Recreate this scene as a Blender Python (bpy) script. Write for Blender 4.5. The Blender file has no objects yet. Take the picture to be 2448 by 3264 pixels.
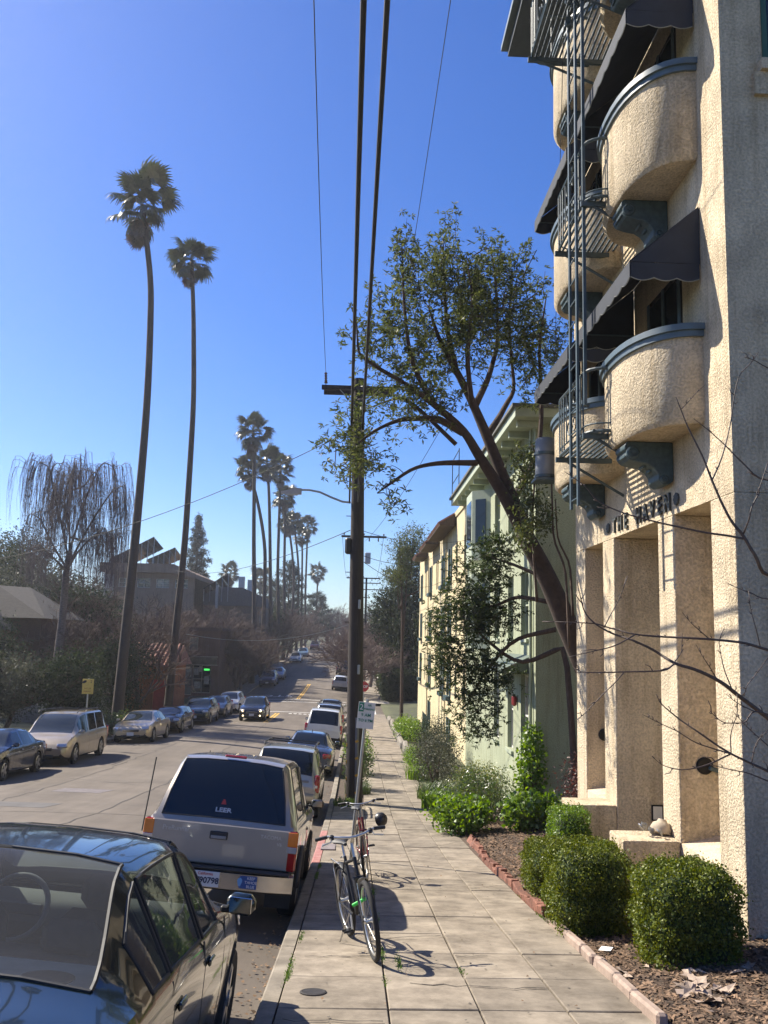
import bpy, math, random
import numpy as np
from mathutils import Matrix, Vector, Euler
random.seed(7)
rng = np.random.default_rng(11)
PI = math.pi
SC = bpy.context.scene
COL = SC.collection

# ---------------------------------------------------------------- camera
cam_data = bpy.data.cameras.new('camera')
cam = bpy.data.objects.new('camera', cam_data)
COL.objects.link(cam)
SC.camera = cam
cam_data.sensor_fit = 'VERTICAL'
cam_data.sensor_height = 36.0
cam_data.lens = 36.0 * 2822.0 / 3264.0
cam_data.clip_start = 0.05
cam_data.clip_end = 6000
_rt = Vector((0.99929101, -0.02946228, 0.02344024))      # rows: world axes of camera right / down / forward
_dn = Vector((0.02732996, 0.13943848, -0.98985352))
_fw = Vector((0.02589487, 0.98979234, 0.14014482))
cam.matrix_world = Matrix(((_rt.x, -_dn.x, -_fw.x, 0), (_rt.y, -_dn.y, -_fw.y, 0), (_rt.z, -_dn.z, -_fw.z, 0), (0, 0, 0, 1)))

# ---------------------------------------------------------------- sky, sun, exposure
SUN_AZ, SUN_EL = math.radians(-57), math.radians(42)     # azimuth from +Y, negative = to the left
world = bpy.data.worlds.new('World')
SC.world = world
world.use_nodes = True
wn = world.node_tree
bg = wn.nodes['Background']
sky = wn.nodes.new('ShaderNodeTexSky')
sky.sky_type = 'NISHITA'
sky.sun_disc = False
sky.sun_elevation = SUN_EL
sky.sun_rotation = SUN_AZ
sky.altitude = 300
sky.air_density = 1.0
sky.dust_density = 0.7
sky.ozone_density = 7.0
bg.inputs['Strength'].default_value = 0.088
hsv = wn.nodes.new('ShaderNodeHueSaturation')
hsv.inputs['Saturation'].default_value = 1.2
hsv.inputs['Hue'].default_value = 0.513
wn.links.new(sky.outputs[0], hsv.inputs['Color'])
wn.links.new(hsv.outputs[0], bg.inputs[0])
sun_data = bpy.data.lights.new('sun', 'SUN')
sun_data.energy = 5.0
sun_data.angle = math.radians(0.53)
sun_data.color = (1.0, 0.92, 0.78)
sun = bpy.data.objects.new('sun', sun_data)
COL.objects.link(sun)
_sd = Vector((math.sin(SUN_AZ) * math.cos(SUN_EL), math.cos(SUN_AZ) * math.cos(SUN_EL), math.sin(SUN_EL)))
sun.location = _sd * 300
sun.rotation_euler = _sd.to_track_quat('Z', 'Y').to_euler()
SC.view_settings.view_transform = 'Standard'
SC.view_settings.look = 'None'
SC.view_settings.gamma = 1
SC.view_settings.use_curve_mapping = False
SC.view_settings.exposure = 1.0
SC.cycles.max_bounces = 8
SC.cycles.transparent_max_bounces = 12
SC.cycles.caustics_reflective = False
SC.cycles.caustics_refractive = False
SC.cycles.use_denoising = True

# ---------------------------------------------------------------- materials
MATS = {}
def mat(name, col=(.5, .5, .5), rough=.7, var=.15, scale=6.0, bump=0.0, bscale=60.0, metal=0.0, spec=.5,
        coat=0.0, isl=0.0, col2=None, detail=6.0, emit=None, aniso=None, objrand=0.0, bdist=.01, stain=None):
    """principled material: colour broken up by two noises (wear), optional bump, optional variation per loose piece"""
    if name in MATS: return MATS[name]
    m = bpy.data.materials.new(name)
    m.use_nodes = True
    nt = m.node_tree
    N, Lk = nt.nodes, nt.links
    b = N['Principled BSDF']
    b.inputs['Roughness'].default_value = rough
    b.inputs['Metallic'].default_value = metal
    b.inputs['Specular IOR Level'].default_value = spec
    if coat:
        b.inputs['Coat Weight'].default_value = coat
        b.inputs['Coat Roughness'].default_value = .04
    if emit:
        b.inputs['Emission Color'].default_value = (*emit[0], 1)
        b.inputs['Emission Strength'].default_value = emit[1]
    tc = N.new('ShaderNodeTexCoord')
    mp = N.new('ShaderNodeMapping')
    Lk.new(tc.outputs['Object'], mp.inputs[0])
    if aniso: mp.inputs['Scale'].default_value = aniso
    c1 = [max(0, x * (1 - var)) for x in col]
    c2 = col2 if col2 else [min(1, x * (1 + var)) for x in col]
    n1 = N.new('ShaderNodeTexNoise')
    n1.inputs['Scale'].default_value = scale
    n1.inputs['Detail'].default_value = detail
    n1.inputs['Roughness'].default_value = .65
    Lk.new(mp.outputs[0], n1.inputs['Vector'])
    rp = N.new('ShaderNodeValToRGB')
    rp.color_ramp.elements[0].position = .32
    rp.color_ramp.elements[1].position = .68
    rp.color_ramp.elements[0].color = (*c1, 1)
    rp.color_ramp.elements[1].color = (*c2, 1)
    Lk.new(n1.outputs['Fac'], rp.inputs[0])
    out = rp.outputs[0]
    if stain:                                   # blotches: (strength, scale, stretch)
        ms = N.new('ShaderNodeMapping'); ms.inputs['Scale'].default_value = stain[2] if len(stain) > 2 else (1, 1, 1)
        gc = N.new('ShaderNodeNewGeometry')
        Lk.new(gc.outputs['Position'], ms.inputs[0])
        ns = N.new('ShaderNodeTexNoise'); ns.inputs['Scale'].default_value = stain[1]; ns.inputs['Detail'].default_value = 9; ns.inputs['Roughness'].default_value = .72
        Lk.new(ms.outputs[0], ns.inputs['Vector'])
        rs_ = N.new('ShaderNodeValToRGB'); rs_.color_ramp.elements[0].position = .36; rs_.color_ramp.elements[1].position = .62
        g_ = 1 - stain[0]
        rs_.color_ramp.elements[0].color = (g_, g_ * .97, g_ * .93, 1); rs_.color_ramp.elements[1].color = (1, 1, 1, 1)
        Lk.new(ns.outputs['Fac'], rs_.inputs[0])
        mm = N.new('ShaderNodeMix'); mm.data_type = 'RGBA'; mm.blend_type = 'MULTIPLY'; mm.inputs[0].default_value = 1
        Lk.new(out, mm.inputs[6]); Lk.new(rs_.outputs[0], mm.inputs[7]); out = mm.outputs[2]
    if isl or objrand:
        hs = N.new('ShaderNodeHueSaturation')
        rm = N.new('ShaderNodeMapRange')
        a = isl or objrand
        rm.inputs['To Min'].default_value = 1 - a
        rm.inputs['To Max'].default_value = 1 + a
        if isl:
            g = N.new('ShaderNodeNewGeometry')
            Lk.new(g.outputs['Random Per Island'], rm.inputs[0])
        else:
            g = N.new('ShaderNodeObjectInfo')
            Lk.new(g.outputs['Random'], rm.inputs[0])
        Lk.new(rm.outputs[0], hs.inputs['Value'])
        Lk.new(out, hs.inputs['Color'])
        out = hs.outputs[0]
    Lk.new(out, b.inputs['Base Color'])
    if bump:
        n2 = N.new('ShaderNodeTexNoise')
        n2.inputs['Scale'].default_value = bscale
        n2.inputs['Detail'].default_value = 4
        Lk.new(mp.outputs[0], n2.inputs['Vector'])
        bp = N.new('ShaderNodeBump')
        bp.inputs['Strength'].default_value = bump
        bp.inputs['Distance'].default_value = bdist
        Lk.new(n2.outputs['Fac'], bp.inputs['Height'])
        Lk.new(bp.outputs[0], b.inputs['Normal'])
    MATS[name] = m
    return m

def leaf_mat(name, c1, c2, trans=.35, rough=.45, gloss=.06):
    if name in MATS: return MATS[name]
    m = bpy.data.materials.new(name)
    m.use_nodes = True
    nt = m.node_tree; N, Lk = nt.nodes, nt.links
    N.remove(N['Principled BSDF'])
    out = N['Material Output']
    g = N.new('ShaderNodeNewGeometry')
    rp = N.new('ShaderNodeValToRGB')
    rp.color_ramp.elements[0].color = (*c1, 1)
    rp.color_ramp.elements[1].color = (*c2, 1)
    Lk.new(g.outputs['Random Per Island'], rp.inputs[0])
    d = N.new('ShaderNodeBsdfDiffuse'); t = N.new('ShaderNodeBsdfTranslucent'); gl = N.new('ShaderNodeBsdfGlossy')
    gl.inputs['Roughness'].default_value = rough
    gl.inputs['Color'].default_value = (.9, .9, .9, 1)
    hs = N.new('ShaderNodeHueSaturation')
    hs.inputs['Saturation'].default_value = 1.15; hs.inputs['Value'].default_value = 1.5; hs.inputs['Hue'].default_value = .485
    Lk.new(rp.outputs[0], hs.inputs['Color'])
    Lk.new(rp.outputs[0], d.inputs[0]); Lk.new(hs.outputs[0], t.inputs[0])
    m1 = N.new('ShaderNodeMixShader'); m1.inputs[0].default_value = trans
    Lk.new(d.outputs[0], m1.inputs[1]); Lk.new(t.outputs[0], m1.inputs[2])
    m2 = N.new('ShaderNodeMixShader'); m2.inputs[0].default_value = gloss
    Lk.new(m1.outputs[0], m2.inputs[1]); Lk.new(gl.outputs[0], m2.inputs[2])
    Lk.new(m2.outputs[0], out.inputs[0])
    MATS[name] = m
    return m

def glass_mat(name, tint=(.75, .85, .8), amount=.9, dust=0.0):
    """clear pane: see-through with Fresnel reflection"""
    if name in MATS: return MATS[name]
    m = bpy.data.materials.new(name)
    m.use_nodes = True
    nt = m.node_tree; N, Lk = nt.nodes, nt.links
    N.remove(N['Principled BSDF'])
    tr = N.new('ShaderNodeBsdfTransparent'); tr.inputs[0].default_value = (*[x * amount for x in tint], 1)
    gl = N.new('ShaderNodeBsdfGlossy'); gl.inputs['Roughness'].default_value = .015
    fr = N.new('ShaderNodeFresnel'); fr.inputs[0].default_value = 1.33
    mx = N.new('ShaderNodeMixShader')
    Lk.new(fr.outputs[0], mx.inputs[0]); Lk.new(tr.outputs[0], mx.inputs[1]); Lk.new(gl.outputs[0], mx.inputs[2])
    Lk.new(mx.outputs[0], N['Material Output'].inputs[0])
    if dust:
        df = N.new('ShaderNodeBsdfDiffuse'); df.inputs[0].default_value = (.42, .40, .35, 1)
        m2 = N.new('ShaderNodeMixShader'); m2.inputs[0].default_value = dust
        Lk.new(mx.outputs[0], m2.inputs[1]); Lk.new(df.outputs[0], m2.inputs[2]); Lk.new(m2.outputs[0], N['Material Output'].inputs[0])
    MATS[name] = m
    return m

# ---------------------------------------------------------------- objects
ORIG = {}
def thing(name, label, cat, loc=(0, 0, 0), group=None, kind=None):
    o = bpy.data.objects.new(name, None)
    o.empty_display_size = .2
    COL.objects.link(o)
    o.location = loc
    ORIG[o] = Vector(loc)
    tag(o, label, cat, group, kind)
    return o
def tag(o, label=None, cat=None, group=None, kind=None):
    if label: o['label'] = label
    if cat: o['category'] = cat
    if group: o['group'] = group
    if kind: o['kind'] = kind
    return o
def copy_tree(o, parent=None):
    c = o.copy(); COL.objects.link(c)
    if parent is not None:
        c.parent = parent
    for ch in o.children:
        copy_tree(ch, c)
    return c

class MB:
    """collects faces; build() links them as one mesh object. Coordinates are world ones; the parent's origin is taken off."""
    def __init__(s):
        s.v = []; s.f = []
    def add(s, vs, fs):
        n = len(s.v)
        s.v.extend([tuple(p) for p in vs])
        s.f.extend([tuple(i + n for i in f) for f in fs])
        return s
    def box(s, c, d, rot=None):
        x, y, z = d[0] / 2, d[1] / 2, d[2] / 2
        P = [Vector((a * x, b * y, e * z)) for e in (-1, 1) for b in (-1, 1) for a in (-1, 1)]
        if rot is not None:
            M = rot if isinstance(rot, Matrix) else Euler(rot).to_matrix()
            P = [M @ p for p in P]
        c = Vector(c)
        return s.add([p + c for p in P], [(0, 2, 3, 1), (4, 5, 7, 6), (0, 1, 5, 4), (2, 6, 7, 3), (0, 4, 6, 2), (1, 3, 7, 5)])
    def bb(s, a, b):
        return s.box([(a[i] + b[i]) / 2 for i in range(3)], [abs(b[i] - a[i]) for i in range(3)])
    def cbox(s, c, d, ch=.01, rot=None):
        """box with chamfered edges"""
        x, y, z = d[0] / 2, d[1] / 2, d[2] / 2
        ch = min(ch, x * .9, y * .9, z * .9)
        P = []; idx = {}
        for sx in (-1, 1):
            for sy in (-1, 1):
                for sz in (-1, 1):
                    for ax in range(3):
                        q = [sx * (x - ch), sy * (y - ch), sz * (z - ch)]
                        q[ax] = (sx * x, sy * y, sz * z)[ax]
                        idx[(sx, sy, sz, ax)] = len(P); P.append(Vector(q))
        F = []
        for ax in range(3):
            o = [i for i in range(3) if i != ax]
            for sg in (-1, 1):
                def k(a, b):
                    t = [0, 0, 0]; t[ax] = sg; t[o[0]] = a; t[o[1]] = b
                    return idx[(*t, ax)]
                F.append((k(-1, -1), k(1, -1), k(1, 1), k(-1, 1)))
        for ax in range(3):
            o = [i for i in range(3) if i != ax]
            for a in (-1, 1):
                for b in (-1, 1):
                    def k(e, w):
                        t = [0, 0, 0]; t[ax] = e; t[o[0]] = a; t[o[1]] = b
                        return idx[(*t, o[w])]
                    F.append((k(-1, 0), k(1, 0), k(1, 1), k(-1, 1)))
        for sx in (-1, 1):
            for sy in (-1, 1):
                for sz in (-1, 1):
                    F.append(tuple(idx[(sx, sy, sz, ax)] for ax in range(3)))
        if rot is not None:
            M = rot if isinstance(rot, Matrix) else Euler(rot).to_matrix()
            P = [M @ p for p in P]
        c = Vector(c)
        return s.add([p + c for p in P], F)
    def quad(s, a, b, c, d):
        return s.add([a, b, c, d], [(0, 1, 2, 3)])
    def poly(s, pts):
        return s.add(pts, [tuple(range(len(pts)))])
    def prism(s, pts, off):
        """extrude the polygon pts by the vector off"""
        n = len(pts); off = Vector(off)
        P = [Vector(p) for p in pts]
        fs = [tuple(range(n))[::-1], tuple(range(n, 2 * n))] + [(i, (i + 1) % n, n + (i + 1) % n, n + i) for i in range(n)]
        return s.add(P + [p + off for p in P], fs)
    def loft(s, rings, closed=True, cap=True):
        n = len(rings[0]); vs = [p for r in rings for p in r]; fs = []
        for i in range(len(rings) - 1):
            for j in range(n if closed else n - 1):
                k = (j + 1) % n
                fs.append((i * n + j, i * n + k, (i + 1) * n + k, (i + 1) * n + j))
        if cap and closed:
            fs.append(tuple(range(n))[::-1]); fs.append(tuple(range((len(rings) - 1) * n, len(rings) * n)))
        return s.add(vs, fs)
    def tube(s, pts, r, n=6, cap=True):
        pts = [Vector(p) for p in pts]
        if not hasattr(r, '__len__'): r = [r] * len(pts)
        rings = []; prev = None
        for i, p in enumerate(pts):
            t = (pts[min(i + 1, len(pts) - 1)] - pts[max(i - 1, 0)])
            if t.length < 1e-9: t = Vector((0, 0, 1))
            t.normalize()
            if prev is None:
                a = Vector((0, 0, 1)) if abs(t.z) < .9 else Vector((1, 0, 0))
                u = t.cross(a).normalized()
            else:
                u = (prev - t * prev.dot(t))
                u = u.normalized() if u.length > 1e-6 else t.orthogonal().normalized()
            prev = u; w = t.cross(u)
            rings.append([p + (u * math.cos(2 * PI * k / n) + w * math.sin(2 * PI * k / n)) * r[i] for k in range(n)])
        return s.loft(rings, True, cap)
    def lathe(s, prof, c, axis=(0, 0, 1), n=24, cap=True):
        """prof: list of (radius, distance along axis)"""
        ax = Vector(axis).normalized(); u = ax.orthogonal().normalized(); w = ax.cross(u); c = Vector(c)
        rings = [[c + ax * h + (u * math.cos(2 * PI * k / n) + w * math.sin(2 * PI * k / n)) * max(r, 1e-4) for k in range(n)] for r, h in prof]
        return s.loft(rings, True, cap)
    def torus(s, c, axis, R, r, n=28, m=8, sq=1.0):
        ax = Vector(axis).normalized(); u = ax.orthogonal().normalized(); w = ax.cross(u); c = Vector(c)
        rings = []
        for k in range(n):
            d = u * math.cos(2 * PI * k / n) + w * math.sin(2 * PI * k / n)
            rings.append([c + d * (R + r * math.cos(2 * PI * j / m)) + ax * (r * sq * math.sin(2 * PI * j / m)) for j in range(m)])
        rings.append(rings[0])
        return s.loft(rings, True, False)
    def build(s, name, m, parent=None, smooth=False, loc=None, bevel=0, off=True):
        me = bpy.data.meshes.new(name)
        o0 = Vector((0, 0, 0))
        if loc is not None: o0 = Vector(loc)
        elif parent is not None and off: o0 = ORIG.get(parent, o0)
        vs = [(p[0] - o0.x, p[1] - o0.y, p[2] - o0.z) for p in s.v]
        me.from_pydata(vs, [], s.f)
        return link_mesh(me, name, m, parent, smooth, loc, bevel)

def link_mesh(me, name, m, parent=None, smooth=False, loc=None, bevel=0):
    me.materials.append(m)
    if smooth:
        me.polygons.foreach_set('use_smooth', [True] * len(me.polygons))
        if smooth != 'all':
            try: me.set_sharp_from_angle(angle=math.radians(smooth if smooth is not True else 40))
            except Exception: pass
    me.update()
    o = bpy.data.objects.new(name, me)
    COL.objects.link(o)
    if loc is not None and parent is None: o.location = loc
    if parent is not None:
        o.parent = parent
        ORIG[o] = ORIG.get(parent, Vector((0, 0, 0)))
    if bevel:
        b = o.modifiers.new('bevel', 'BEVEL'); b.width = bevel; b.segments = 2; b.limit_method = 'ANGLE'
    return o

def np_mesh(name, V, F4=None, F3=None):
    """fast mesh from numpy arrays of quads (n,4) and/or triangles"""
    me = bpy.data.meshes.new(name)
    nv = len(V); q = 0 if F4 is None else len(F4); t = 0 if F3 is None else len(F3)
    me.vertices.add(nv)
    me.vertices.foreach_set('co', np.ascontiguousarray(V, dtype=np.float32).ravel())
    loops = np.concatenate([a.ravel() for a in (F4, F3) if a is not None]).astype(np.int32)
    me.loops.add(len(loops)); me.loops.foreach_set('vertex_index', loops)
    tot = np.array([4] * q + [3] * t, dtype=np.int32)
    st = np.concatenate([[0], np.cumsum(tot)[:-1]]).astype(np.int32)
    me.polygons.add(q + t)
    me.polygons.foreach_set('loop_start', st)
    me.polygons.foreach_set('loop_total', tot)
    me.update(calc_edges=True)
    return me

def text_mesh(body, size, depth=.0, align='CENTER', bold=0.0, sx=1.0):
    cu = bpy.data.curves.new('lettering', 'FONT')
    cu.body = body; cu.size = size; cu.extrude = depth; cu.align_x = align; cu.align_y = 'CENTER'
    cu.offset = bold
    cu.resolution_u = 3
    ob = bpy.data.objects.new('lettering', cu); COL.objects.link(ob)
    dg = bpy.context.evaluated_depsgraph_get(); dg.update()
    me = bpy.data.meshes.new_from_object(ob.evaluated_get(dg))
    bpy.data.objects.remove(ob); bpy.data.curves.remove(cu)
    if sx != 1.0:
        for v in me.vertices: v.co.x *= sx
    return me
def lettering(name, body, size, m, mw, parent, depth=.002, bold=0.0, sx=1.0, align='CENTER'):
    """flat print: text in the local XY plane of the matrix mw (in the parent's space)"""
    me = text_mesh(body, size, depth, align, bold, sx)
    me.transform(mw)
    me.materials.clear()
    return link_mesh(me, name, m, parent)
def frame(o, x, y):
    """matrix with local x along x, local y along y"""
    x = Vector(x).normalized(); y = Vector(y).normalized(); z = x.cross(y)
    return Matrix(((x.x, y.x, z.x, o[0]), (x.y, y.y, z.y, o[1]), (x.z, y.z, z.z, o[2]), (0, 0, 0, 1)))

# ---------------------------------------------------------------- the lie of the land
PY = [-60, -8, 0, 10, 16, 22, 28, 33, 46, 57, 68, 80, 92, 105, 120, 140, 200, 300, 420, 900]
PZ = [5.0, -1.02, -2.0, -3.22, -3.9, -4.45, -4.85, -5.05, -5.5, -5.75, -5.9, -6.0, -5.9, -5.55, -4.85, -3.9, -2.4, -1.9, -1.5, -1.0]
_ps = np.linspace(-60, 900, 9601)
_pz = np.interp(_ps, PY, PZ)
_k = np.ones(41) / 41
_pzs = np.convolve(np.pad(_pz, 20, mode='edge'), _k, mode='valid')
def zg(y): return float(np.interp(y, _ps, _pzs))          # gutter level
XR, XL = -0.66, -10.85                                     # right and left kerb face
XC = (XR + XL) / 2
def xl(y): return float(np.interp(y, [10, 30, 43, 60, 80], [-12.5, -12.1, -11.4, -11.0, XL]))   # the left kerb draws in down the hill
def lift(y): return float(np.interp(y, [35, 62], [.32, 0]))                                        # the left gutter lies higher
def zroad(x, y):
    w = XR - xl(y); f = min(1, max(0, (XR - x) / w)); u = 2 * f - 1
    return zg(y) + .19 * (1 - u * u) + lift(y) * f
def zside(y): return zg(y) + .15
# ================================================================ ground, road, pavement
M_ASPH = mat('asphalt', (.140, .114, .088), .85, var=.18, scale=.7, bump=.5, bscale=90, bdist=.004, stain=(.35, .35, (2.2, .22, 1)))
M_ASPH2 = mat('asphalt_patch', (.10, .093, .088), .9, var=.2, scale=2, bump=.4, bscale=80, bdist=.004)
M_CONC = mat('concrete_slab', (.285, .240, .182), .85, var=.22, scale=1.6, bump=.35, bscale=110, bdist=.004, objrand=.16, stain=(.5, 2.6))
M_KERB = mat('kerb_concrete', (.26, .225, .175), .85, var=.25, scale=3, bump=.4, bscale=70, bdist=.006, stain=(.4, 2.5))
M_RED = mat('red_kerb_paint', (.42, .13, .12), .8, var=.3, scale=9, col2=(.40, .22, .19))
M_SOIL = mat('soil', (.085, .06, .042), .95, var=.4, scale=8, bump=.8, bscale=40, bdist=.02)
M_GRASSY = mat('rough_ground', (.07, .075, .035), .95, var=.4, scale=.4, bump=.6, bscale=6, bdist=.05)
M_YELP = mat('yellow_road_paint', (.62, .36, .05), .75, var=.2, scale=12)
M_WHTP = mat('white_road_paint', (.62, .60, .55), .75, var=.22, scale=10)
M_BRICK = mat('red_brick', (.20, .085, .055), .85, var=.4, scale=14, objrand=.25, bump=.4, bscale=60)
M_IRON = mat('cast_iron', (.06, .055, .05), .6, var=.3, scale=20, metal=.6)

def terr(x, y):
    z = zg(y) - .07
    if x > 2.2: z = zg(y) + .10 + min((x - 2.2) * .05, .6)
    if x < -11.2: z = zg(y) + .05 + lift(y)
    if -12.6 < x < -10.4: z = zg(y) - .07
    if x < -15:
        k = min(1, max(0, (y - 20) / 40))
        z += k * min((-15 - x) * .13, 5.0)
    return z
xs = [-900, -400, -200, -120, -80, -60, -45, -35, -28, -22, -18, -15, -13, -12.65, -12.55, -11.5, -10.45, -10.35, -5, -.8, -.6, 2.19, 2.24, 3, 4, 6, 10, 20, 40, 80, 200, 400, 900]
ys = list(np.arange(-50, 130, 2.0)) + list(np.arange(130, 420, 10.0)) + [420, 500, 600, 900, 1500, 3000]
b = MB()
vs = [(x, y, terr(x, min(y, 890))) for y in ys for x in xs]
nx = len(xs)
fs = [(j * nx + i, j * nx + i + 1, (j + 1) * nx + i + 1, (j + 1) * nx + i) for j in range(len(ys) - 1) for i in range(nx - 1)]
b.add(vs, fs)
tag(b.build('terrain', M_GRASSY, smooth='all'), kind='structure')

# main road with its crown
def strip(name, m, x0, x1, y0, y1, zf, nxs=10, dy=1.0, kind='structure', parent=None, warp=None):
    X = np.linspace(x0, x1, nxs + 1); n = max(1, int(round((y1 - y0) / dy))); Y = np.linspace(y0, y1, n + 1)
    b = MB()
    def wx(x, y): return x if warp is None else (XR + (x - XR) * (xl(y) - XR) / (XL - XR) if warp == 'road' else x + xl(y) - XL)
    b.add([(wx(x, y), y, zf(wx(x, y), y)) for y in Y for x in X],
          [(j * (nxs + 1) + i, j * (nxs + 1) + i + 1, (j + 1) * (nxs + 1) + i + 1, (j + 1) * (nxs + 1) + i) for j in range(n) for i in range(nxs)])
    o = b.build(name, m, parent, smooth='all')
    if parent is None: tag(o, kind=kind)
    return o
def on_road(e): return lambda x, y: zroad(x, y) + e
road = strip('road', M_ASPH, XL, XR, -25, 420, on_road(0), 14, 1.5, warp='road')
# cross street at the bottom of the dip
strip('cross_street', M_ASPH, XR, 70, 69, 79, lambda x, y: zg(y) + .004, 8, 2)
strip('cross_street', M_ASPH, -80, XL, 69, 79, lambda x, y: zg(y) + .004, 8, 2)
# painted markings (flat paint lying on the road)
def mark(name, m, pts, e=.004, nseg=8):
    """thin painted quad p0 p1 p2 p3, split so that it follows the road"""
    b = MB(); (ax, ay), (bx, by), (cx_, cy_), (dx, dy_) = pts
    vs = []; fs = []
    for i in range(nseg + 1):
        t = i / nseg
        for (p, q) in (((ax, ay), (dx, dy_)), ((bx, by), (cx_, cy_))):
            x = p[0] + (q[0] - p[0]) * t; y = p[1] + (q[1] - p[1]) * t
            vs.append((x, y, zroad(x, y) + e))
    for i in range(nseg): fs.append((2 * i, 2 * i + 1, 2 * i + 3, 2 * i + 2))
    return b.add(vs, fs).build(name, m, road, off=False)
for dx in (-.13, .08):
    mark('centre_line', M_YELP, [(-5.35 + dx, 83.2), (-5.22 + dx, 83.2), (-5.22 + dx, 102), (-5.35 + dx, 102)], nseg=30)
    mark('centre_line', M_YELP, [(-5.75 + dx, 58), (-5.62 + dx, 58), (-5.62 + dx, 66.5), (-5.75 + dx, 66.5)], nseg=16)
for y in (68.0, 79.6, 82.3):
    mark('crosswalk_line', M_WHTP, [(XL + .3, y), (XL + .3, y + .3), (XR - .2, y + .3), (XR - .2, y)], nseg=24)
for k in range(12):
    x = -4.9 + k * .36
    mark('stop_line', M_WHTP, [(x, 66.3), (x, 66.8), (x + .22, 66.8), (x + .22, 66.3)], nseg=2)
for x in (1.3, 3.9):
    b = MB(); b.quad((x, 69.6, zg(69.6) + .009), (x + .3, 69.6, zg(69.6) + .009), (x + .3, 78.4, zg(78.4) + .009), (x, 78.4, zg(78.4) + .009)).build('crosswalk_line', M_WHTP, road, off=False)
me = text_mesh('STOP', 2.1, 0, sx=.85)
for v in me.vertices:
    x, y = -8.1 - v.co.x, 86.6 - v.co.y * 1.6
    v.co = (x, y, zroad(x, y) + .006)
me.materials.clear()
link_mesh(me, 'stop_lettering', M_WHTP, road)
# patches and utility covers in the asphalt
for i, (x0, x1, y0, y1) in enumerate([(-8.6, -7.0, 20.9, 21.9), (-8.0, -6.7, 24.4, 25.3), (-9.3, -4.0, 46, 47.2)]):
    mark('asphalt_patch', M_ASPH2 if i != 1 else mat('asphalt_patch_pale', (.15, .13, .13), .9, var=.2), [(x0, y0), (x0 + .1, y1), (x1 + .15, y1), (x1, y0)], nseg=4)
# ---------------------------------------------------------------- kerbs
def kerb(name, kx0, kx1, y0, y1, piece=3.0, redspan=None, shift=False):
    root = thing(name, None, None, (0, 0, 0), kind='structure')
    y = y0
    while y < y1 - .01:
        L = min(piece, y1 - y)
        red = redspan and redspan[0] <= y < redspan[1]
        a, bb_ = y + .006, y + L - .006
        if red: L = min(L, .9); bb_ = y + L - .006
        n = 3
        rings = []
        for k in range(n + 1):
            yy = a + (bb_ - a) * k / n; g = zg(yy)
            x0, x1 = (kx0 + xl(yy) - XL, kx1 + xl(yy) - XL) if shift else (kx0, kx1)
            if shift: g += lift(yy)
            rings.append([(x0, yy, g - .12), (x0, yy, g + .125 if x0 > -5 else g + .15), (x0 + (.02 if x0 > -5 else 0), yy, g + .148), (x1 - (0 if x0 > -5 else .02), yy, g + .148), (x1, yy, g + .15 if x0 > -5 else g + .125), (x1, yy, g - .12)])
        MB().loft(rings).build('kerb_stone', M_RED if red else M_KERB, root)
        y += L
kerb('kerb_right', XR, XR + .14, -30, 68, 3.0, (14.2, 18.9))
kerb('kerb_right_far', XR, XR + .14, 80.5, 200, 8.0)
kerb('kerb_left', XL - .14, XL, 10, 68, 3.0, shift=True)
kerb('kerb_left_far', XL - .14, XL, 80.5, 200, 8.0)
# ---------------------------------------------------------------- pavement slabs on the right, laid one by one
sw = thing('sidewalk', None, None, kind='structure')
cols = [XR + .145, .30, .97, 1.62, 2.2]
rows = [3.2]
rr = random.Random(3)
while rows[-1] < 40: rows.append(rows[-1] + .93)
for j in range(len(rows) - 1):
    for i in range(4):
        x0, x1, y0, y1 = cols[i] + .006, cols[i + 1] - .006, rows[j] + .006, rows[j + 1] - .006
        if i == 0 and 24.2 < y0 < 40: continue           # planting strip beside the kerb
        dz = rr.uniform(-.006, .006); tx = rr.uniform(-.004, .004); ty = rr.uniform(-.005, .005)
        b = MB(); ch = .007; P = []
        for (ins, dd) in ((0, -.09), (0, -ch), (ch, 0)):
            for (x, y) in ((x0 + ins, y0 + ins), (x1 - ins, y0 + ins), (x1 - ins, y1 - ins), (x0 + ins, y1 - ins)):
                P.append((x, y, zside(y) + dd + dz + tx * (x - x0) + ty * (y - y0)))
        fs = [(8, 9, 10, 11)] + [(r * 4 + k, r * 4 + (k + 1) % 4, r * 4 + 4 + (k + 1) % 4, r * 4 + 4 + k) for r in (0, 1) for k in range(4)]
        b.add(P, fs).build('slab', M_CONC, sw)
strip('sidewalk_near', M_CONC, XR + .145, 2.2, -30, 3.19, lambda x, y: zside(y), 3, 1.5)
strip('bounce_apron', M_CONC, 2.2, 9, -30, 2.9, lambda x, y: zside(y) + .02, 3, 1.5)  # unseen pale apron behind the camera, added to bounce light onto shaded walls
strip('sidewalk_bed', M_SOIL, XR + .14, 2.2, -6, 41, lambda x, y: zg(y) + .085, 3, 1.5)
strip('sidewalk_far', M_CONC, .3, 2.2, 40.6, 68, lambda x, y: zside(y), 3, 1.5)
strip('verge', M_GRASSY, XR + .14, .3, 40.6, 68, lambda x, y: zside(y) - .02, 2, 1.5)
strip('sidewalk_far', M_CONC, .6, 2.4, 80.5, 200, lambda x, y: zside(y), 3, 2)
strip('verge', M_SOIL, XR + .14, .6, 80.5, 200, lambda x, y: zside(y) - .02, 2, 2)
strip('ramp_slab', mat('pale_concrete', (.42, .38, .31), .85, var=.12, scale=3), XR + .14, 3.0, 80.2, 83.5, lambda x, y: zside(y) + .006, 3, 1)
strip('sidewalk_left', M_CONC, -13.0, XL - .14, 10, 68, lambda x, y: zside(y) + lift(y), 3, 1.5, warp='shift')
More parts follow.
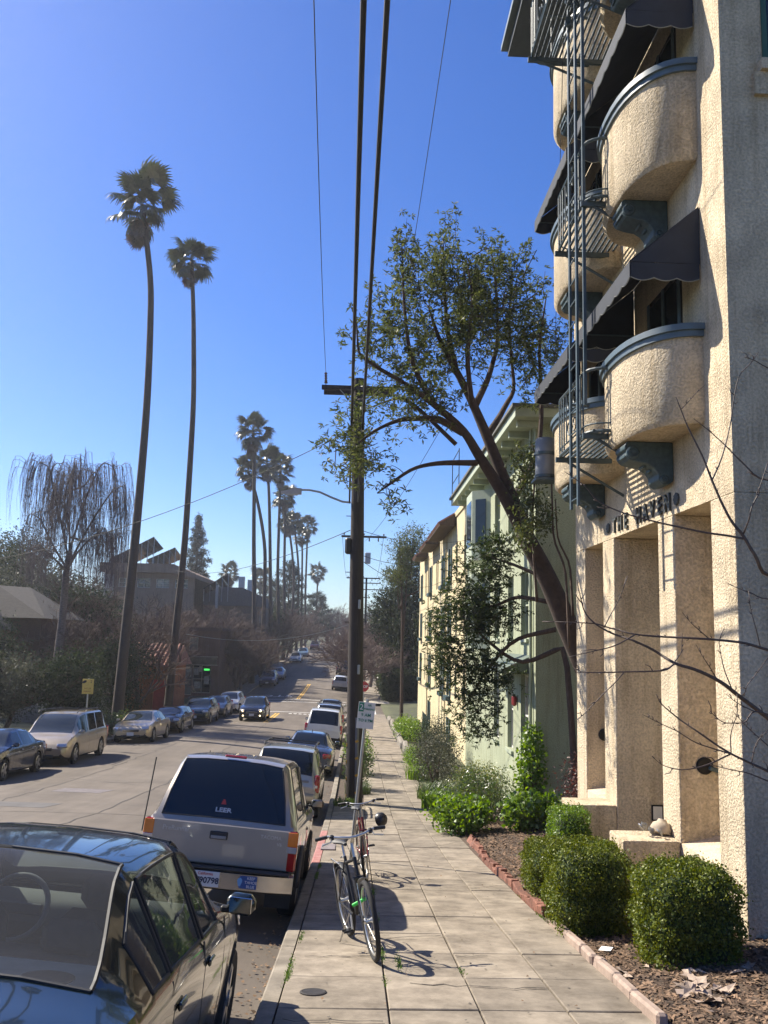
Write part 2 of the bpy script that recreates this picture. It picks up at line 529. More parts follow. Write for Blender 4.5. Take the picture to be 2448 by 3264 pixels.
strip('sidewalk_left_far', M_CONC, -12.5, XL - .14, 80.5, 200, lambda x, y: zside(y), 3, 2)
# round iron utility cover near the camera
b = MB(); b.lathe([(.105, 0), (.105, .008), (.09, .012), (.085, .010), (.0, .010)], (-.27, 7.34, zside(7.34) + .002), (0, .122, 1), 20)
tag(b.build('utility_cover', M_IRON, loc=(-.27, 7.34, zside(7.34))), 'small round iron utility cover in the pavement near the kerb', 'utility cover')
b = MB(); b.cbox((-.43, 17.0, zside(17) + .0), (.26, .9, .03), .006, Euler((-.115, 0, 0)).to_matrix())
tag(b.build('meter_lid', mat('grey_lid', (.20, .17, .17), .8, var=.2), loc=(-.43, 17, zside(17))), 'grey rectangular utility lid beside the red painted kerb', 'utility cover')

# ---------------------------------------------------------------- planting beds on the right
def bed_z(x, y):
    return zside(y) - .02 + max(0, x - 2.25) * .09 + .025 * math.sin(x * 5 + y * 3) * min(1, max(0, (x - 2.3)))
strip('mulch_bed', M_SOIL, 2.2, 4.6, 3.0, 24, bed_z, 12, .3)
# wood chips, far too many to count
def chips(n, x0, x1, y0, y1, smin, smax, dens=None):
    X = rng.uniform(x0, x1, n); Y = rng.uniform(y0, y1, n)
    Z = np.array([bed_z(x, y) for x, y in zip(X, Y)]) + rng.uniform(.002, .018, n)
    L = rng.uniform(smin, smax, n); Wd = L * rng.uniform(.2, .6, n)
    a = rng.uniform(0, PI * 2, n); t1 = rng.uniform(-.5, .5, n); t2 = rng.uniform(-.5, .5, n)
    u = np.stack([np.cos(a), np.sin(a), t1], 1); w = np.stack([-np.sin(a), np.cos(a), t2], 1)
    c = np.stack([X, Y, Z], 1)
    P = np.stack([c - u * L[:, None] / 2 - w * Wd[:, None] / 2, c + u * L[:, None] / 2 - w * Wd[:, None] / 3, c + u * L[:, None] / 2 + w * Wd[:, None] / 2, c - u * L[:, None] / 2 + w * Wd[:, None] / 3], 1)
    return P.reshape(-1, 3)
P1 = chips(26000, 2.26, 4.6, 4.2, 11, .015, .07)
P2 = chips(16000, 2.3, 4.5, 11, 22, .02, .08)
V = np.concatenate([P1, P2]); F = np.arange(len(V)).reshape(-1, 4)
me = np_mesh('wood_chips', V, F)
o = link_mesh(me, 'wood_chips', mat('wood_chip', (.15, .095, .058), .9, var=.3, scale=4, isl=.75))
tag(o, 'brown wood chip mulch covering the planting bed', 'mulch', kind='stuff')
# pale dry leaves on the near bed, each one lying where it fell
M_DRY = mat('dry_leaf', (.34, .26, .20), .85, var=.25, scale=20, objrand=.3)
b = MB()
lm = []
for k in range(4):
    b = MB(); n = 9; r_ = random.Random(k)
    top = []
    for i in range(n):
        a = 2 * PI * i / n; r = (.05 + .05 * (i % 2)) * r_.uniform(.6, 1.3)
        top.append((math.cos(a) * r * 1.5, math.sin(a) * r, .012 + .02 * math.cos(3 * a) * r_.uniform(.3, 1)))
    b.add([(0, 0, 0.004)] + top, [(0, 1 + i, 1 + (i + 1) % n) for i in range(n)])
    o = b.build('dry_leaf', M_DRY); lm.append(o.data); bpy.data.objects.remove(o)
spots = []
r_ = random.Random(21)
for i in range(46):
    if i < 20: x, y = r_.gauss(2.78, .10), r_.gauss(7.45, .28)
    else: x, y = r_.uniform(2.3, 3.6), r_.uniform(5.6, 8.7)
    if x < 2.28: x = 2.3
    o = bpy.data.objects.new('dry_leaf', lm[i % 4]); COL.objects.link(o)
    o.location = (x, y, bed_z(x, y) + .02); o.rotation_euler = (r_.uniform(-.4, .4), r_.uniform(-.4, .4), r_.uniform(0, 6.3))
    s = r_.uniform(.35, 1.0) if i < 20 else r_.uniform(.25, .6); o.scale = (s, s, s)
    tag(o, 'curled pale dry leaf lying on the wood chips by the round hedges', 'leaf', 'dry leaves fallen on the near mulch bed')
b = MB(); b.add([(2.38, 8.9, bed_z(2.38, 8.9) + .03), (2.48, 8.84, bed_z(2.48, 8.84) + .025), (2.53, 8.92, bed_z(2.53, 8.9) + .035), (2.43, 8.96, bed_z(2.43, 8.96) + .05)], [(0, 1, 2, 3)])
tag(b.build('paper_scrap', mat('white_paper', (.75, .74, .72), .8, var=.05), loc=(2.45, 8.9, bed_z(2.45, 8.9)), bevel=0), 'crumpled white paper scrap on the mulch below the hedge', 'litter')

# red brick edging, bricks on edge, some leaning
br = thing('brick_edging', 'low edging of worn red bricks on edge between pavement and mulch', 'edging', (2.25, 14, zside(14)))
rb = random.Random(5)
y = 10.9
bm_ = MB(); bm_.cbox((0, 0, 0), (.10, .205, .20), .008); tmp = bm_.build('brick', M_BRICK); brick_me = tmp.data; bpy.data.objects.remove(tmp)
while y < 18.6:
    o = bpy.data.objects.new('brick', brick_me); COL.objects.link(o); o.parent = br
    x = 2.27 + .02 * math.sin(y * 2) + (.10 * (y - 15.5) / 3 if y > 15.5 else 0)
    lean = rb.gauss(0, .10) + (.5 if y > 17.4 else 0)
    o.location = Vector((x, y, zside(y) + rb.uniform(-.05, .01))) - ORIG[br]
    o.rotation_euler = (rb.gauss(-.12, .08) + (.6 if y > 17.3 else 0), lean, rb.gauss(0, .08))
    y += .215
# pale concrete edging stones nearer the camera
ed = thing('concrete_edging', 'low pinkish concrete edging stones, partly broken, along the near mulch', 'edging', (2.2, 7, zside(7)))
M_EDGE = mat('pink_concrete', (.32, .24, .19), .85, var=.25, scale=7, bump=.3)
y = 6.6
for L, dx, tl in ((.62, 0, .02), (.55, .01, -.02), (.5, .02, .03), (.14, .03, .25), (.45, .015, -.05), (.7, .02, .0), (.75, .03, .01)):
    b = MB(); b.cbox((2.215 + dx, y + L / 2, zside(y + L / 2) + .015), (.085, L - .015, .13), .02, Euler((-.12 + tl * .3, tl, tl)).to_matrix())
    b.build('edging_stone', M_EDGE, ed)
    y += L

# cracks wandering across slabs
rc = random.Random(9)
M_CRACK = mat('crack_dirt', (.05, .042, .034), .95, var=.2)
for (x, y, dx, dy, n) in ((.32, 9.3, .62, .25, 9), (.98, 8.6, .3, .05, 6), (.5, 7.6, 1.1, -.1, 12), (1.0, 16.5, 1.2, 1.6, 14), (-.4, 8.5, .66, .08, 8), (1.62, 12.6, .55, .3, 8), (.97, 6.3, 1.2, .15, 12), (-.45, 6.6, .7, -.05, 8)):
    P = [(x + dx * k / n, y + dy * k / n + rc.gauss(0, .022)) for k in range(n + 1)]
    b = MB()
    for (a, c_) in zip(P, P[1:]):
        w = rc.uniform(.004, .010)
        b.quad((a[0], a[1] - w, zside(a[1]) + .0135), (c_[0], c_[1] - w, zside(c_[1]) + .0135), (c_[0], c_[1] + w, zside(c_[1]) + .0135), (a[0], a[1] + w, zside(a[1]) + .0135))
    b.build('crack', M_CRACK, sw)

# tar-filled cracks and joints in the asphalt
M_TAR = mat('tar_seam', (.045, .04, .036), .8, var=.25)
def seam(P, w, nm='tar_seam'):
    b = MB(); L = []
    for (x, y) in P: L.append((x, y))
    for (a, c_) in zip(L, L[1:]):
        d = Vector((c_[0] - a[0], c_[1] - a[1], 0)); n_ = Vector((-d.y, d.x, 0)).normalized() * w * rc.uniform(.6, 1.3)
        b.quad(*[(p[0] + s * n_.x, p[1] + s * n_.y, zroad(p[0] + s * n_.x, p[1] + s * n_.y) + .006) for p, s in ((a, -1), (c_, -1), (c_, 1), (a, 1))])
    b.build(nm, M_TAR, road, off=False)
for (x0, y0, x1, y1) in ((-5.7, 9, -5.55, 60), (-3.2, 12, -3.4, 34), (-8.4, 22, -8.1, 44), (-9.5, 19.5, -2.4, 21), (-10.5, 39, -1.2, 38.2), (-7.5, 27, -2.2, 29)):
    n = int(max(abs(x1 - x0), abs(y1 - y0)) / .6)
    seam([(x0 + (x1 - x0) * k / n + rc.gauss(0, .05), y0 + (y1 - y0) * k / n + rc.gauss(0, .05)) for k in range(n + 1)], .014)

# gum spots on the slabs and leaf crumbs along the gutter, too many to count
def specks(name, n, fx, fy, zf, smin, smax, m, lab, cat, tilt=0.0):
    q = np.random.default_rng(len(name)); V = []
    for i in range(n):
        x, y = fx(q), fy(q); r = q.uniform(smin, smax); z = zf(x, y); a0 = q.uniform(0, 6.3)
        V += [(x + r * math.cos(a0 + k * PI / 2) * q.uniform(.6, 1), y + r * math.sin(a0 + k * PI / 2) * q.uniform(.6, 1), z + tilt * r * q.uniform(0, 1)) for k in range(4)]
    V = np.array(V)
    o = link_mesh(np_mesh(name, V, np.arange(len(V)).reshape(-1, 4)), name, m); tag(o, lab, cat, kind='stuff')
specks('gum_spots', 170, lambda q: q.uniform(-.4, 2.1), lambda q: 4 + 18 * q.random() ** 1.3, lambda x, y: zside(y) + .0125, .008, .022, mat('old_gum', (.12, .105, .085), .9), 'old dark gum spots on the pavement slabs', 'stains')
specks('gutter_leaves', 900, lambda q: XR - abs(q.normal(0, .16)) - .01, lambda q: 3 + 30 * q.random() ** 1.2, lambda x, y: zroad(x, y) + .012, .008, .03, mat('gutter_leaf', (.16, .10, .055), .9, isl=.6), 'brown leaf crumbs and grit along the right gutter', 'leaf litter', .7)
specks('pavement_leaves', 130, lambda q: q.uniform(-.4, 2.15), lambda q: 4 + 20 * q.random(), lambda x, y: zside(y) + .014, .006, .02, mat('gutter_leaf', (.16, .10, .055)), 'small brown leaf crumbs scattered over the pavement', 'leaf litter', .7)
# ================================================================ the stucco apartment house on the right
def stucco(name, col, strength=.9, scale=34):
    if name in MATS: return MATS[name]
    m = bpy.data.materials.new(name); m.use_nodes = True
    nt = m.node_tree; N, Lk = nt.nodes, nt.links; b = N['Principled BSDF']
    b.inputs['Roughness'].default_value = .92; b.inputs['Specular IOR Level'].default_value = .2
    tc = N.new('ShaderNodeTexCoord')
    n1 = N.new('ShaderNodeTexNoise'); n1.inputs['Scale'].default_value = 1.1; n1.inputs['Detail'].default_value = 7
    Lk.new(tc.outputs['Object'], n1.inputs['Vector'])
    r1 = N.new('ShaderNodeValToRGB'); r1.color_ramp.elements[0].position = .3; r1.color_ramp.elements[1].position = .7
    r1.color_ramp.elements[0].color = (*[c * .86 for c in col], 1); r1.color_ramp.elements[1].color = (*[min(1, c * 1.08) for c in col], 1)
    Lk.new(n1.outputs[0], r1.inputs[0])
    vo = N.new('ShaderNodeTexNoise'); vo.inputs['Scale'].default_value = scale; vo.inputs['Detail'].default_value = 5; vo.inputs['Roughness'].default_value = .6
    Lk.new(tc.outputs['Object'], vo.inputs['Vector'])
    r2 = N.new('ShaderNodeValToRGB'); r2.color_ramp.elements[0].position = .36; r2.color_ramp.elements[1].position = .60
    Lk.new(vo.outputs[0], r2.inputs[0])
    mx = N.new('ShaderNodeMix'); mx.data_type = 'RGBA'; mx.blend_type = 'MULTIPLY'; mx.inputs[0].default_value = .30
    Lk.new(r1.outputs[0], mx.inputs[6]); Lk.new(r2.outputs[0], mx.inputs[7])
    Lk.new(mx.outputs[2], b.inputs['Base Color'])
    bp = N.new('ShaderNodeBump'); bp.inputs['Strength'].default_value = strength; bp.inputs['Distance'].default_value = .02
    pm_ = N.new('ShaderNodeTexNoise'); pm_.inputs['Scale'].default_value = 2.3; pm_.inputs['Detail'].default_value = 3
    Lk.new(tc.outputs['Object'], pm_.inputs['Vector'])
    rp_ = N.new('ShaderNodeMapRange'); rp_.inputs['From Min'].default_value = .35; rp_.inputs['From Max'].default_value = .65; rp_.inputs['To Min'].default_value = .35; rp_.inputs['To Max'].default_value = 1.0
    Lk.new(pm_.outputs[0], rp_.inputs[0])
    mh = N.new('ShaderNodeMath'); mh.operation = 'MULTIPLY'
    Lk.new(r2.outputs[0], mh.inputs[0]); Lk.new(rp_.outputs[0], mh.inputs[1])
    Lk.new(mh.outputs[0], bp.inputs['Height']); Lk.new(bp.outputs[0], b.inputs['Normal'])
    # rain streaks and grime
    mst = N.new('ShaderNodeMapping'); mst.inputs['Scale'].default_value = (5, 5, .35)
    Lk.new(tc.outputs['Object'], mst.inputs[0])
    nst = N.new('ShaderNodeTexNoise'); nst.inputs['Scale'].default_value = 1.0; nst.inputs['Detail'].default_value = 8; nst.inputs['Roughness'].default_value = .7
    Lk.new(mst.outputs[0], nst.inputs['Vector'])
    rst = N.new('ShaderNodeValToRGB'); rst.color_ramp.elements[0].position = .30; rst.color_ramp.elements[1].position = .52
    rst.color_ramp.elements[0].color = (.70, .66, .60, 1); rst.color_ramp.elements[1].color = (1, 1, 1, 1)
    Lk.new(nst.outputs[0], rst.inputs[0])
    mst2 = N.new('ShaderNodeMix'); mst2.data_type = 'RGBA'; mst2.blend_type = 'MULTIPLY'; mst2.inputs[0].default_value = 1
    Lk.new(mx.outputs[2], mst2.inputs[6]); Lk.new(rst.outputs[0], mst2.inputs[7]); Lk.new(mst2.outputs[2], b.inputs['Base Color'])
    MATS[name] = m
    return m
M_STUC = stucco('rough_stucco', (.76, .63, .445))
M_STUC_S = stucco('smooth_stucco', (.74, .61, .435), .3, 60)
M_BLUE = mat('slate_blue_paint', (.085, .125, .15), .45, var=.15, scale=8)
M_BRONZE = mat('dark_green_blue_corbel', (.045, .075, .082), .5, var=.35, scale=14, bump=.3, bscale=30)
M_IRONP = mat('painted_iron', (.048, .074, .085), .5, var=.2, scale=10, metal=.0)
M_AWN = mat('navy_canvas', (.020, .025, .036), .8, var=.2, scale=5)
M_AWNE = mat('awning_binding', (.30, .30, .27), .8, var=.2, scale=9)
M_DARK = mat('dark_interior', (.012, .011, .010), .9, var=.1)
M_GLASSD = mat('window_glass_dark', (.012, .016, .018), .04, var=.1, spec=.6)
M_WFRM = mat('white_frame', (.62, .60, .54), .6, var=.08)
M_CHAR = mat('charcoal_letters', (.05, .055, .05), .6, var=.2, scale=20)

FX, HY0, HY1, HTOP = 3.8, 8.82, 15.44, 11.2
hb = thing('apartment_house', 'cream stucco apartment house with curved balconies, tall entrance piers and the words THE HAVEN', 'building', (FX, HY0, -3.2))
# front wall as upright piers, lintel band and upper wall; openings between are real recesses
OPEN = [(13.72, 14.82), (11.15, 13.12), (9.44, 10.57)]        # (y0, y1) of the three tall openings, far to near
LINT = 1.56
SILLS = [-2.40, -3.3, -2.30]
DEPTH = .95
piers = [(14.82, 15.44), (13.12, 13.72), (10.57, 11.15), (8.82, 9.44)]
for (a, b_) in piers:
    b = MB(); b.bb((FX, a, -4.2), (FX + DEPTH, b_, LINT)); b.build('pier', M_STUC, hb, bevel=.02)
b = MB(); b.bb((FX, HY0, LINT), (FX + DEPTH, HY1, HTOP)); b.build('upper_wall', M_STUC, hb)
b = MB(); b.bb((FX + DEPTH + .004, HY0 + .003, -4.2), (FX + 7, HY1 - .003, HTOP - .003)); b.build('side_wall', M_STUC, hb)
for (y0, y1), s in zip((OPEN[0], OPEN[2]), (SILLS[0], SILLS[2])):
    b = MB(); b.bb((FX + .012, y0 + .001, -4.2), (FX + DEPTH, y1 - .001, s))
    # sloped sill
    b.prism([(FX + .012, y0 + .001, s), (FX + .012, y1 - .001, s), (FX + .5, y1 - .001, s + .10), (FX + .5, y0 + .001, s + .10)], (0.0, 0, .02))
    b.build('sill_wall', M_STUC_S, hb)
# side opening recess: tall narrow door frame and glass deep inside the middle opening
y0, y1 = OPEN[1]
dr = MB(); dr.bb((FX + DEPTH - .10, y0 + .05, -2.45), (FX + DEPTH - .02, y0 + .95, .95)); door = dr.build('entrance_door', M_GLASSD, hb)
MB().bb((FX + DEPTH - .16, y0, -2.5), (FX + DEPTH - .005, y0 + .055, 1.15)).build('door_frame', M_WFRM, door)
MB().bb((FX + DEPTH - .16, y0 + .945, -2.5), (FX + DEPTH - .005, y0 + 1.02, 1.15)).build('door_frame', M_WFRM, door)
MB().bb((FX + DEPTH - .15, y0 + .056, .95), (FX + DEPTH - .006, y0 + .944, 1.15)).build('door_frame', M_BLUE, door)
MB().bb((FX + DEPTH - .13, y0 + .056, -.75), (FX + DEPTH - .012, y0 + .944, -.66)).build('door_rail', M_WFRM, door)
# cheek walls of the entrance steps and the steps
for (a, b_, top) in ((10.575, 11.145, -2.26), (13.125, 13.715, -2.32)):
    b = MB(); b.bb((3.13, a, -4.4), (FX - .003, b_, top)); b.build('step_cheek_wall', M_STUC, hb, bevel=.015)
for k in range(5):
    b = MB(); b.bb((3.25 + k * .28, 11.15, -4.3), (3.25 + (k + 1) * .28 - .003, 13.115, -3.28 + k * .16)); b.build('step', M_CONC, hb)
# balconies
def dplan(yc, a, b_, n=22, e=2.35):
    """D-shaped plan from the wall out and back (superellipse half)"""
    P = []
    for k in range(n + 1):
        t = -PI / 2 + PI * k / n
        c, s_ = math.cos(t), math.sin(t)
        P.append((FX - b_ * abs(c) ** (2 / e), yc + a * math.copysign(abs(s_) ** (2 / e), s_)))
    return P
def balcony(yc, zb, zt, tagname):
    a, b_ = 1.22, .67
    P = dplan(yc, a, b_); Pi = dplan(yc, a - .14, b_ - .14)
    bt = MB(); n = len(P)
    vs, fs = [], []
    Pl = dplan(yc, a - .05, b_ - .05)
    for (pl, z) in ((Pl, zb), (P, zb + .06), (P, zt), (Pi, zt), (Pi, zb + .12)):
        vs += [(x, y, z) for x, y in pl]
    for r in range(4):
        for k in range(n - 1): fs.append((r * n + k, r * n + k + 1, (r + 1) * n + k + 1, (r + 1) * n + k))
    fs.append(tuple(range(n))); fs.append(tuple(range(4 * n, 5 * n))[::-1])
    bt.add(vs, fs)
    drum = bt.build('balcony', M_STUC, hb, smooth=45)
    # moulded cap: two stepped bands
    for nm, (o1, z0, z1) in (('cap_moulding', (.035, zt - .07, zt + .0)), ('cap_rail', (.065, zt + .002, zt + .075))):
        Po = dplan(yc, a + o1, b_ + o1); Pn = dplan(yc, a - .16, b_ - .16) if nm == 'cap_rail' else dplan(yc, a + .002, b_ + .002)
        c = MB(); vs, fs = [], []
        for pl, z in ((Pn, z0), (Po, z0), (Po, z1), (Pn, z1)): vs += [(x, y, z) for x, y in pl]
        for r in range(4):
            q = (r + 1) % 4
            for k in range(n - 1): fs.append((r * n + k, r * n + k + 1, q * n + k + 1, q * n + k))
        c.add(vs, fs).build(nm, M_BLUE, drum, smooth=40)
    # scrolled corbel below
    w = .20
    prof = [(0, 0), (-.56, 0), (-.60, -.05), (-.60, -.10), (-.56, -.12), (-.58, -.17), (-.54, -.23), (-.44, -.26), (-.32, -.28), (-.24, -.33), (-.19, -.40), (-.19, -.47), (-.13, -.53), (-.05, -.52), (0, -.48)]
    cb = MB(); cb.prism([(FX + dx, yc - w, zb + dz) for dx, dz in prof], (0, 2 * w, 0))
    cor = cb.build('corbel', M_BRONZE, drum, bevel=.015)
    for s in (-1, 1):
        for (cx_, cz_, r) in ((-.50, -.14, .08), (-.12, -.46, .05)):
            v = MB(); v.lathe([(r, -.02), (r, .02), (r * .75, .032), (r * .7, .02), (r * .35, .02), (r * .3, .035), (0, .035)], (FX + cx_, yc + s * (w + .0), zb + cz_), (0, s, 0), 16)
            v.build('corbel_scroll', M_BRONZE, cor, smooth=40)
    for k in range(5):
        t = k / 4
        v = MB(); p0 = (FX - .57 + .02 * k, 0, zb - .2); x = FX - .55 + .33 * t; z = zb - .17 - .16 * t ** 1.3
        v.cbox((x - .015, yc, z), (.05, .30 - .04 * k, .06), .02, Euler((0, .7, 0)).to_matrix()); v.build('corbel_leaf', M_BRONZE, cor)
    # doorway in the wall behind
    MB().bb((FX - .004, yc - .62, zb + .13), (FX + .02, yc + .62, zt + 1.0)).build('balcony_door', M_DARK, hb)
    dw = MB(); dw.bb((FX - .012, yc - .52, zb + .14), (FX - .006, yc + .52, zt + .92)); dw.build('balcony_door_pane', M_GLASSD, hb)
    for yy in (-.56, 0, .56):
        MB().bb((FX - .03, yc + yy - .035, zb + .13), (FX - .013, yc + yy + .035, zt + .98)).build('door_stile', M_BLUE, hb)
    return drum
def awning(yc, zw, zf, half=1.22, out=.82):
    x0, x1 = FX - .01, FX - out
    b = MB(); y0, y1 = yc - half, yc + half
    n = 12
    # roof sheet with a slight sag, cheeks and scalloped valance, all thin solid cloth
    def sheet(P, off): 
        b.prism(P, off)
    rings = []
    for k in range(n + 1):
        y = y0 + (y1 - y0) * k / n; sg = .012 * abs(math.sin(PI * 4 * k / n))
        rings.append([(x0, y, zw), (x0, y, zw - .012), ((x0 + x1) / 2, y, (zw + zf) / 2 - .014 - sg), (x1, y, zf - .012), (x1, y, zf), ((x0 + x1) / 2, y, (zw + zf) / 2 - sg)])
    b.loft(rings)
    for y in (y0, y1):
        b.prism([(x0, y, zw - .015), (x1 + .01, y, zf - .014), (x0, y, zf - .02)], (0, .008 if y == y0 else -.008, 0))
    aw = b.build('awning', M_AWN, hb)
    # valance: scallops along the front and both sides
    def scallop(p0, p1, cnt, nm):
        v = MB(); m_ = MB(); p0, p1 = Vector(p0), Vector(p1); d = p1 - p0; nn = cnt * 6
        nor = Vector((d.y, -d.x, 0)).normalized() * .004
        top = [p0 + d * (i / nn) for i in range(nn + 1)]
        bot = [p + Vector((0, 0, -.17 - .035 * abs(math.sin(PI * cnt * i / nn)))) for i, p in enumerate(top)]
        rings = [[t + nor, t - nor, q - nor, q + nor] for t, q in zip(top, bot)]
        v.loft(rings); v.build(nm, M_AWN, aw)
        m_.tube([q + Vector((0, 0, -.004)) for q in bot], .007, 4); m_.build('valance_binding', M_AWNE, aw)
    scallop((x1, y0, zf - .02), (x1, y1, zf - .02), 8, 'front_valance')
    for y in (y0, y1): scallop((x1 + .01, y, zf - .024), (x0 - .01, y, zf - .024), 3, 'side_valance')
    f = MB()
    f.tube([(x1 + .02, y0 + .02, zf - .03), (x1 + .02, y1 - .02, zf - .03)], .012, 5)
    for y in (y0 + .03, y1 - .03): f.tube([(x0, y, zf - .03), (x1 + .02, y, zf - .03)], .012, 5)
    f.build('awning_frame', M_IRONP, aw)
    return aw
YB = [10.72, 13.74]
FHT = 3.15
for lvl in range(3):
    for yc in YB:
        if not (lvl == 2 and yc == YB[0] and False):
            balcony(yc, (2.45, 5.60, 8.75)[lvl], (3.51, 6.76, 9.95)[lvl], '')
            if lvl < 2: awning(yc, 5.0 + FHT * lvl, 4.32 + FHT * lvl)
# roof eave with moulded edge and dark soffit
ev = MB(); ev.bb((2.60, HY0 - .9, HTOP + .002), (FX + 7.5, HY1 + .25, HTOP + .16)); eave = ev.build('roof', mat('eave_paint', (.03, .045, .06), .6, var=.15), hb)
MB().bb((2.48, HY0 - .98, HTOP + .162), (FX + 7.5, HY1 + .33, HTOP + .27)).build('eave_moulding', M_BLUE, eave)
# letters on the lintel band
lx = FX - .006
mw = frame((lx - .012, 11.68, 1.86), (0, -1, .0), (0, 0, 1))
pmw = Matrix.Translation(-ORIG[hb]) @ mw
for i, ch in enumerate('THE HAVEN'):
    if ch == ' ': continue
    yy = 13.0 - i * .285
    mwl = Matrix.Translation(-ORIG[hb]) @ frame((lx - .012, yy, 1.72), (0, -1, 0), (0, 0, 1))
    lettering('letter', ch, .31, M_CHAR, mwl, hb, depth=.012, bold=.006, sx=.92)
for yy in (13.34, 10.42):
    o = MB()
    for k in range(8):
        a = 2 * PI * k / 8
        o.lathe([(.03, 0), (.03, .014), (.018, .024), (0, .024)], (lx, yy + .055 * math.cos(a), 1.73 + .05 * math.sin(a)), (-1, 0, 0), 8)
    o.lathe([(.03, 0), (.03, .02), (0, .03)], (lx, yy, 1.73), (-1, 0, 0), 8)
    o.build('letter_ornament', M_CHAR, hb)
# flush wall lamps in the openings' far jambs
for (y, z) in ((14.815, -1.5), (10.565, -1.4)):
    l = MB(); l.lathe([(.10, 0), (.10, .015), (.085, .03), (.02, .03)], (FX + .30, y, z), (0, -1, 0), 20); wl = l.build('wall_lamp', M_DARK, hb, smooth=40)
    MB().cbox((FX + .44, y - .045, z - .05), (.22, .06, .05), .012, Euler((0, .3, 0)).to_matrix()).build('lamp_arm', M_BRONZE, wl)
# mailbox slot by the door and small vent
MB().bb((FX + .50, 13.10, -2.52), (FX + .67, 13.125, -2.30)).build('mail_slot', M_DARK, hb)
MB().bb((FX + .52, 13.095, -2.50), (FX + .65, 13.11, -2.32)).build('mail_plate', M_WFRM, hb)
# window in the shaded end wall, top right
wy = HY0
MB().bb((FX + .53, wy - .006, 6.35), (FX + 1.4, wy + .02, 8.3)).build('side_window', M_GLASSD, hb)
MB().bb((FX + .47, wy - .02, 6.35), (FX + .528, wy - .001, 8.35)).build('window_frame', mat('dark_green_paint', (.03, .09, .05), .5), hb)
MB().bb((FX + .42, wy - .10, 6.22), (FX + 1.5, wy + .0, 6.345)).build('window_sill', M_STUC_S, hb)
MB().bb((FX + .36, wy - .05, 5.95), (FX + 1.45, wy + .0, 6.215)).build('sill_moulding', M_STUC, hb)

# ---------------------------------------------------------------- fire escape
fe = thing('fire_escape', 'slate blue iron fire escape with scrolled landings and long ladder on the stucco front', 'fire escape', (2.9, 12, 2.3))
LX0, LX1, LY0, LY1 = 2.86, 3.74, 10.87, 12.72
def landing(z, LX0=2.86):
    rim = []
    r = .25
    for (cx_, cy_, a0) in ((LX0 + r, LY1 - r, 90), (LX0 + r, LY0 + r, 180)):
        for k in range(6):
            a = math.radians(a0 + k * 18); rim.append((cx_ + r * math.cos(a), cy_ + r * math.sin(a)))
    pts = [(LX1, LY1)] + rim + [(LX1, LY0)]
    b = MB()
    b.tube([(x, y, z) for x, y in pts], .022, 6); fr = b.build('landing_frame', M_IRONP, fe)
    x = LX0 + .07
    g = MB()
    while x < LX1:
        g.box((x, (LY0 + LY1) / 2, z + .012), (.028, LY1 - LY0 - .06, .018)); x += .075
    g.build('landing_grate', M_IRONP, fr)
    g = MB()
    for y in (LY0 + .15, LY1 - .15):
        g = MB(); g.box(((LX0 + LX1) / 2, y, z - .045), (LX1 - LX0 + .1, .05, .07)); g.tube([(LX0 + .08, y, z - .05), (FX, y, z - .55)], .022, 5)
        g.build('landing_bracket', M_IRONP, fr)
    h = .82
    rl = MB(); rl.tube([(x, y, z + h) for x, y in pts] + [(LX1, LY0, z + h - .1)], .022, 6)
    rl.tube([(x, y, z + .1) for x, y in pts], .012, 5)
    rail = rl.build('railing', M_IRONP, fe)
    bal = MB()
    # upright bars
    y = LY0 + .3
    mid = (LY0 + LY1) / 2
    while y < LY1 - .2:
        if abs(y - mid) > .33: MB().tube([(LX0, y, z + .02), (LX0, y, z + h)], .013, 5).build('railing_bar', M_IRONP, rail)
        y += .135
    for yy in (LY0, LY1):
        for x in (LX0 + .35, LX0 + .6, LX1): MB().tube([(x, yy, z + .02), (x, yy, z + h)], .010, 5).build('railing_bar', M_IRONP, rail)
    sc = MB()
    for s1 in (-1, 1):
        for s2 in (-1, 1):
            P = []
            for k in range(22):
                t = k / 21; a = t * 2.3 * PI; rr_ = .13 * (1 - .72 * t)
                P.append((LX0, mid + s1 * (.15 - rr_ * math.cos(a) * 1.0), z + h / 2 + .05 + s2 * (.03 + .14 + rr_ * math.sin(a) - .0)))
            sc.tube(P, .010, 4)
    sc.tube([(LX0, mid - .31, z + .1), (LX0, mid - .31, z + h)], .01, 4); sc.tube([(LX0, mid + .31, z + .1), (LX0, mid + .31, z + h)], .01, 4)
    sc.build('railing_scroll', M_IRONP, rail)
    # hooked brace at the near corner
    br_ = MB(); br_.tube([(LX1 - .05, LY0, z + h), (LX1 + .0, LY0 - .16, z + h - .1), (LX1, LY0 - .2, z + h - .35), (LX1 - .02, LY0 - .05, z + .1)], .014, 5); br_.build('railing_brace', M_IRONP, rail)
for k in range(3): landing(2.66 + 3.16 * k, 2.86 if k < 2 else 2.45)
ld = MB()
for y in (11.22, 11.60): ld.box((2.80, y, 5.72), (.03, .065, 7.96))
lad = ld.build('ladder', M_IRONP, fe)
z = 1.85
while z < 9.6:
    MB().tube([(2.80, 11.22, z), (2.80, 11.60, z)], .011, 5).build('rung', M_IRONP, lad); z += .30
gd = MB()
for y in (11.06,): gd.box((2.86, y, 5.9 + FHT * .2), (.04, .045, 7.0))
gd.build('ladder_guide', M_IRONP, fe)
for z in (8.75, 9.1):
    pl = MB(); pl.lathe([(.07, -.03), (.07, .03), (.03, .04), (.03, -.04)], (2.78, 11.45, z), (0, 1, 0), 12)
    pl.build('ladder_pulley', M_IRONP, lad)
